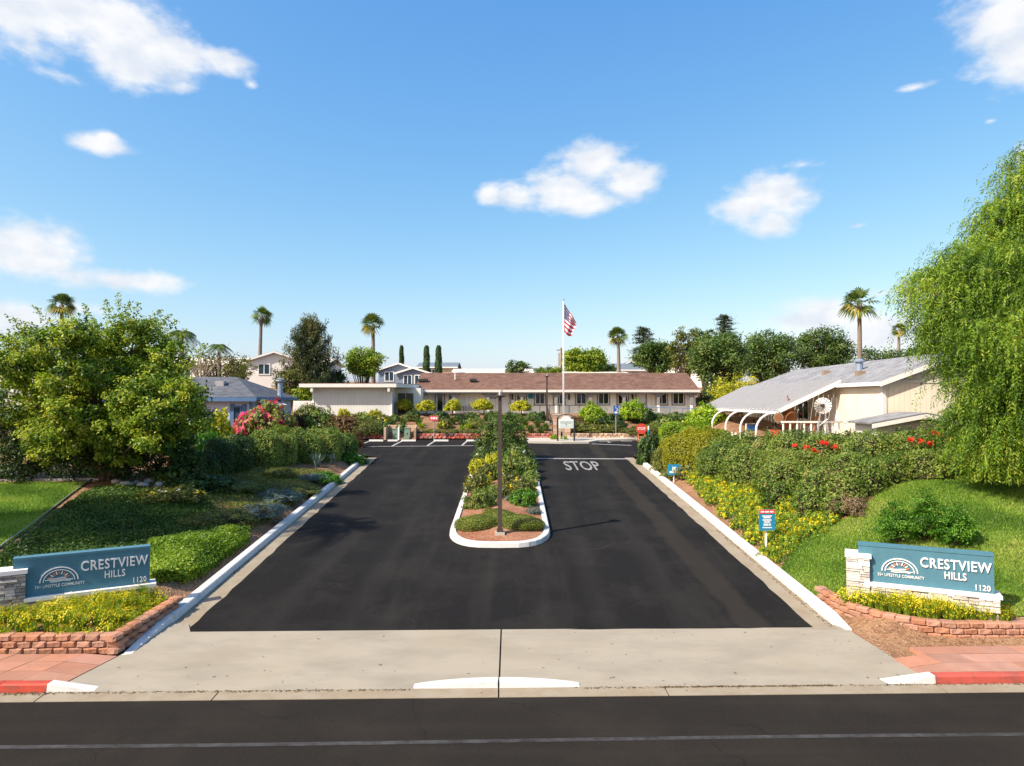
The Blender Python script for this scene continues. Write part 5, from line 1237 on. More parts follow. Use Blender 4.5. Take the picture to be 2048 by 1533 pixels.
    m = MB(); m.prism_y([(r * math.cos(math.pi / 8 + k * math.pi / 4), zc + r * 1.0 * math.sin(math.pi / 8 + k * math.pi / 4)) for k in range(8)], -.03, .0); pn = m.build('board', M['signred'], R)
    words(pn, 'STOP', .24, 0, zc, 'white', -.004, .9, .006)
    for x in (-.22, .22):
        m = MB(); m.tube([(x, -.25, 0), (x, .0, zc - .33)], .022, 6); m.tube([(x, .3, 0), (x, .03, zc - .33)], .022, 6); m.build('leg', M['orangepost'], R)
    m = MB(); m.box(-.26, .26, -.2, -.17, .30, .37); m.build('crossbar', M['orangepost'], R)
    b2 = P(1297, 880, d + .4); R = empty('white_bollard', (b2.x, d + .4, float(pl(d))), 0, 'thin white and blue marker post beside the STOP barricade', 'post')
    m = MB(); m.tube([(0, 0, 0), (0, 0, .95)], .05, 8); m.build('post', M['white'], R); m = MB(); m.tube([(0, 0, .5), (0, 0, .75)], .055, 8); m.build('band', M['signcyan'], R); m = MB(); m.tube([(0, 0, .95), (0, 0, 1.02)], [.05, .015], 8); m.build('cap', M['white'], R)
    # little blue marker at the island's far end
    b = P(1049, 905, 37.0); R = empty('blue_marker', (b.x, 37.0, float(pl(37.0)) + .1), 0, 'small blue marker flag at the far right corner of the island', 'marker')
    m = MB(); m.tube([(0, 0, 0), (0, 0, .55)], .02, 6); m.build('post', M['metal'], R); m = MB(); m.prism_y([(-.12, .15), (.12, .2), (.15, .55), (-.02, .6), (-.1, .45)], -.02, .02); m.build('flag_panel', M['parkblue'], R)
poles()

def car_park():
    # block walls at the foot of the bank
    rb = block_meshes(M['blockred'], 4, .3, .17, .2, .03); tb = block_meshes(M['blocktan'], 4, .3, .17, .2, .03)
    def wl(label, x0, x1, y, mesh, seed, top=2):
        r = empty('block_wall', (0, 0, 0), 0, label, 'retaining wall'); block_wall(r, [(x0, y), (x1, y)], top, mesh, .305, .172, .03, float(pl(y)) + .06, None, seed)
    wl('low red block wall at the foot of the bank, left of the utility boxes', -12.6, -8.55, 45.55, rb, 5)
    wl('long low red block wall at the foot of the bank behind the faded red sign', -6.35, -.4, 45.55, rb, 6)
    wl('short low red block wall right of the island trees, by the garden steps', 1.0, 2.55, 45.6, rb, 7)
    wl('low tan block wall on the right of the directory board', 4.0, 8.4, 45.75, tb, 8)
    # utility alcove
    R = empty('utility_alcove', (-7.45, 45.5, float(pl(45.5))), 0, 'three-sided tan wall recess in the bank around green utility boxes', 'wall')
    m = MB(); m.box(-.95, .95, 1.0, 1.14, -.1, .95); m.build('back_wall', M['blocktan'], R)
    for s in (-1, 1):
        m = MB(); m.hexa([(s * 1.0 - .07, -.1, -.1), (s * 1.0 + .07, -.1, -.1), (s * .95 + .07, .998, -.1), (s * .95 - .07, .998, -.1), (s * 1.0 - .07, -.1, .8), (s * 1.0 + .07, -.1, .8), (s * .95 + .07, .998, .95), (s * .95 - .07, .998, .95)]); m.build('side_wall', M['blocktan'], R)
    for k, (x, w, h, lb) in enumerate(((-.38, .36, .68, 'left green utility box inside the tan recess'), (.42, .36, .74, 'right green utility box inside the tan recess'))):
        o = empty('utility_box', (-7.45 + x, 46.0, float(pl(45.5)) + .0), 0, lb, 'utility box')
        m = MB(); m.box(-w / 2, w / 2, -.2, .3, -.02, h); m.build('cabinet', M['greenbox'], o)
        m = MB(); m.box(-w / 2 - .02, w / 2 + .02, -.23, .33, h + .002, h + .05); m.build('lid', M['greenbox'], o); m = MB(); m.box(-.03, .03, -.215, -.202, h * .45, h * .6); m.build('latch', M['darkmetal'], o)
    o = empty('white_bollard', (-7.5, 45.35, float(pl(45.3))), 0, 'white guard post in front of the green utility boxes', 'post')
    m = MB(); m.tube([(0, 0, 0), (0, 0, .85), (0, 0, .9)], [.07, .07, .03], 10); m.build('post', M['white'], o)
    # wheel stops
    for k, (a, b) in enumerate(((739, 767), (776, 796), (803, 832), (868, 897), (933, 960))):
        p, q = gp(a, 883.2), gp(b, 883.2); o = empty('wheel_stop', ((p.x + q.x) / 2, p.y, float(pl(p.y)) + .004), 0, 'white concrete wheel stop, %s from the left in the parking row' % ['first', 'second', 'third', 'fourth', 'fifth'][k], 'wheel stop', 'wheel stops of the parking row')
        w = (q.x - p.x) / 2; m = MB(); m.prism_x([(-.08, 0), (.08, 0), (.055, .11), (-.055, .11)], -w, w); m.build('bar', M['whitekerb'], o)
        m = MB(); [m.tube([(s * w * .7, 0, .1), (s * w * .7, 0, .118)], .02, 6) for s in (-1, 1)]; m.build('anchor_pin', M['metal'], o)
    # concrete path in front of the steps
    m = MB(); zz = lambda y: float(pl(y)) + .13
    pts = [(1.05, 43.7), (3.2, 43.4), (4.9, 43.5), (5.6, 44.3), (8.2, 45.2), (12.5, 45.4), (12.5, 46.2), (4.5, 46.05), (.95, 45.5)]
    k = len(pts); m.v = [(x, y, zz(y)) for x, y in pts] + [(x, y, zz(y) - .2) for x, y in pts]; m.f = [tuple(range(k)), tuple(reversed(range(k, 2 * k)))] + [(i, k + i, k + (i + 1) % k, (i + 1) % k) for i in range(k)]; m.mi = [0] * len(m.f)
    st(m.build('footpath', M['walk']), 'pale concrete footpath with kerb in front of the directory board')
car_park()
# ------------------------------------------------------------------ vegetation builders
def lump_fn(rng, amp, k=6):
    kv = rng.normal(size=(k, 3)) * 2.6; ph = rng.uniform(0, 6.28, k)
    return lambda d: 1 + amp * np.sin(d @ kv.T + ph).sum(1) / math.sqrt(k)
def dome_pts(rng, n, lump=.14, thick=.3, zmin=-.45, sq=0):
    z = rng.uniform(zmin, 1, n); t = rng.uniform(0, 2 * math.pi, n); r = np.sqrt(1 - z * z)
    d = np.stack([r * np.cos(t), r * np.sin(t), z], 1); R = lump_fn(rng, lump)(d)
    rad = R * (1 - thick * rng.random(n) ** 1.6)
    if sq: rad = rad * .94 / (np.abs(d) ** sq).sum(1) ** (1 / sq)
    p = d * rad[:, None]; p[:, 2] = (p[:, 2] - zmin) / (1 - zmin)
    return p, d
def dome_foliage(seed, n, L, W, mat, lump=.14, thick=.3, up=0.0, rand=.9, zmin=-.45, tbias=0., name='foliage', ncl=75, cs=.105):
    rng = np.random.default_rng(seed)
    if ncl:
        c, cd_ = dome_pts(rng, ncl, lump * 1.3, thick, zmin); k = n // ncl; n = k * ncl
        c *= rng.uniform(.9, 1.08, (ncl, 1)); p = np.repeat(c, k, 0) + rng.normal(size=(n, 3)) * cs * np.array([1, 1, .85]); p[:, 2] = np.abs(p[:, 2]); d = np.repeat(cd_, k, 0)
        ct = np.repeat(rng.normal(size=ncl) * .16, k); loc = unit(p - np.repeat(c, k, 0))
        nr = unit(d * .5 + loc * .6 + rng.normal(size=(n, 3)) * rand * .55 + np.array([0, 0, up + .2]))
    else:
        p, d = dome_pts(rng, n, lump, thick, zmin); nr = unit(d + rng.normal(size=(n, 3)) * rand * .6 + np.array([0, 0, up])); ct = np.sin(p * 7 + rng.uniform(0, 6, 3)).sum(1) / 6 * .35
    ax = rng.normal(size=(n, 3)) + d * .8 + np.array([0, 0, .4])
    tint = np.clip(.48 + ct + rng.normal(size=n) * .22 + tbias, 0, 1)
    return quads_mesh(name, leaves(p, nr, L, W, rng, ax), mat, tint)
def dome_core(seed, k=.62, zmin=-.45):
    rng = np.random.default_rng(seed); m = MB(); nl, nt = 7, 11
    for i in range(nl + 1):
        zz = zmin + (1 - zmin) * i / nl * .985; r = math.sqrt(max(0, 1 - zz * zz))
        for j in range(nt):
            t = 2 * math.pi * j / nt; q = k * rng.uniform(.85, 1.1)
            m.v.append((r * q * math.cos(t), r * q * math.sin(t), (zz * q - zmin * q) / (1 - zmin) - .02))
    for i in range(nl):
        for j in range(nt): m.f.append((i * nt + j, i * nt + (j + 1) % nt, (i + 1) * nt + (j + 1) % nt, (i + 1) * nt + j)); m.mi.append(0)
    m.f.append(tuple(nl * nt + j for j in range(nt))); m.mi.append(0)
    return m.mesh('branches', [M['twig']])
def blades_mesh(seed, n, mat, spread=.9, name='foliage', width=.05, curl=.6):
    """clump of strap leaves: unit radius, unit height"""
    rng = np.random.default_rng(seed); out = []; tn = []
    for i in range(n):
        t = rng.uniform(0, 6.283); lean = rng.uniform(.1, 1) * spread; r0 = rng.uniform(0, .25); c, s_ = math.cos(t), math.sin(t); h = rng.uniform(.7, 1.05); tw = rng.uniform(.3, .9)
        def pt(u, w): 
            r = r0 + lean * u ** 1.5; z = h * (u - curl * .5 * u ** 3 * lean)
            ww = w * width * (1 - u) ** .6
            return (r * c - ww * s_, r * s_ + ww * c, z)
        us = [0, .45, .8, 1.0]
        for a, b in zip(us[:-1], us[1:]): out.append([pt(a, -1), pt(a, 1), pt(b, 1), pt(b, -1)]); tn.append(rng.random())
    return quads_mesh(name, np.array(out), mat, np.array(tn))
def star_flowers(pos, nrm, r, rng, mat, name='flowers', petals=5):
    n = len(pos); a = unit(np.cross(nrm, rng.normal(size=(n, 3)))); b = np.cross(nrm, a); V = []; rr = r * rng.uniform(.7, 1.25, n)[:, None]
    for k in range(petals):
        t = 2 * math.pi * k / petals; w = .42
        d = a * math.cos(t) + b * math.sin(t); d1 = a * math.cos(t - w) + b * math.sin(t - w); d2 = a * math.cos(t + w) + b * math.sin(t + w)
        V.append(np.stack([pos, pos + d1 * rr * .62 + nrm * rr * .2, pos + d * rr + nrm * rr * .1, pos + d2 * rr * .62 + nrm * rr * .2], 1))
    V = np.concatenate(V, 0); return quads_mesh(name, V, mat, np.tile(rng.random(n), petals))
def dome_flowers(seed, n, r, mat, zlo=.35, name='flowers', lump=.14):
    rng = np.random.default_rng(seed); p, d = dome_pts(rng, max(12, n // 4) * 3, lump, .04); k = p[:, 2] > zlo; p, d = p[k][:max(6, n // 6)], d[k][:max(6, n // 6)]
    i = rng.integers(0, len(p), n); p = p[i] * 1.04 + rng.normal(size=(n, 3)) * .07; d = d[i]; return star_flowers(p, unit(d + np.array([0, -.2, .5]) + rng.normal(size=(n, 3)) * .3), r, rng, mat, name)
SPEC = {}
def spec(key, n, L, W, mat, flowers=None, **kw):
    SPEC[key] = [(dome_foliage(100 + hash(key) % 50 * 0 + i * 17 + len(SPEC) * 3, n, L, W, L_[mat], **kw), dome_core(7 + i)) for i in range(3)]
    if flowers: SPEC[key] = [(a, b) + tuple(dome_flowers(300 + i * 5 + j, f[0], f[1], L_[f[2]]) for j, f in enumerate(flowers)) for i, (a, b) in enumerate(SPEC[key])]
spec('dark', 2600, .20, .10, 'dark'); spec('oak', 2600, .2, .1, 'oak'); spec('mid', 2600, .17, .085, 'hedge'); spec('olive', 3400, .16, .05, 'olive', lump=.08)
spec('lime', 3000, .16, .09, 'lime', lump=.1); spec('yellow', 2600, .19, .10, 'yellow', lump=.16); spec('gold', 9000, .085, .05, 'gold', lump=.08, thick=.16, ncl=0)
spec('trim', 11000, .075, .042, 'hedge', lump=.06, thick=.15, ncl=0); spec('green', 3600, .15, .07, 'green', lump=.1); spec('blue', 3000, .16, .035, 'blue', lump=.12, up=.2)
spec('bronze', 2800, .17, .08, 'bronze'); spec('low', 4600, .12, .035, 'olive', lump=.12, up=.3, ncl=130, cs=.09)
spec('whitefl', 3000, .15, .075, 'oak', [(70, .06, 'fwhite')]); spec('pinkwhite', 3200, .15, .07, 'mid' if False else 'hedge', [(46, .06, 'fwhite')])
spec('goldfl', 2800, .16, .07, 'olive', [(60, .06, 'fyellow'), (20, .05, 'fwhite')])
spec('boug', 4200, .12, .08, 'olive', [(520, .085, 'fpink')])
spec('mound', 7000, .085, .035, 'moundl', lump=.09, thick=.2, ncl=0, up=.25)
STRAP = [blades_mesh(i, 90, L_['oak']) for i in range(3)]; STRAPY = [blades_mesh(i + 5, 80, L_['lime']) for i in range(2)]; AGAVE = [blades_mesh(i + 9, 34, L_['blue'], .8, 'foliage', .085, .2) for i in range(2)]
FLOWERP = []
for i in range(4):
    rng = np.random.default_rng(60 + i); fo = blades_mesh(60 + i, 150, L_['cover2'], .75, 'foliage', .03, .5)
    n = 85; t = rng.uniform(0, 6.28, n); r = np.sqrt(rng.random(n)) * .95; p = np.stack([r * np.cos(t), r * np.sin(t), 1.08 - .35 * r ** 2 - rng.random(n) * .3], 1)
    FLOWERP.append((fo, star_flowers(p, unit(np.stack([.5 * np.cos(t) * r, .5 * np.sin(t) * r - .3, np.ones(n)], 1)), .064, rng, L_['fyellow'])))
GAZ = []
for i in range(4):
    fo = dome_foliage(80 + i, 900, .26, .07, L_['cover2'], lump=.2, thick=.5); fl = dome_flowers(90 + i, 120, .085, L_['fyellow'], .25); f2 = dome_flowers(95 + i, 6, .08, L_['forange'], .3)
    GAZ.append((fo, fl, f2))
_cnt = {}
def ordw(i):
    o1 = ['first', 'second', 'third', 'fourth', 'fifth', 'sixth', 'seventh', 'eighth', 'ninth', 'tenth', 'eleventh', 'twelfth', 'thirteenth', 'fourteenth', 'fifteenth', 'sixteenth', 'seventeenth', 'eighteenth', 'nineteenth']
    if i < 19: return o1[i]
    t, u = divmod(i + 1, 10); return ['twentieth', 'thirtieth', 'fortieth'][t - 2] if u == 0 else ['twenty', 'thirty', 'forty'][t - 2] + '-' + o1[u - 1]
def shrub(key, loc, rx, h, label, ry=None, name=None, group=None, rz=None, cat='shrub', stem=0.0):
    k = _cnt.get(key, 0); _cnt[key] = k + 1; v = SPEC[key][k % len(SPEC[key])]
    nm = name or {'boug': 'bougainvillea'}.get(key, 'shrub')
    o = empty(nm, loc, (k * 1.9) % 6.28 if rz is None else rz, label, cat, group)
    parts = []
    for i, me in enumerate(v):
        c = new_obj(['foliage', 'branches', 'flowers', 'blossoms'][i], me, None, o); c.scale = (rx, ry or rx, h); c.location = (0, 0, stem - .03); parts.append(c)
    if stem:
        m = MB(); m.tube([(0, 0, -.15), (.03, .02, stem * .6), (0, 0, stem + h * .3)], [.06, .05, .04], 6); m.build('stem', M['trunk'], o)
    return o
def clump(meshes, loc, r, h, label, name='strap_plant', group=None, cat='plant'):
    k = _cnt.get(name, 0); _cnt[name] = k + 1; me = meshes[k % len(meshes)]
    me = me if isinstance(me, tuple) else (me,)
    if len(me) == 1:
        o = new_obj(name, me[0]); o.location = loc; o.scale = (r, r, h); o.rotation_euler = (0, 0, k * 2.1 % 6.28); tag(o, label, cat, group); return o
    o = empty(name, loc, k * 2.1 % 6.28, label, cat, group)
    for i, mm in enumerate(me): c = new_obj(['foliage', 'flowers', 'orange_flowers'][i], mm, None, o); c.scale = (r, r, h)
    return o

def limbs(base, tips, r0, seed, mat='trunk', fork=.45):
    rg = random.Random(seed); m = MB(); base = Vector(base)
    for t in tips:
        t = Vector(t); n = 5; pts = []; mid = base.lerp(t, fork); mid.z = base.z + (t.z - base.z) * (fork + .12); mid.x = base.x + (t.x - base.x) * fork * .6; mid.y = base.y + (t.y - base.y) * fork * .6
        for i in range(n + 1):
            u = i / n; p = base.lerp(mid, u).lerp(mid.lerp(t, u), u); pts.append(p + Vector((rg.uniform(-1, 1), rg.uniform(-1, 1), 0)) * .05 * (u * (1 - u)) * 4)
        m.tube(pts, [r0 * (1 - .85 * i / n) for i in range(n + 1)], 6)
    return m
def crown_mesh(lobes, ncl, nl, cr, L, W, mat, seed, up=.3, droop=0, name='crown', tb=0., shell=(.55, 1.05), csp=.2):
    """lobes: (x,y,z,rx,ry,rz). leaf clusters through the outer shell of each lobe"""
    rng = np.random.default_rng(seed); Ps, Ns, Ts = [], [], []
    vol = np.array([l[3] * l[5] for l in lobes]); cnt = np.maximum(3, (ncl * vol / vol.sum()).astype(int))
    for l, c in zip(lobes, cnt):
        d = unit(rng.normal(size=(c, 3))); rad = rng.uniform(shell[0], shell[1], c) ** .7
        cc = np.array(l[:3]) + d * rad[:, None] * np.array(l[3:6]); ct = rng.normal(size=c) * csp + .45 + tb
        n = c * nl; off = rng.normal(size=(n, 3)) * cr * np.array([.62, .62, .45]); cd_ = np.repeat(d, nl, 0)
        Ps.append(np.repeat(cc, nl, 0) + off); Ns.append(unit(cd_ * .6 + np.array([0, 0, up]) + rng.normal(size=(n, 3)) * .55)); Ts.append(np.repeat(ct, nl) + rng.normal(size=n) * .14)
    p, nr, t = np.concatenate(Ps), np.concatenate(Ns), np.clip(np.concatenate(Ts), 0, 1)
    ax = rng.normal(size=p.shape) + nr * .3; ax[:, 2] -= droop
    return quads_mesh(name, leaves(p, nr, L, W, rng, ax), L_[mat], t)
def tree(name, label, base, lobes, ncl, nl, cr, L, W, mat, seed, r0=.18, group=None, up=.3, droop=0, cat='tree', ntips=9, stems=1, **kw):
    base = Vector(base); o = empty(name, base, 0, label, cat, group); rel = [(l[0] - base.x, l[1] - base.y, l[2] - base.z) + tuple(l[3:]) for l in lobes]
    rg = random.Random(seed); tips = [Vector(l[:3]) + Vector((rg.uniform(-.5, .5) * l[3], rg.uniform(-.5, .5) * l[4], rg.uniform(-.2, .6) * l[5])) for l in rel for _ in range(max(1, ntips // len(rel)))]
    m = MB()
    for s_ in range(stems):
        b0 = Vector((rg.uniform(-.4, .4), rg.uniform(-.3, .3), -.3)) if stems > 1 else Vector((0, 0, -.3)); mm = limbs(b0, tips[s_::stems], r0, seed + s_); n = len(m.v); m.v += mm.v; m.f += [tuple(i + n for i in f) for f in mm.f]; m.mi += mm.mi
    m.build('trunk', M['trunk'], o, True)
    new_obj('crown', crown_mesh(rel, ncl, nl, cr, L, W, mat, seed, up, droop, **kw), None, o); return o
def plobes(lst, d, sy=.8):
    out = []
    for q in lst:
        px, py, r = q[:3]; dd = d + (q[3] if len(q) > 3 else 0); p = P(px, py, dd); R = r / F * dd; out.append((p.x, p.y, p.z, R, R * sy, R * (q[4] if len(q) > 4 else .85)))
    return out
def auto_tree(name, label, pxc, ptop, pbase, hw, d, mat, seed, leaf=.28, ncl=170, nl=26, group=None, shape='round', **kw):
    rg = random.Random(seed); L = []; H = pbase - ptop; n = 9
    for i in range(n):
        u = (i + .5) / n; y = ptop + H * (.16 + .6 * u); prof = {'round': math.sin(math.pi * (.18 + .72 * u)), 'tall': .55 + .4 * math.sin(math.pi * u), 'cone': .18 + .8 * u}[shape]
        for s_ in (-1, 1) if i % 2 else (0, 1, -1):
            r = hw * rg.uniform(.34, .5) * max(.55, prof); x = pxc + s_ * (hw * prof - r * .8) * rg.uniform(.6, 1) ; L.append((x, max(y + rg.uniform(-.05, .05) * H, ptop + r * .8), r, rg.uniform(-1, 1) * hw / F * d * .5))
    b = P(pxc, pbase, d); gz = float(T(b.x, b.y)); b.z = min(b.z, gz) if abs(b.z - gz) > 3 else gz
    return tree(name, label, b, plobes(L, d), ncl, nl, hw / F * d * .17, leaf, leaf * .5, mat, seed, r0=max(.1, hw / F * d * .06), group=group, **kw)

def fan_palm(label, px, ptop, pbase, d, seed, crown=1.5, group='fan palms on the skyline', dead=.3):
    top = P(px, ptop, d); b = P(px, pbase, d); gz = min(float(T(b.x, b.y)), b.z); cz = top.z - crown * .75
    o = empty('fan_palm', (b.x, b.y, gz), 0, label, 'palm tree', group); h = cz - gz; rg = random.Random(seed)
    m = MB(); n = 9; bend = rg.uniform(-.25, .25)
    m.tube([(bend * (i / n) ** 2 * .6, 0, h * i / n) for i in range(n + 1)], [.24 - .09 * (i / n) + (.04 if i == n else 0) for i in range(n + 1)], 9); m.build('trunk', M['palmtrunk'], o, True)
    fr = []; tn = []; rng = np.random.default_rng(seed); c0 = np.array([bend * .6, 0, h])
    for k in range(28):
        el = math.radians(-60 + 145 * ((k + .5) / 28) ** 1.0 + rg.uniform(-6, 6)); az = rg.uniform(0, 6.283); dirv = np.array([math.cos(az) * math.cos(el), math.sin(az) * math.cos(el), math.sin(el)])
        side = unit(np.cross(dirv, [0, 0, 1.0])); upv = np.cross(side, dirv); ro = rg.uniform(-.8, .8); side, upv = side * math.cos(ro) + upv * math.sin(ro), upv * math.cos(ro) - side * math.sin(ro); pet = crown * rg.uniform(.26, .38); hub = c0 + dirv * pet; R = crown * rg.uniform(.62, .8)
        tint = .06 if (el < -.45 and rg.random() < dead + .3) else rg.uniform(.3, 1)
        w = .02; fr.append([c0 - side * w, c0 + side * w, hub + side * w, hub - side * w]); tn.append(tint)
        nb = 10
        for j in range(nb):
            a = math.radians(-72 + 144 * j / (nb - 1)); dv = dirv * math.cos(a) + side * math.sin(a) + upv * .12; r = R * (.75 + .25 * math.cos(a)); tip = hub + dv * r + np.array([0, 0, -.26 * r]); sd = unit(np.cross(dv, upv)) * R * .062
            mid = hub + dv * r * .6; fr.append([hub, mid + sd, tip, mid - sd]); tn.append(min(1, max(0, tint + rg.uniform(-.08, .08))))
    new_obj('fronds', quads_mesh('fronds', np.array(fr), L_['palm'], np.array(tn)), None, o); return o
def feather_palm(label, px, ptop, pbase, d, seed, crown=1.7, nf=16, frac=.75, loc=None, h=None, rot=None):
    if loc is None:
        top = P(px, ptop, d); b = P(px, pbase, d); gz = min(float(T(b.x, b.y)), b.z); h = top.z - crown * .45 - gz; loc = (b.x, b.y, gz)
    o = empty('feather_palm', loc, 0, label, 'palm tree'); rg = random.Random(seed)
    m = MB(); m.tube([(0, 0, 0), (.05, 0, h * .5), (0, 0, h)], [.2, .16, .13], 8); m.build('trunk', M['palmtrunk'], o, True)
    fr = []; tn = []
    for k in range(nf):
        az = 6.283 * k / nf + rg.uniform(-.2, .2); el = rg.uniform(.35, 1.25); c, s_ = math.cos(az), math.sin(az); Lf = crown * rg.uniform(.9, 1.15)
        prev = None; ns = 16
        def pt(u): r = Lf * (u * math.cos(el) + .2 * u * u); z = Lf * (u * math.sin(el) - .95 * u * u * (.75 + .45 * math.cos(el))); return np.array([r * c, r * s_, h + z])
        sd = np.array([-s_, c, 0.0])
        for i in range(ns):
            u0, u1 = i / ns, (i + 1) / ns; a, b = pt(u0), pt(u1); fr.append([a - sd * .015, a + sd * .015, b + sd * .012, b - sd * .012]); tn.append(.4)
            if i > 1:
                ll = Lf * .30 * math.sin(math.pi * (.12 + .85 * u0)) ** .7
                for q in (-1, 1):
                    for e in (0, .5):
                        bb = a + (b - a) * e; dv = (b - a) / np.linalg.norm(b - a); tip = bb + sd * q * ll * .75 + dv * ll * .5 + np.array([0, 0, -ll * .45]); mm = (bb + tip) / 2 + np.array([0, 0, .04]); wv = dv * .03
                        fr.append([bb, mm + wv, tip, mm - wv]); tn.append(rg.uniform(.45, 1))
    new_obj('fronds', quads_mesh('fronds', np.array(fr), L_['palm'], np.array(tn)), None, o); return o
# ------------------------------------------------------------------ lawns, ground cover
def in_poly(x, y, poly):
    x = np.asarray(x); y = np.asarray(y); ins = np.zeros(x.shape, bool); n = len(poly); j = n - 1
    for i in range(n):
        xi, yi = poly[i]; xj, yj = poly[j]
        c = ((yi > y) != (yj > y)) & (x < (xj - xi) * (y - yi) / (yj - yi + 1e-12) + xi); ins ^= c; j = i
    return ins
def patch(name, poly, mat, label, cell=.12, lift=.02, kind='structure'):
    xs = np.arange(min(p[0] for p in poly), max(p[0] for p in poly), cell); ys = np.arange(min(p[1] for p in poly), max(p[1] for p in poly), cell)
    X, Y = np.meshgrid(xs, ys); k = in_poly(X + cell / 2, Y + cell / 2, poly); X, Y = X[k], Y[k]
    V = np.stack([np.stack([X + a * cell, Y + b * cell, T(X + a * cell, Y + b * cell) + lift], -1) for a, b in ((0, 0), (1, 0), (1, 1), (0, 1))], 1)
    me = quads_mesh(name, V, mat); import bmesh; bm = bmesh.new(); bm.from_mesh(me); bmesh.ops.remove_doubles(bm, verts=bm.verts, dist=.002); [setattr(f, 'smooth', True) for f in bm.faces]; bm.to_mesh(me); bm.free()
    return tag(new_obj(name, me), label, None, None, kind)
def scatter(poly, n, seed):
    rng = np.random.default_rng(seed); x0, x1 = min(p[0] for p in poly), max(p[0] for p in poly); y0, y1 = min(p[1] for p in poly), max(p[1] for p in poly)
    X = rng.uniform(x0, x1, n * 4); Y = rng.uniform(y0, y1, n * 4); k = in_poly(X, Y, poly); return X[k][:n], Y[k][:n], rng
def grass(name, poly, n, h, label, seed, mat='grass', w=.012, lift=.015):
    X, Y, rng = scatter(poly, n, seed); n = len(X); Z = T(X, Y) + lift; t = rng.uniform(0, 6.28, n); hh = h * rng.uniform(.6, 1.3, n); lean = rng.normal(size=(n, 2)) * .45 * hh[:, None]
    c, s_ = np.cos(t) * w, np.sin(t) * w
    V = np.stack([np.stack([X - c, Y - s_, Z], 1), np.stack([X + c, Y + s_, Z], 1), np.stack([X + lean[:, 0], Y + lean[:, 1], Z + hh], 1)], 1)
    tint = np.clip(.42 + .20 * np.sin(X * 1.3 + np.sin(Y * 1.1) * 1.9) + .16 * np.sin(Y * 2.3 + X * .7 + np.sin(X * 2.9)) + rng.normal(size=n) * .2, 0, 1)
    return tag(new_obj(name, quads_mesh(name, V, L_[mat], tint, 3)), label, 'grass', None, 'stuff')
lawn_mat = ground_mat('lawn_thatch', [(.035, .065, .012), (.06, .105, .018), (.10, .14, .03)], 60, .5)
def xy(v): return (v.x, v.y)
RL = [xy(at(1560, 1140)), (7.05, 15.9), (7.15, 15.2), (7.4, 14.75), (7.75, 14.4), (8.2, 14.15), (8.8, 13.98), (10.1, 13.95), (15, 14.0), (19, 15), (19, 21.8)] + [xy(at(*q)) for q in ((2048, 958), (1960, 953), (1860, 953), (1790, 960), (1745, 1000), (1700, 1035), (1650, 1052), (1600, 1086))]
patch('lawn', RL, lawn_mat, 'sunlit sloping green lawn right of the driveway')
grass('lawn_grass', RL, 230000, .05, 'short green turf blades on the right lawn', 1)
LLp = [xy(at(*q)) for q in ((-40, 1128), (0, 1098), (60, 1060), (120, 1008), (176, 966), (100, 966), (0, 967), (-200, 970), (-420, 1000), (-420, 1100), (-120, 1150))]
patch('lawn', LLp, lawn_mat, 'flat green lawn patch at the left edge behind the dark edging')
grass('lawn_grass', LLp, 110000, .05, 'short green turf blades on the left lawn', 2)
# dark plastic edging of the left lawn
m = MB(); e = [at(-40, 1130), at(0, 1096), at(36, 1071), at(72, 1045), at(110, 1015), at(147, 986), at(176, 965), at(186, 958)]
m.sweep([p + Vector((0, 0, -.05)) for p in e], [(-.015, 0), (.015, 0), (.015, .11), (-.015, .11)]); tag(m.build('lawn_edging', M['metal']), 'grey edging strip running diagonally beside the left lawn', 'edging')
m = MB(); e = [at(-200, 968), at(0, 963), at(100, 962), at(190, 961), at(215, 961)]; m.sweep([p + Vector((0, 0, -.05)) for p in e], [(-.02, 0), (.02, 0), (.02, .13), (-.02, .13)]); tag(m.build('lawn_edging', M['metal']), 'pale level edging strip at the back of the left lawn', 'edging')
def cover(name, poly, n, h, L, W, mat, label, seed, up=.7, lump=.5, tb=0.):
    X, Y, rng = scatter(poly, n, seed); n = len(X); b = .5 + .5 * np.sin(X * 2.3 + np.sin(Y * 1.9) * 1.2) * np.sin(Y * 2.7 + 1.3 * np.sin(X * 1.6)); edge = np.ones(n)
    Z = T(X, Y) + h * (1 - lump + lump * b) * rng.random(n) ** .5
    p = np.stack([X, Y, Z], 1); nr = unit(rng.normal(size=(n, 3)) * .6 + np.array([0, 0, up])); t = np.clip(.5 + tb + .3 * (b - .5) + .15 * np.sin(X * .9 + Y * 1.7) + rng.normal(size=n) * .2, 0, 1)
    return tag(new_obj(name, quads_mesh(name, leaves(p, nr, L, W, rng), L_[mat], t)), label, 'ground cover', None, 'stuff')
DK = [xy(at(*q)) for q in ((-60, 1150), (0, 1112), (60, 1074), (122, 1022), (190, 980), (330, 985), (420, 1010), (440, 1070), (300, 1095), (290, 1130), (130, 1135), (-60, 1190))]
cover('ground_cover', DK, 62000, .20, .09, .045, 'cover', 'dark green low ground cover on the shaded left bank behind the sign', 3, tb=-.1)
BR = [xy(at(*q)) for q in ((300, 1096), (420, 1075), (500, 1068), (498, 1090), (455, 1120), (408, 1158), (372, 1172), (300, 1172), (288, 1130))]
cover('ground_cover', BR, 34000, .34, .085, .05, 'cover2', 'bright green leafy ground cover beside the left sign', 4, lump=.35)
MX = [xy(at(*q)) for q in ((330, 985), (420, 1010), (440, 1070), (505, 1066), (560, 1030), (640, 985), (660, 950), (560, 935), (430, 945), (330, 960))]
cover('ground_cover', MX, 26000, .16, .08, .03, 'olive', 'patchy olive ground cover on the left bank beside the kerb', 5, tb=-.05)
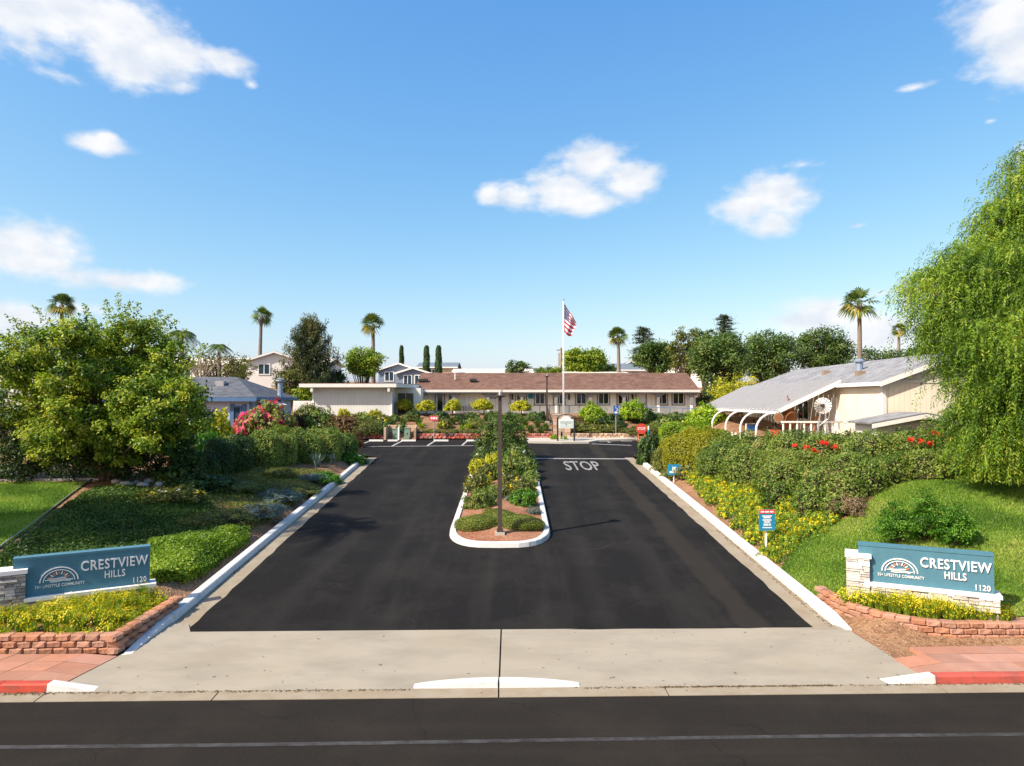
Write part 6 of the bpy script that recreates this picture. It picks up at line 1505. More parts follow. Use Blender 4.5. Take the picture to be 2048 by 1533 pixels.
FB = [xy(at(*q)) for q in ((1362, 945), (1440, 930), (1665, 1046), (1600, 1086), (1562, 1136), (1528, 1112), (1450, 1040))]
cover('ground_cover', FB, 15000, .12, .08, .03, 'cover', 'green ground foliage between the yellow flower plants on the right bank', 6)
# ------------------------------------------------------------------ flower beds
def bed(label, grp, pts, r, h, meshes, name, jit=.08, seed=0, cat='flowers'):
    rg = random.Random(seed)
    for (x, y) in pts:
        x += rg.uniform(-jit, jit); y += rg.uniform(-jit, jit); clump(meshes, onT(x, y, -.02), r * rg.uniform(.85, 1.2), h * rg.uniform(.85, 1.15), label, name, grp, cat)
def strip(a, b, w, n, rows):
    out = []
    for i in range(n):
        for j in range(rows):
            u = (i + .5 * (j % 2)) / max(1, n - 1); out.append((a[0] + (b[0] - a[0]) * u, a[1] + (b[1] - a[1]) * u + w * j))
    return out
def fill(poly, sp, seed, n=1500):
    X, Y, _ = scatter(poly, n, seed); kept = []
    for x, y in zip(X, Y):
        if all((x - a) ** 2 + (y - b) ** 2 > sp * sp for a, b in kept): kept.append((float(x), float(y)))
    return kept
LBP = [(-11.8, 13.08), (-7.62, 13.12), (-7.45, 14.0), (-7.4, 15.0), (-7.95, 15.15), (-8.25, 14.62), (-9.75, 13.72), (-10.3, 13.45), (-11.8, 13.4)]
RBP = [(7.18, 14.95), (7.75, 14.25), (8.3, 13.98), (8.9, 13.83), (10.0, 13.8), (9.75, 13.86), (9.3, 13.9), (8.5, 14.22), (7.6, 14.62)]
bed('upright yellow-flowered plant in the bed on the left block wall', 'yellow flowers in front of the left sign', fill(LBP, .165, 31, 3000), .19, .40, FLOWERP, 'flower_plant', .03, 1)
bed('upright yellow-flowered plant in the bed on the curved right block wall', 'yellow flowers in front of the right sign', fill(RBP, .105, 32, 8000), .20, .44, FLOWERP, 'flower_plant', .02, 2)
# soil of the left bed lies above the wall top: small mounds of plants on the bank
X, Y, _r = scatter(FB, 400, 21); kept = []
for x, y in zip(X, Y):
    if all((x - a) ** 2 + (y - b) ** 2 > .33 ** 2 for a, b in kept): kept.append((float(x), float(y)))
bed('low spreading plant with yellow flowers on the bank between the right kerb and the hedge', 'yellow flower plants on the right bank', kept, .27, .32, GAZ, 'spreading_flower_plant', .03, 3)

def litter():
    rng = np.random.default_rng(55); P_ = []
    for (u0, u1, v0, sg, n) in ((-9, -1.7, .27, .02, 380), (1.2, 9, .27, .016, 300), (-12, -7.7, .25, .03, 420), (2.5, 5.5, .275, .012, 420)):
        u = rng.uniform(u0, u1, n); v = v0 + rng.normal(size=n) * sg; P_ += [np.array(SLv(a, b_, .022 + .006 * rng.random())) for a, b_ in zip(u, v)]
    for (x0, y0, y1, n, sg) in ((6.58, 14.2, 22, 420, .035), (6.60, 22, 34, 260, .04)):
        y = rng.uniform(y0, y1, n); P_ += [np.array((x0 + rng.normal() * sg, q, float(pl(q)) + .006)) for q in y]
    y = rng.uniform(14.2, 20, 200); P_ += [np.array((float(XL(q)) - .40 + rng.normal() * .04, q, float(pl(q)) + .006)) for q in y]
    p = np.array(P_); nr = unit(rng.normal(size=p.shape) * .35 + np.array([0, 0, 1])); tag(new_obj('leaf_litter', quads_mesh('leaf_litter', leaves(p, nr, .045, .02, rng), L_['dead'], rng.random(len(p)) * .6)), 'brown dry leaf litter lying in the gutters', 'litter', None, 'stuff')
litter()
# ------------------------------------------------------------------ big trees
def left_tree():
    d = 24.5; b = at(215, 958)
    rg = random.Random(17); LB = []
    out = [(95, 645, 75), (200, 628, 90), (300, 650, 85), (380, 710, 70)]
    for i in range(64):
        for _ in range(40):
            px, py = rg.uniform(10, 396), rg.uniform(632, 905); u = (px - 215) / 215; v = (py - 790) / 165
            topy = 660 + 55 * max(0, (70 - px) / 70) ** 1.2 * 1.6 + 120 * max(0, (px - 300) / 100) ** 1.5
            if py > topy and py < 910 - 60 * abs(u) ** 2 and all((px - q[0]) ** 2 + (py - q[1]) ** 2 > 25 ** 2 for q in LB): LB.append((px, py, rg.uniform(24, 46), rg.uniform(-1.9, 1.2))); break
    L = plobes(LB, d, 1.0)
    o = tree('broad_tree', 'large bright green leafy tree filling the left edge above the lawn', b, L, 2000, 40, .19, .13, .066, 'tree', 31, .14, up=.5, ntips=64, stems=3, shell=(.35, 1.1), csp=.26)
    # long shoots at the top
    rng = np.random.default_rng(3); P_, N_ = [], []
    for (px, py, qx, qy) in ((70, 670, 12, 632), (110, 660, 66, 612), (215, 640, 212, 600), (238, 640, 236, 590), (300, 650, 322, 622), (330, 670, 352, 640), (350, 690, 372, 660), (30, 690, 18, 668), (180, 650, 170, 612), (270, 650, 276, 606), (140, 660, 128, 622), (390, 720, 410, 690), (40, 700, 2, 672), (255, 650, 258, 604), (320, 660, 340, 630)):
        a, c = P(px, py, d) - b, P(qx, qy, d) - b
        for u in np.linspace(0, 1, 90): P_.append(np.array(a.lerp(c, float(u))) + rng.normal(size=3) * .14 * (1.25 - u)); N_.append(rng.normal(size=3) * .6 + np.array([0, -.3, .6]))
    P_, N_ = np.array(P_), unit(np.array(N_)); new_obj('shoots', quads_mesh('shoots', leaves(P_, N_, .12, .055, rng), L_['tree'], np.clip(rng.normal(size=len(P_)) * .2 + .5, 0, 1)), None, o)
left_tree()
# dark undergrowth at the foot of the tree
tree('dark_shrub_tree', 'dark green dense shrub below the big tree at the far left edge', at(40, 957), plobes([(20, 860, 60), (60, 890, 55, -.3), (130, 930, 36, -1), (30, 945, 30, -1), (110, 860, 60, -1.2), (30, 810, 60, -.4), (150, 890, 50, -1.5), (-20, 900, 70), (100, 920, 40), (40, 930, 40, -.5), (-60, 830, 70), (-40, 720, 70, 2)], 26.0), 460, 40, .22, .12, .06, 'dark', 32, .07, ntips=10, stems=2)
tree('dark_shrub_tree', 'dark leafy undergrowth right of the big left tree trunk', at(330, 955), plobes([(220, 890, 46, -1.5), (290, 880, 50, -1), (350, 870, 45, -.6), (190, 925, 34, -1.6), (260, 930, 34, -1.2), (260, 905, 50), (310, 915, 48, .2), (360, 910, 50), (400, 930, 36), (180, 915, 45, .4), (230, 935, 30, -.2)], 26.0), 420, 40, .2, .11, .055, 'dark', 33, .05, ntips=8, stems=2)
def pepper():
    d = 20.5; b = onT(16.4, 21.2)
    LB = [(2105, 365, 90), (2030, 460, 74), (2095, 490, 105), (1945, 540, 58), (1985, 560, 90, -1), (1868, 585, 54), (2075, 620, 130, -1.5), (1930, 640, 80, -.8), (1890, 672, 40), (2000, 720, 95, -1.8), (1950, 742, 52, -.6), (2080, 780, 110, -2), (1992, 815, 58, -1.2), (1940, 845, 42, -.8), (1965, 900, 42, -1.2), (2010, 930, 46, -1.4), (2030, 870, 70, -1.8), (2090, 880, 80, -1.5), (2160, 440, 140), (2200, 620, 150), (2180, 800, 130)]
    lob = plobes(LB, d); rng = np.random.default_rng(9); Ps, Ax, Ns, Ts = [], [], [], []
    for l in lob:
        n = int(640 * (l[3] / 1.2) ** 1.6) + 140
        dv = unit(rng.normal(size=(n, 3)) + np.array([0, -.25, .35])); st0 = np.array(l[:3]) + dv * np.array(l[3:6]) * (rng.uniform(.35, 1.1, n) ** .6)[:, None] - np.array(b)
        ct = rng.normal(size=n) * .16 + .42 + .16 * np.sin(st0[:, 0] * 2.2 + 1.7 * np.sin(st0[:, 2] * 1.9))
        for i in range(n):
            Ls = rng.uniform(.28, .8) * (1.5 if rng.random() < .12 else 1); k = int(Ls / .036); u = np.linspace(0, 1, k); h = dv[i] * np.array([1, 1, .3]); h = h / np.linalg.norm(h)
            out = .62 * Ls * (1 - (1 - u) ** 2); sway = rng.normal(size=3) * .06; h = h + rng.normal(size=3) * .45; p = st0[i] + h * out[:, None] + np.array([0, 0, 1]) * (.12 * Ls * np.sin(u * 2.4) - Ls * .72 * u ** 1.7)[:, None] + sway * u[:, None]
            tang = np.gradient(p, axis=0); tang = unit(tang); sd = unit(np.cross(tang, rng.normal(size=3))) * np.where(np.arange(k) % 2, 1, -1)[:, None]
            Ps.append(p + sd * .045 + tang * .02); Ax.append(tang * .55 + sd * .75 + np.array([0, 0, -.35]) + rng.normal(size=(k, 3)) * .15); Ns.append(unit(rng.normal(size=(k, 3)) * .7 + h * .6 + np.array([0, -.2, .25]))); Ts.append(np.clip(ct[i] + rng.normal(size=k) * .12, 0, 1))
    p, ax, nr, t = map(np.concatenate, (Ps, Ax, Ns, Ts))
    keep = p[:, 2] > .12; p, ax, nr, t = p[keep], ax[keep], nr[keep], t[keep]
    o = empty('pepper_tree', b, 0, 'huge weeping yellow-green pepper tree at the right edge', 'tree')
    tips = [Vector(l[:3]) - b for l in lob]; m = limbs((0, 0, -.3), tips, .34, 4); m.build('trunk', M['trunk'], o, True)
    tw = MB(); rg = random.Random(2)
    for l in lob:
        c = Vector(l[:3]) - b
        for _ in range(5):
            e_ = c + Vector((rg.uniform(-1, 1) * l[3], rg.uniform(-1, 1) * l[4], rg.uniform(-.2, .9) * l[5])); tw.tube([c, c.lerp(e_, .5) + Vector((0, 0, .15)), e_], [.05, .03, .012], 5)
    tw.build('branches', M['trunk'], o, True)
    new_obj('crown', quads_mesh('crown', leaves(p, nr, .125, .03, rng, ax, .1), L_['pepper'], t), None, o)
    print('pepper leaves', len(p))
pepper()
# ------------------------------------------------------------------ background trees and palms
def background():
    auto_tree('twiggy_tree', 'thin twiggy olive tree behind the blue-grey house roof', 440, 700, 772, 62, 56, 'olive', 51, .2, 120, 16)
    m = MB(); rg = random.Random(4); b = P(405, 772, 55); o = empty('bare_tree', b, 0, 'bare pale-branched small tree beside the large left tree', 'tree')
    for i in range(26):
        a = Vector((rg.uniform(-.3, .3), rg.uniform(-.3, .3), .3)); e_ = Vector((rg.uniform(-2.2, 2.2), rg.uniform(-1, 1), rg.uniform(1.8, 3.6))); m.tube([a, a.lerp(e_, .5) + Vector((0, 0, .3)), e_], [.05, .03, .01], 5)
    m.build('trunk', M['wood'], o)
    # conifer with upright candles
    d = 58; b = P(620, 790, d); gz = float(T(b.x, b.y)); o = empty('conifer', (b.x, b.y, gz), 0, 'dark broad conifer with upright shoots left of the clubhouse', 'tree')
    top = P(622, 634, d).z - gz; m = MB(); m.tube([(0, 0, -.3), (.1, 0, top * .5), (0, 0, top * .97)], [.28, .18, .03], 8); rng = np.random.default_rng(8); rg = random.Random(8); Ps, Ns = [], []
    for i in range(88):
        u = (i + .5) / 88; z = top * (.06 + .9 * u); R = 3.35 * (1 - u) ** .52 * rg.uniform(.4, 1.12) + .3; az = i * 2.399; tip = Vector((math.cos(az) * R, math.sin(az) * R, z + .25 * R)); m.tube([(0, 0, z), (tip.x * .5, tip.y * .5, z - .05 * R), tip], [.05, .03, .012], 4)
        for k in range(int(5 + R * 7)):
            s_ = rg.uniform(.3, 1.05); c = np.array([tip.x * s_, tip.y * s_, z + .25 * R * s_ * s_]) + rng.normal(size=3) * .16; n = 18; Ps.append(c + rng.normal(size=(n, 3)) * np.array([.10, .10, .17])); Ns.append(unit(rng.normal(size=(n, 3)) + np.array([0, -.1, .1])))
    p, nr = np.concatenate(Ps), np.concatenate(Ns); ax = rng.normal(size=p.shape) * .5 + np.array([0, 0, 1.0]); m.build('trunk', M['trunk'], o)
    tt = np.clip(.5 + .3 * np.sin(p[:, 0] * 1.5 + p[:, 2]) + rng.normal(size=len(p)) * .2, 0, 1); new_obj('crown', quads_mesh('crown', leaves(p, nr, .26, .06, rng, ax), L_['pine'], tt), None, o)
    G = 'trees on the skyline'
    A = [('round_tree', 'bright green round tree right of the conifer, at the foot of a palm', 726, 690, 770, 38, 62, 'tree', 61, .22, 260, 26),
         ('round_tree', 'full round green tree behind the clubhouse roof, right of the flagpole', 1168, 698, 760, 46, 76, 'tree', 62, .3, 330, 30),
         ('small_tree', 'small thin tree beside the flat cream house, left of the flagpole', 1034, 720, 758, 25, 82, 'oak', 63, .26, 60, 22),
         ('small_tree', 'low green bush tree just left of the utility pole', 1098, 734, 760, 28, 80, 'tree', 64, .25, 70, 24),
         ('small_tree', 'small dark round tree at the foot of the palm behind the clubhouse', 1218, 727, 760, 17, 80, 'oak', 65, .22, 50, 24),
         ('oak_tree', 'dark oak above the right end of the clubhouse roof, first of the oaks', 1312, 676, 765, 42, 70, 'oak', 66, .26, 300, 28),
         ('tall_tree', 'tall thin olive-green tree with yellow patches among the right oaks', 1370, 642, 775, 36, 67, 'olive', 67, .24, 170, 26, 'tall'),
         ('oak_tree', 'largest grey-green oak behind the end of the clubhouse roof', 1440, 650, 805, 60, 62, 'oak', 68, .24, 520, 28),
         ('tall_tree', 'upright dark tree between the tall olive tree and the big oak', 1410, 636, 770, 30, 72, 'oak', 72, .26, 150, 26, 'tall'),
         ('oak_tree', 'dark green oak left of the pair behind the grey roof', 1536, 655, 790, 58, 72, 'oak', 69, .28, 420, 28),
         ('oak_tree', 'dark green oak with pointed top, right of the pair behind the grey roof', 1645, 652, 770, 62, 74, 'oak', 70, .28, 440, 28),
         ('low_tree', 'low dark trees at the foot of the tall right palm', 1760, 700, 750, 60, 78, 'oak', 71, .28, 150, 26),
         ('low_tree', 'low dark tree behind the grey roof beside the pepper tree', 1850, 690, 750, 50, 70, 'dark', 73, .28, 130, 26),
         ('yellow_shrub_tree', 'yellow-flowering bushy tree behind the white patio cover', 1475, 750, 835, 56, 50, 'yellow', 74, .18, 190, 26),
         ('oak_tree', 'dense dark bush at the right end of the clubhouse wall', 1425, 775, 835, 36, 56, 'oak', 75, .2, 120, 26),
         ('low_tree', 'dark green shrub tree between the annex and the conifer', 610, 768, 826, 26, 53, 'tree', 76, .2, 70, 26),
         ('low_tree', 'small dark tree below the conifer on its right side', 668, 742, 770, 24, 60, 'dark', 77, .22, 60, 26),
         ('low_tree', 'feathery dark green tree between the bare tree and the white gabled house', 478, 715, 775, 32, 60, 'olive', 78, .2, 80, 22),
         ('low_tree', 'olive-brown shrub tree at the left foot of the conifer', 578, 735, 800, 30, 55, 'olive', 79, .2, 70, 22)]
    for a in A:
        sh = a[12] if len(a) > 12 else 'round'; auto_tree(*a[:12], group=G, shape=sh)
    auto_tree('skyline_tree', 'distant low tree line behind the houses left of the flagpole', 900, 738, 764, 30, 110, 'oak', 81, .4, 60, 22, group=G); auto_tree('skyline_tree', 'distant low tree right of the round tree behind the clubhouse', 1300, 735, 764, 40, 100, 'dark', 82, .4, 80, 22, group=G)
    # cedars: flat layered crowns
    for k, (px, pt, pb, hw, d, lb) in enumerate(((1287, 655, 760, 34, 92, 'airy layered cedar with drooping branches behind the first oak'), (1450, 630, 760, 24, 90, 'flat-topped cedar rising above the big oak'))):
        b = P(px, pb, d); gz = float(T(b.x, b.y)); o = empty('cedar', (b.x, b.y, gz), 0, lb, 'tree', G); rng = np.random.default_rng(90 + k); rg = random.Random(90 + k); top = P(px, pt, d).z - gz; W = hw / F * d; m = MB(); m.tube([(0, 0, -.3), (0, 0, top)], [.3, .06], 7); Ps = []
        for i in range(34):
            u = i / 34; z = top * (.45 + .55 * u); R = W * (1.0 - .55 * u) * rg.uniform(.6, 1.1); az = i * 2.4; dz = (-.25 if k == 0 and u < .5 else .04) * R; tip = Vector((math.cos(az) * R, math.sin(az) * R * .7, z + dz)); m.tube([(0, 0, z), tip], [.06, .02], 4)
            for q in range(10): s_ = rg.uniform(.35, 1.05); Ps.append(np.array([tip.x * s_, tip.y * s_, z + dz * s_]) + rng.normal(size=(16, 3)) * np.array([.32, .32, .09]))
        p = np.concatenate(Ps); nr = unit(rng.normal(size=p.shape) * .4 + np.array([0, 0, 1])); m.build('trunk', M['trunk'], o); new_obj('crown', quads_mesh('crown', leaves(p, nr, .3, .09, rng), L_['pine'], rng.random(len(p)) * .7), None, o)
    # cypress columns
    for k, (px, w, pb, nm) in enumerate(((803, 5.0, 735, 'left'), (853, 6.6, 750, 'middle'), (877, 6.8, 750, 'right'))):
        d = 84; b = P(px, pb, d); gz = min(b.z, float(T(b.x, b.y))); o = empty('cypress', (b.x, b.y, gz), 0, 'narrow dark cypress column, %s of the three on the skyline' % nm, 'tree', 'cypress columns'); top = P(px, 692, d).z - gz; rng = np.random.default_rng(k); n = 3400
        z = rng.random(n); t = rng.uniform(0, 6.283, n); R = w / F * d * (.55 + .45 * np.sin(math.pi * np.clip(.25 + z * .7, 0, 1))) * (1 - .25 * (z > .96)) * (1 + .1 * np.sin(t * 3 + z * 20)) * rng.uniform(.8, 1.08, n); dv = np.stack([np.cos(t), np.sin(t), np.zeros(n)], 1); p = dv * R[:, None]; p[:, 2] = z * top
        m = MB(); m.tube([(0, 0, -.4), (0, 0, top * .9)], [.12, .05], 6); m.build('trunk', M['trunk'], o); new_obj('crown', quads_mesh('crown', leaves(p, unit(dv + rng.normal(size=(n, 3)) * .4), .24, .09, rng, rng.normal(size=(n, 3)) * .3 + np.array([0, 0, 1])), L_['dark'], np.clip(rng.normal(size=n) * .2 + .45, 0, 1)), None, o)
    # palms
    fan_palm('fan palm rising above the big left tree at the picture edge', 123, 588, 790, 62, 1, 1.35)
    fan_palm('tall slim fan palm behind the white gabled house', 519, 615, 780, 72, 2, 1.25)
    fan_palm('fan palm standing behind the round green tree, right of the conifer', 747, 628, 775, 66, 3, 1.4, dead=.5)
    fan_palm('fan palm right of the round tree behind the clubhouse', 1238, 655, 760, 74, 4, 1.3, dead=.5)
    fan_palm('large fan palm with thick trunk above the grey roof on the right', 1720, 577, 760, 58, 5, 1.75, dead=.35)
    fan_palm('small distant fan palm beside the weeping pepper tree', 1798, 648, 760, 90, 6, 1.15)
    feather_palm('drooping feather palm just right of the big left tree', 362, 652, 790, 52, 7, 1.7)
    feather_palm('small drooping feather palm above the twiggy tree', 437, 682, 785, 56, 8, 1.2, 12)
    # casters just out of frame on the left, known from their shadows
    feather_palm('tall feather palm out of frame whose fronds shade the left lane', 0, 0, 0, 0, 12, 2.5, 20, .75, (-16.6, 16.0, 1.0), 11.4)
    c = Vector((-17.6, 16.8, 1.0)); tree('broad_tree', 'leafy tree out of frame on the left that shades the bank', c, [(-17.6, 16.6, 6.4, 2.0, 1.7, 1.5), (-16.6, 17.4, 5.8, 1.4, 1.3, 1.2), (-18.8, 15.8, 5.8, 1.6, 1.5, 1.4), (-16.9, 16.0, 7.6, 1.5, 1.3, 1.1), (-15.7, 17.0, 6.9, 1.1, 1.1, .8), (-17.4, 16.8, 9.2, 1.6, 1.5, 1.3), (-16.8, 15.3, 7.0, 1.5, 1.4, 1.2), (-17.2, 15.6, 9.0, 1.4, 1.3, 1.2), (-18.2, 17.4, 8.2, 1.4, 1.4, 1.2)], 800, 40, .3, .14, .075, 'tree', 44, .2, ntips=12)
background()
for i, (x, y, mt) in enumerate(((-23, 26, 'oak'), (-27, 33, 'tree'), (-31, 28, 'dark'), (-24, 44, 'oak'), (-36, 40, 'oak'), (-40, 30, 'tree'))):
    g_ = float(T(x, y)); rg_ = random.Random(i); tree('edge_tree', 'leafy tree beyond the left edge of the picture, %s of that row' % ordw(i), (x, y, g_), [(x + rg_.uniform(-1.6, 1.6), y + rg_.uniform(-1.4, 1.4), g_ + rg_.uniform(1.2, 4.4), rg_.uniform(.9, 1.5), rg_.uniform(.9, 1.4), rg_.uniform(.8, 1.2)) for _ in range(9)], 190, 26, .3, .2, .1, mt, 700 + i, .16, group='trees beyond the left edge')

# ------------------------------------------------------------------ hedges and shrubs
def hedge(name, label, doms, n, L, W, mat, seed, flowers=None, thick=.22, extra=None, cat='hedge', sq=0, loose=.5):
    """one clipped mass grown from overlapping domes: (x, y, z0, rx, ry, h)"""
    rng = np.random.default_rng(seed); o = empty(name, (doms[0][0], doms[0][1], doms[0][2]), 0, label, cat); b = np.array([doms[0][0], doms[0][1], doms[0][2]])
    ar = np.array([(q[3] + q[4]) * .5 * (q[5] + .5 * (q[3] + q[4])) for q in doms]); cnt = (n * ar / ar.sum()).astype(int); V, TT, core, FP, FN = [], [], MB(), [], []
    for i, (q, c) in enumerate(zip(doms, cnt)):
        k = int(c * .6 * min(1, loose * 1.4)); p1_, d1_ = dome_pts(rng, c - k, .12, thick, -.25, sq); nc = max(6, k // 42); cc, cd2 = dome_pts(rng, nc, .16, .12, -.25, sq); cc = cc * (1 + (rng.uniform(-.04, .07, (nc, 1))) * loose); ii = rng.integers(0, nc, k)
        p = np.concatenate([p1_, cc[ii] + rng.normal(size=(k, 3)) * np.array([.10, .10, .09]) * (.35 + .65 * loose)]); d = np.concatenate([d1_, cd2[ii]]); tcl = np.concatenate([np.zeros(c - k), (rng.normal(size=nc) * .2)[ii]]); sc = np.array([q[3], q[4], q[5]]); p = p * sc + np.array(q[:3]) - b; nr = unit(d + rng.normal(size=(c, 3)) * .55); cl = np.sin(p * 1.9 + 1.0).sum(1) / 6 + .25 * np.sin(p[:, 0] * .7 + p[:, 1] * .9)
        t = np.clip(.43 + .35 * cl + tcl + rng.normal(size=c) * .2, 0, 1); V.append(leaves(p, nr, L, W, rng, rng.normal(size=(c, 3)) + d * .7)); TT.append(t)
        cm = dome_core(seed + i, .78, -.25); n0 = len(core.v); core.v += [(v.co.x * q[3] + q[0] - b[0], v.co.y * q[4] + q[1] - b[1], v.co.z * q[5] + q[2] - b[2]) for v in cm.vertices]; core.f += [tuple(n0 + k for k in f.vertices) for f in cm.polygons]; core.mi += [0] * len(cm.polygons); bpy.data.meshes.remove(cm)
    new_obj('foliage', quads_mesh('foliage', np.concatenate(V), L_[mat], np.concatenate(TT)), None, o); core.build('branches', M['twig'], o)
    if extra:
        for (nm, pts, r, mt) in extra:
            p = np.array([Vector(q) for q in pts]) - b; new_obj(nm, star_flowers(p, unit(rng.normal(size=p.shape) * .3 + np.array([-.2, -.8, .5])), r, rng, L_[mt], nm, 7), None, o)
    return o
def dom(px, py, wpx, top, dep=1.0, lift=0):
    """dome standing at a photo pixel: half-width and top row in photo pixels"""
    b = at(px, py); r = wpx / F * b.y; h = P(px, top, b.y + 0).z - b.z; return (b.x, b.y, b.z - .05, r, r * dep, h)
# left hedges
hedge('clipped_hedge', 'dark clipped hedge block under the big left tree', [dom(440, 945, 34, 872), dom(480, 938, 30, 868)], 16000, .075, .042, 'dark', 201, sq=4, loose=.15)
hedge('clipped_hedge', 'rounded sunlit clipped hedge with glossy leaves below the pink bougainvillea', [dom(532, 930, 36, 856), dom(565, 926, 34, 855), dom(510, 925, 24, 862)], 20000, .08, .045, 'hedge', 202, sq=4, loose=.15)
hedge('clipped_hedge', 'long clipped hedge block reaching the car park corner on the left', [dom(610, 922, 34, 857), dom(650, 918, 36, 856), dom(685, 912, 30, 860)], 22000, .08, .045, 'hedge', 203, sq=4, loose=.15)
shrub('bronze', at(706, 900), .55, 1.15, 'burgundy twiggy shrub at the end of the left hedge')
shrub('green', at(704, 928), .75, .55, 'bright green low mound at the driveway corner on the left')
shrub('yellow', at(415, 915), 1.1, 1.9, 'sunlit yellow-green shrub between the dark hedge and the left tree')
shrub('green', at(388, 930), .9, 1.6, 'fresh green shrub in half shade right of the left tree')
shrub('boug', at(528, 905), 1.35, 2.2, 'pink flowering bougainvillea against the blue-grey house', name='bougainvillea', cat='bougainvillea')
shrub('boug', at(492, 905), .8, 1.5, 'smaller pink bougainvillea beside the window shutter', name='bougainvillea', cat='bougainvillea')
clump(AGAVE, at(634, 935), .55, .75, 'larger blue-green agave under the left hedge', 'agave'); clump(AGAVE, at(664, 928), .4, .55, 'smaller blue-green agave under the left hedge', 'agave')
shrub('green', at(650, 965), .65, .45, 'small bright green mound beside the left kerb below the agaves')
for i, (px, py, k, r, h, lb) in enumerate(((560, 1000, 'blue', .8, .38, 'blue-grey spreading mound near the left kerb, upper one'), (520, 1030, 'blue', .9, .4, 'blue-grey spreading mound near the left kerb, lower one'), (480, 985, 'low', .9, .45, 'olive mound on the shaded left bank'), (600, 985, 'low', .8, .3, 'tan sunlit low mound at the left kerb'), (560, 955, 'olive', .7, .4, 'dry tan ground shrub below the long left hedge'), (340, 1005, 'goldfl', .95, .5, 'straw-yellow sunlit shrub on top of the left bank'), (410, 980, 'dark', .9, .6, 'dark shrub under the clipped hedge on the left bank'), (450, 1045, 'low', .9, .4, 'olive mound at the foot of the left bank near the bright ground cover'), (400, 1050, 'low', .8, .35, 'olive low mound in the middle of the left bank'), (620, 960, 'blue', .6, .3, 'blue-grey tuft between the agaves and the kerb'), (350, 965, 'oak', .8, .7, 'leafy green shrub behind the straw-yellow shrub'))):
    shrub(k, at(px, py), r, h, lb)
# rocks at the tree foot
rg = random.Random(6)
def rock(loc, r, label, grp):
    rr = random.Random(loc[0]); m = MB(); n, k = 5, 8
    for i in range(n + 1):
        ph = math.pi * i / n
        for j in range(k):
            t = 6.283 * j / k; q = r * rr.uniform(.8, 1.15); m.v.append((q * math.sin(ph) * math.cos(t) * 1.2, q * math.sin(ph) * math.sin(t), q * math.cos(ph) * .7))
    for i in range(n):
        for j in range(k): m.f.append((i * k + j, i * k + (j + 1) % k, (i + 1) * k + (j + 1) % k, (i + 1) * k + j)); m.mi.append(0)
    o = m.build('rock', M['rock'], None, True); o.location = loc; tag(o, label, 'rock', grp)
for i, (px, py, r) in enumerate(((232, 966, .16), (252, 972, .2), (270, 968, .14), (285, 974, .18), (300, 966, .22), (318, 972, .16), (240, 978, .12), (262, 980, .13), (330, 962, .2))): rock(at(px, py) + Vector((0, 0, .05)), r, 'pale rock at the foot of the big left tree, %s from the left' % ordw(sorted([232, 252, 270, 285, 300, 318, 240, 262, 330]).index(px)), 'rocks below the left tree')
# right hedge mass
HD = [(1460, 925, 50, 862), (1520, 930, 55, 862), (1590, 930, 60, 860), (1660, 930, 60, 860), (1735, 930, 62, 862), (1805, 928, 60, 858), (1870, 925, 55, 856), (1925, 930, 40, 862),
      (1440, 950, 45, 885), (1500, 965, 55, 895), (1570, 985, 60, 905), (1640, 1000, 55, 925), (1690, 1010, 42, 945), (1730, 985, 45, 920), (1780, 962, 50, 905), (1850, 955, 50, 892), (1910, 950, 42, 890), (1560, 1010, 35, 955), (1620, 1030, 36, 970), (1670, 1032, 28, 985), (1480, 945, 40, 905), (1540, 955, 45, 905), (1610, 965, 50, 900), (1700, 955, 55, 895)]
redp = []
for (px, py) in ((1592, 893), (1613, 896), (1632, 902), (1640, 884), (1650, 886), (1668, 893), (1688, 863), (1703, 863), (1820, 879), (1842, 882), (1860, 887), (1865, 868), (1880, 870), (1888, 871), (1898, 878), (1690, 865), (1560, 890), (1790, 875)):
    a = at(px, 940); rgx = random.Random(px)
    for _ in range(9): redp.append(tuple(P(px + rgx.uniform(-6, 6), py + rgx.uniform(-4, 4), a.y - 1.15)))
def surf(px, py, doms):
    rx, rz_ = ray(px, py); best = None
    for q in doms:
        for dd in np.arange(15, 32, .06):
            x, y, z = rx * dd, dd, ZC + rz_ * dd; zz = (z - q[2]) / q[5] * 1.25 - .25
            if zz > -.25 and ((x - q[0]) / q[3]) ** 2 + ((y - q[1]) / q[4]) ** 2 + zz * zz < 1.02:
                if best is None or dd < best: best = dd
                break
    return best
HDD = [dom(*q) for q in HD]; redp = []
for (px, py) in ((1592, 893), (1613, 896), (1632, 902), (1640, 884), (1650, 886), (1668, 893), (1690, 864), (1703, 864), (1820, 879), (1842, 882), (1860, 887), (1865, 868), (1880, 870), (1898, 876)):
    dd = surf(px, py, HDD); rgx = random.Random(px)
    if dd is None: continue
    for _ in range(10): redp.append(tuple(P(px + rgx.uniform(-6, 6), py + rgx.uniform(-4, 4), dd - rgx.uniform(.16, .38))))
wp = []
for (px, py) in ((1468, 868), (1478, 866), (1486, 870), (1494, 869)):
    dd = surf(px, py, HDD)
    if dd:
        for _ in range(6): wp.append(tuple(P(px + random.Random(px + _).uniform(-5, 5), py + random.Random(px * 3 + _).uniform(-3, 3), dd - .06)))
hedge('flowering_hedge', 'large green hedge with a few red blooms covering the right bank', HDD, 120000, .085, .042, 'hedge', 210, None, .25, [('red_blooms', redp, .055, 'fred')] + ([('pale_blooms', wp, .05, 'fwhite')] if wp else []), sq=2.6)
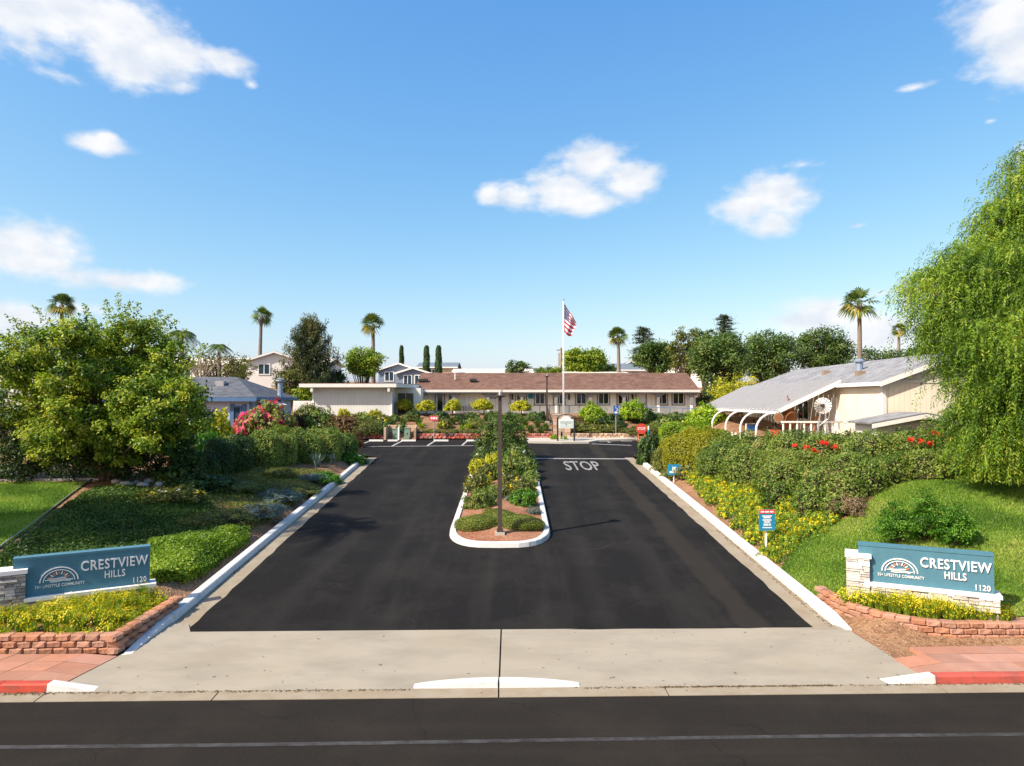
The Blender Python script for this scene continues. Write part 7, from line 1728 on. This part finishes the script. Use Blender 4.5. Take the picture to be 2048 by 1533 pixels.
# dry patches in it
for i, (px, py, r, h, lb) in enumerate(((1655, 990, .6, .9, 'dry brown patch of shrub inside the right hedge, upper one'), (1690, 1022, .5, .5, 'dry brown twiggy shrub at the lawn corner of the right hedge'))):
    rng = np.random.default_rng(i); me = dome_foliage(500 + i, 1800, .2, .05, L_['dead'], lump=.25, thick=.5); b = at(px, py); o = empty('dry_shrub', b + Vector((0, -.35, 0)), 0, lb, 'shrub'); c = new_obj('foliage', me, None, o); c.scale = (r, r, h); c2 = new_obj('branches', dome_core(i + 60, .5), None, o); c2.scale = (r, r, h)
hedge('golden_bush', 'large rounded golden-yellow clipped bush at the left end of the right hedge', [dom(1375, 935, 46, 850), dom(1420, 930, 40, 852), dom(1345, 925, 26, 868)], 26000, .075, .042, 'gold', 220, cat='bush', loose=.08)
hedge('clipped_hedge', 'lime-green clipped hedge behind the golden bush, below the patio arches', [dom(1345, 905, 30, 840), dom(1390, 905, 36, 842), dom(1430, 905, 30, 848)], 15000, .085, .045, 'lime', 221, sq=4, loose=.15)
shrub('dark', at(1300, 928), .62, 1.35, 'dark green upright bush at the end of the right kerb'); shrub('olive', at(1322, 945), .5, 1.0, 'olive upright bush beside the dark bush by the right kerb'); shrub('olive', at(1340, 958), .45, .5, 'low golden-olive shrub left of the small blue sign'); shrub('goldfl', at(1375, 955), .5, .5, 'low bronze-yellow shrub right of the small blue sign')
# three fresh green shrubs behind the right sign
def fluffy(px, py, top, hw, lb, seed):
    b = at(px, py); r = hw / F * b.y; H = P(px, top, b.y).z - b.z; lob = [(b.x + sx * r * .45, b.y + sy * r * .4, b.z + H * hz, r * rr, r * rr, H * .24) for sx, sy, hz, rr in ((0, 0, .76, .45), (-.7, -.4, .55, .5), (.7, -.3, .58, .5), (0, -.8, .42, .6), (-.9, .2, .3, .55), (.9, .2, .3, .55), (0, .8, .5, .5), (0, -.2, .92, .24))]
    tree('fresh_shrub', lb, b, lob, 130, 44, .1, .06, .03, 'green', seed, .03, up=.5, cat='shrub', group='three fresh green shrubs behind the right sign', csp=.2)
fluffy(1795, 1085, 1008, 50, 'fresh green bushy shrub behind the right sign, left of the three', 301); fluffy(1852, 1080, 992, 48, 'fresh green bushy shrub behind the right sign, middle and tallest of the three', 302); fluffy(1912, 1092, 1018, 42, 'fresh green bushy shrub behind the right sign, right of the three', 303)
# under the pepper tree
for i, (px, py, k, r, h, lb) in enumerate(((1960, 955, 'green', .6, .6, 'green shrub at the foot of the pepper tree, nearest the hedge'), (2010, 950, 'goldfl', .8, .8, 'yellowish shrub under the pepper tree at the lawn edge'), (2055, 950, 'oak', .9, .9, 'dark shrub under the pepper tree at the picture edge'))): shrub(k, at(px, py), r, h, lb)
# ------------------------------------------------------------------ island planting
def isl(k, px, py, r, h, lb, ry=None, stem=0):
    g = gp(px, py); shrub(k, (g.x, g.y, izz(g.y) - .02), r * .95, h * .84, lb, ry, stem=stem)
isl('mound', 955, 1062, .78, .5, 'low olive ground shrub at the island front, left of the lamp post'); isl('mound', 1040, 1062, .8, .5, 'low olive ground shrub at the island front, right of the lamp post')
isl('mound', 1000, 1052, .75, .52, 'low olive ground shrub at the island front, just behind the lamp post')
isl('pinkwhite', 962, 1022, .55, .75, 'white-flowered bushy shrub at the left of the island, second row'); isl('green', 1046, 1018, .5, .7, 'fresh green shrub at the right of the island, second row'); isl('blue', 1068, 1034, .28, .3, 'small blue-grey tuft at the right kerb of the island'); isl('blue', 1018, 1012, .28, .35, 'small blue-grey tuft in the middle of the island')
isl('goldfl', 955, 990, .55, .8, 'yellow-green flowering shrub at the left of the island, third row'); isl('goldfl', 1045, 996, .6, .75, 'golden flowering shrub at the right of the island, third row'); isl('goldfl', 1000, 1000, .5, .55, 'low yellow-flowered shrub in the island centre behind the lamp post')
isl('mid', 1018, 965, .75, 1.1, 'dark green dense shrub in the island centre, middle row'); isl('mid', 1050, 960, .6, 1.0, 'hedge-green shrub at the right edge of the island, middle row'); isl('yellow', 958, 955, .45, .85, 'yellow shrub at the left edge of the island, far half'); isl('yellow', 985, 950, .5, 1.0, 'hedge-green shrub left of centre in the island, far half')
isl('whitefl', 970, 935, .6, 1.0, 'white-blooming shrub at the left of the island, far end'); isl('whitefl', 1040, 930, .65, 1.05, 'white-blooming shrub at the right of the island, far end'); isl('whitefl', 1058, 945, .4, .7, 'small white-blooming shrub at the right kerb, far end of the island')
for i_, (k_, px_, py_, r_, h_, lb_) in enumerate((('mid', 985, 1008, .45, .6, 'hedge-green small shrub left of the lamp post, second row of the island'), ('goldfl', 1022, 985, .5, .75, 'yellow-flecked shrub in the island centre, between second and middle rows'), ('pinkwhite', 1058, 978, .42, .7, 'white-flecked shrub against the right kerb of the island, middle row'), ('goldfl', 975, 968, .55, .85, 'green shrub left of centre in the island, middle row'), ('yellow', 968, 978, .35, .5, 'small yellow shrub by the left kerb of the island, middle row'), ('oak', 1005, 940, .7, 1.15, 'tall green shrub under the island tree'), ('mid', 1030, 945, .6, 1.1, 'leafy shrub right of centre below the island tree'), ('low', 985, 1035, .4, .25, 'low olive tuft between front mounds and white-flowered shrub'))): isl(k_, px_, py_, r_, h_, lb_)
g = gp(1002, 922); tree('island_tree', 'dense round dark green small tree at the far end of the island', (g.x, g.y, izz(g.y) - .05), [(g.x + a, g.y + b_, g.z + c, r, r, r * .85) for a, b_, c, r in ((0, 0, 1.75, .95), (-.65, -.1, 1.35, .7), (.7, 0, 1.35, .75), (0, -.5, 1.2, .8), (-.3, .3, 2.1, .6), (.4, .2, 2.05, .6), (.9, -.2, 1.0, .5), (-.9, 0, 1.0, .5))], 330, 34, .17, .10, .055, 'oak', 320, .07, ntips=10, shell=(.6, 1.05), csp=.2)
# ------------------------------------------------------------------ bank in front of the clubhouse
def bank():
    row = [(812, 830, .62), (853, 832, .68), (905, 832, .62), (968, 830, .82), (1044, 832, .68)]
    for i, (px, py, r) in enumerate(row): shrub('yellow', at(px, py), r, .75, 'yellow-green ball-shaped shrub on a bare stem before the porch, %s of five from the left' % ordw(i), group='yellow ball shrubs along the porch', stem=.42)
    shrub('lime', at(1185, 843), .92, 1.25, 'large bright lime shrub beside the blue parking sign, left one'); shrub('lime', at(1268, 846), .82, 1.15, 'bright lime ball shrub right of the blue parking sign', stem=.35); shrub('lime', at(1250, 840), .5, 1.0, 'smaller lime shrub half hidden behind the lime ball shrub')
    shrub('yellow', at(687, 838), .5, .7, 'small yellow-green shrub in front of the annex wall, left one'); shrub('yellow', at(750, 838), .55, .65, 'small yellow-green shrub in front of the annex wall, right one')
    dk = [(790, 842), (826, 838), (880, 840), (918, 842), (945, 840), (1000, 841), (1020, 842), (1068, 840), (1085, 843), (985, 842)]
    dk.sort()
    for i, (px, py) in enumerate(dk): shrub('dark' if i % 2 else 'oak', at(px, py), .42 + .07 * ((i * 7) % 3), .5 + .06 * (i % 3), 'dark green rounded shrub in the row below the porch, %s from the left' % ordw(i), group='dark shrubs below the porch')
    m2 = [(780, 851), (806, 853), (838, 852), (885, 853), (905, 850), (925, 855), (1025, 853), (1050, 855), (1075, 856), (1092, 862), (1062, 866), (1082, 870)]
    m2.sort()
    for i, (px, py) in enumerate(m2): clump(STRAP, at(px, py), .62, .72, 'green strap-leaved clump on the middle of the clubhouse bank, %s from the left' % ordw(i), 'strap_plant', 'strap-leaved clumps on the bank')
    m3 = [(842, 857), (880, 858), (925, 862), (938, 858), (1045, 862)]
    for i, (px, py) in enumerate(m3): clump(STRAPY, at(px, py), .5, .5, 'yellow-green strap-leaved clump low on the clubhouse bank, %s from the left' % ordw(i), 'strap_plant', 'yellow-green clumps on the bank')
    lo = [(850, 868), (875, 868), (900, 869), (925, 868), (945, 869)]
    for i, (px, py) in enumerate(lo): shrub('low', at(px, py), .75, .38, 'low olive trimmed ground shrub above the long red block wall, %s from the left' % ordw(i), group='trimmed ground shrubs above the red wall', ry=.5)
    for i, (px, py, k, r, h, lb) in enumerate(((735, 868, 'low', 1.15, 1.0, 'large olive mounded shrub left of the utility recess'), (760, 866, 'oak', .6, .8, 'dark green shrub between the olive mound and the utility recess'), (690, 862, 'bronze', 1.1, 1.05, 'bronze-red mounded shrub in front of the annex'), (640, 858, 'mid', 1.1, 1.3, 'green shrub with long leaves at the left end of the annex bank'), (618, 850, 'olive', 1.0, 1.4, 'olive clipped shrub beside the blue-grey house corner'), (660, 870, 'goldfl', 1.2, .9, 'yellow-green spreading shrub above the left hedge'), (720, 850, 'mid', .9, .8, 'green leafy shrub on the annex bank above the olive mound'), (765, 848, 'goldfl', .8, .6, 'yellowish shrub on the annex bank by the recess'), (590, 865, 'bronze', .9, 1.0, 'reddish shrub between bougainvillea and annex'), (610, 878, 'olive', 1.0, .9, 'olive shrub behind the long left hedge'),
        (1150, 853, 'bronze', .7, .7, 'brownish shrub right of the directory board'), (1165, 862, 'olive', .9, .55, 'yellow-olive spreading shrub above the tan wall, left one'), (1195, 864, 'goldfl', .9, .5, 'yellow-olive spreading shrub above the tan wall, middle one'), (1222, 862, 'low', .9, .5, 'olive spreading shrub above the tan wall, right one'), (1262, 868, 'low', 1.0, .5, 'clipped olive shrub right of the parking sign post'), (1300, 866, 'low', 1.1, .6, 'clipped olive shrub behind the STOP barricade'), (1335, 862, 'mid', 1.0, .9, 'green shrub left of the patio arches'), (1228, 850, 'dark', .7, .7, 'dark shrub behind the blue parking sign post'), (1292, 846, 'dark', .8, .9, 'dark shrub in shade right of the lime ball shrub'), (1320, 842, 'oak', .6, .6, 'small green shrub by the ramp railing, left one'), (1350, 843, 'oak', .7, .7, 'small green shrub by the ramp railing, middle one'), (1375, 845, 'oak', .7, .7, 'small green shrub by the ramp railing, right one'), (1415, 850, 'lime', 1.1, 1.1, 'lime shrub seen through the patio arches'), (1108, 884, 'lime', .22, .3, 'small yellow-green tuft at the left pier foot'), (1128, 884, 'lime', .22, .25, 'small yellow-green tuft below the directory board'))):
        b = at(px, py)
        if py == 884: b = Vector((P(px, py, 44.8).x, 44.8, float(pl(44.8)) + .12))
        shrub(k, b, r, h, lb)
    rg = random.Random(77); pts = []
    for _ in range(900):
        px, py = (rg.uniform(700, 1100), rg.uniform(838, 872)) if rg.random() < .75 else (rg.uniform(1142, 1330), rg.uniform(842, 870))
        b = at(px, py)
        if b.y > 46.6 and all((b.x - q[0].x) ** 2 + (b.y - q[0].y) ** 2 > .95 ** 2 for q in pts): pts.append((b, rg.random()))
    pts = pts[:20]; pts.sort(key=lambda q: q[0].x / q[0].y)
    for i, (b, u) in enumerate(pts):
        k = ['oak', 'mid', 'low', 'goldfl', 'dark', 'olive'][int(u * 6)]; shrub(k, b, .42 + .25 * ((i * 37 % 10) / 10), .4 + .3 * ((i * 53 % 10) / 10), '%s filling shrub on the clubhouse bank, %s from the left among the small fillers' % ({'oak': 'green', 'mid': 'mid-green', 'low': 'olive', 'goldfl': 'yellow-flecked', 'dark': 'dark green', 'olive': 'olive-green'}[k], ordw(i)), group='small filling shrubs on the clubhouse bank')
bank()
for o in list(bpy.data.objects):
    if o.parent and o.name.split('.')[0] in ('foliage', 'flowers', 'blossoms', 'crown', 'shoots', 'fronds', 'red_blooms', 'pale_blooms', 'orange_flowers', 'branches'): o['kind'] = 'stuff'
print('objects', len(bpy.data.objects), 'tris', sum(len(m.polygons) * 2 for m in bpy.data.meshes))
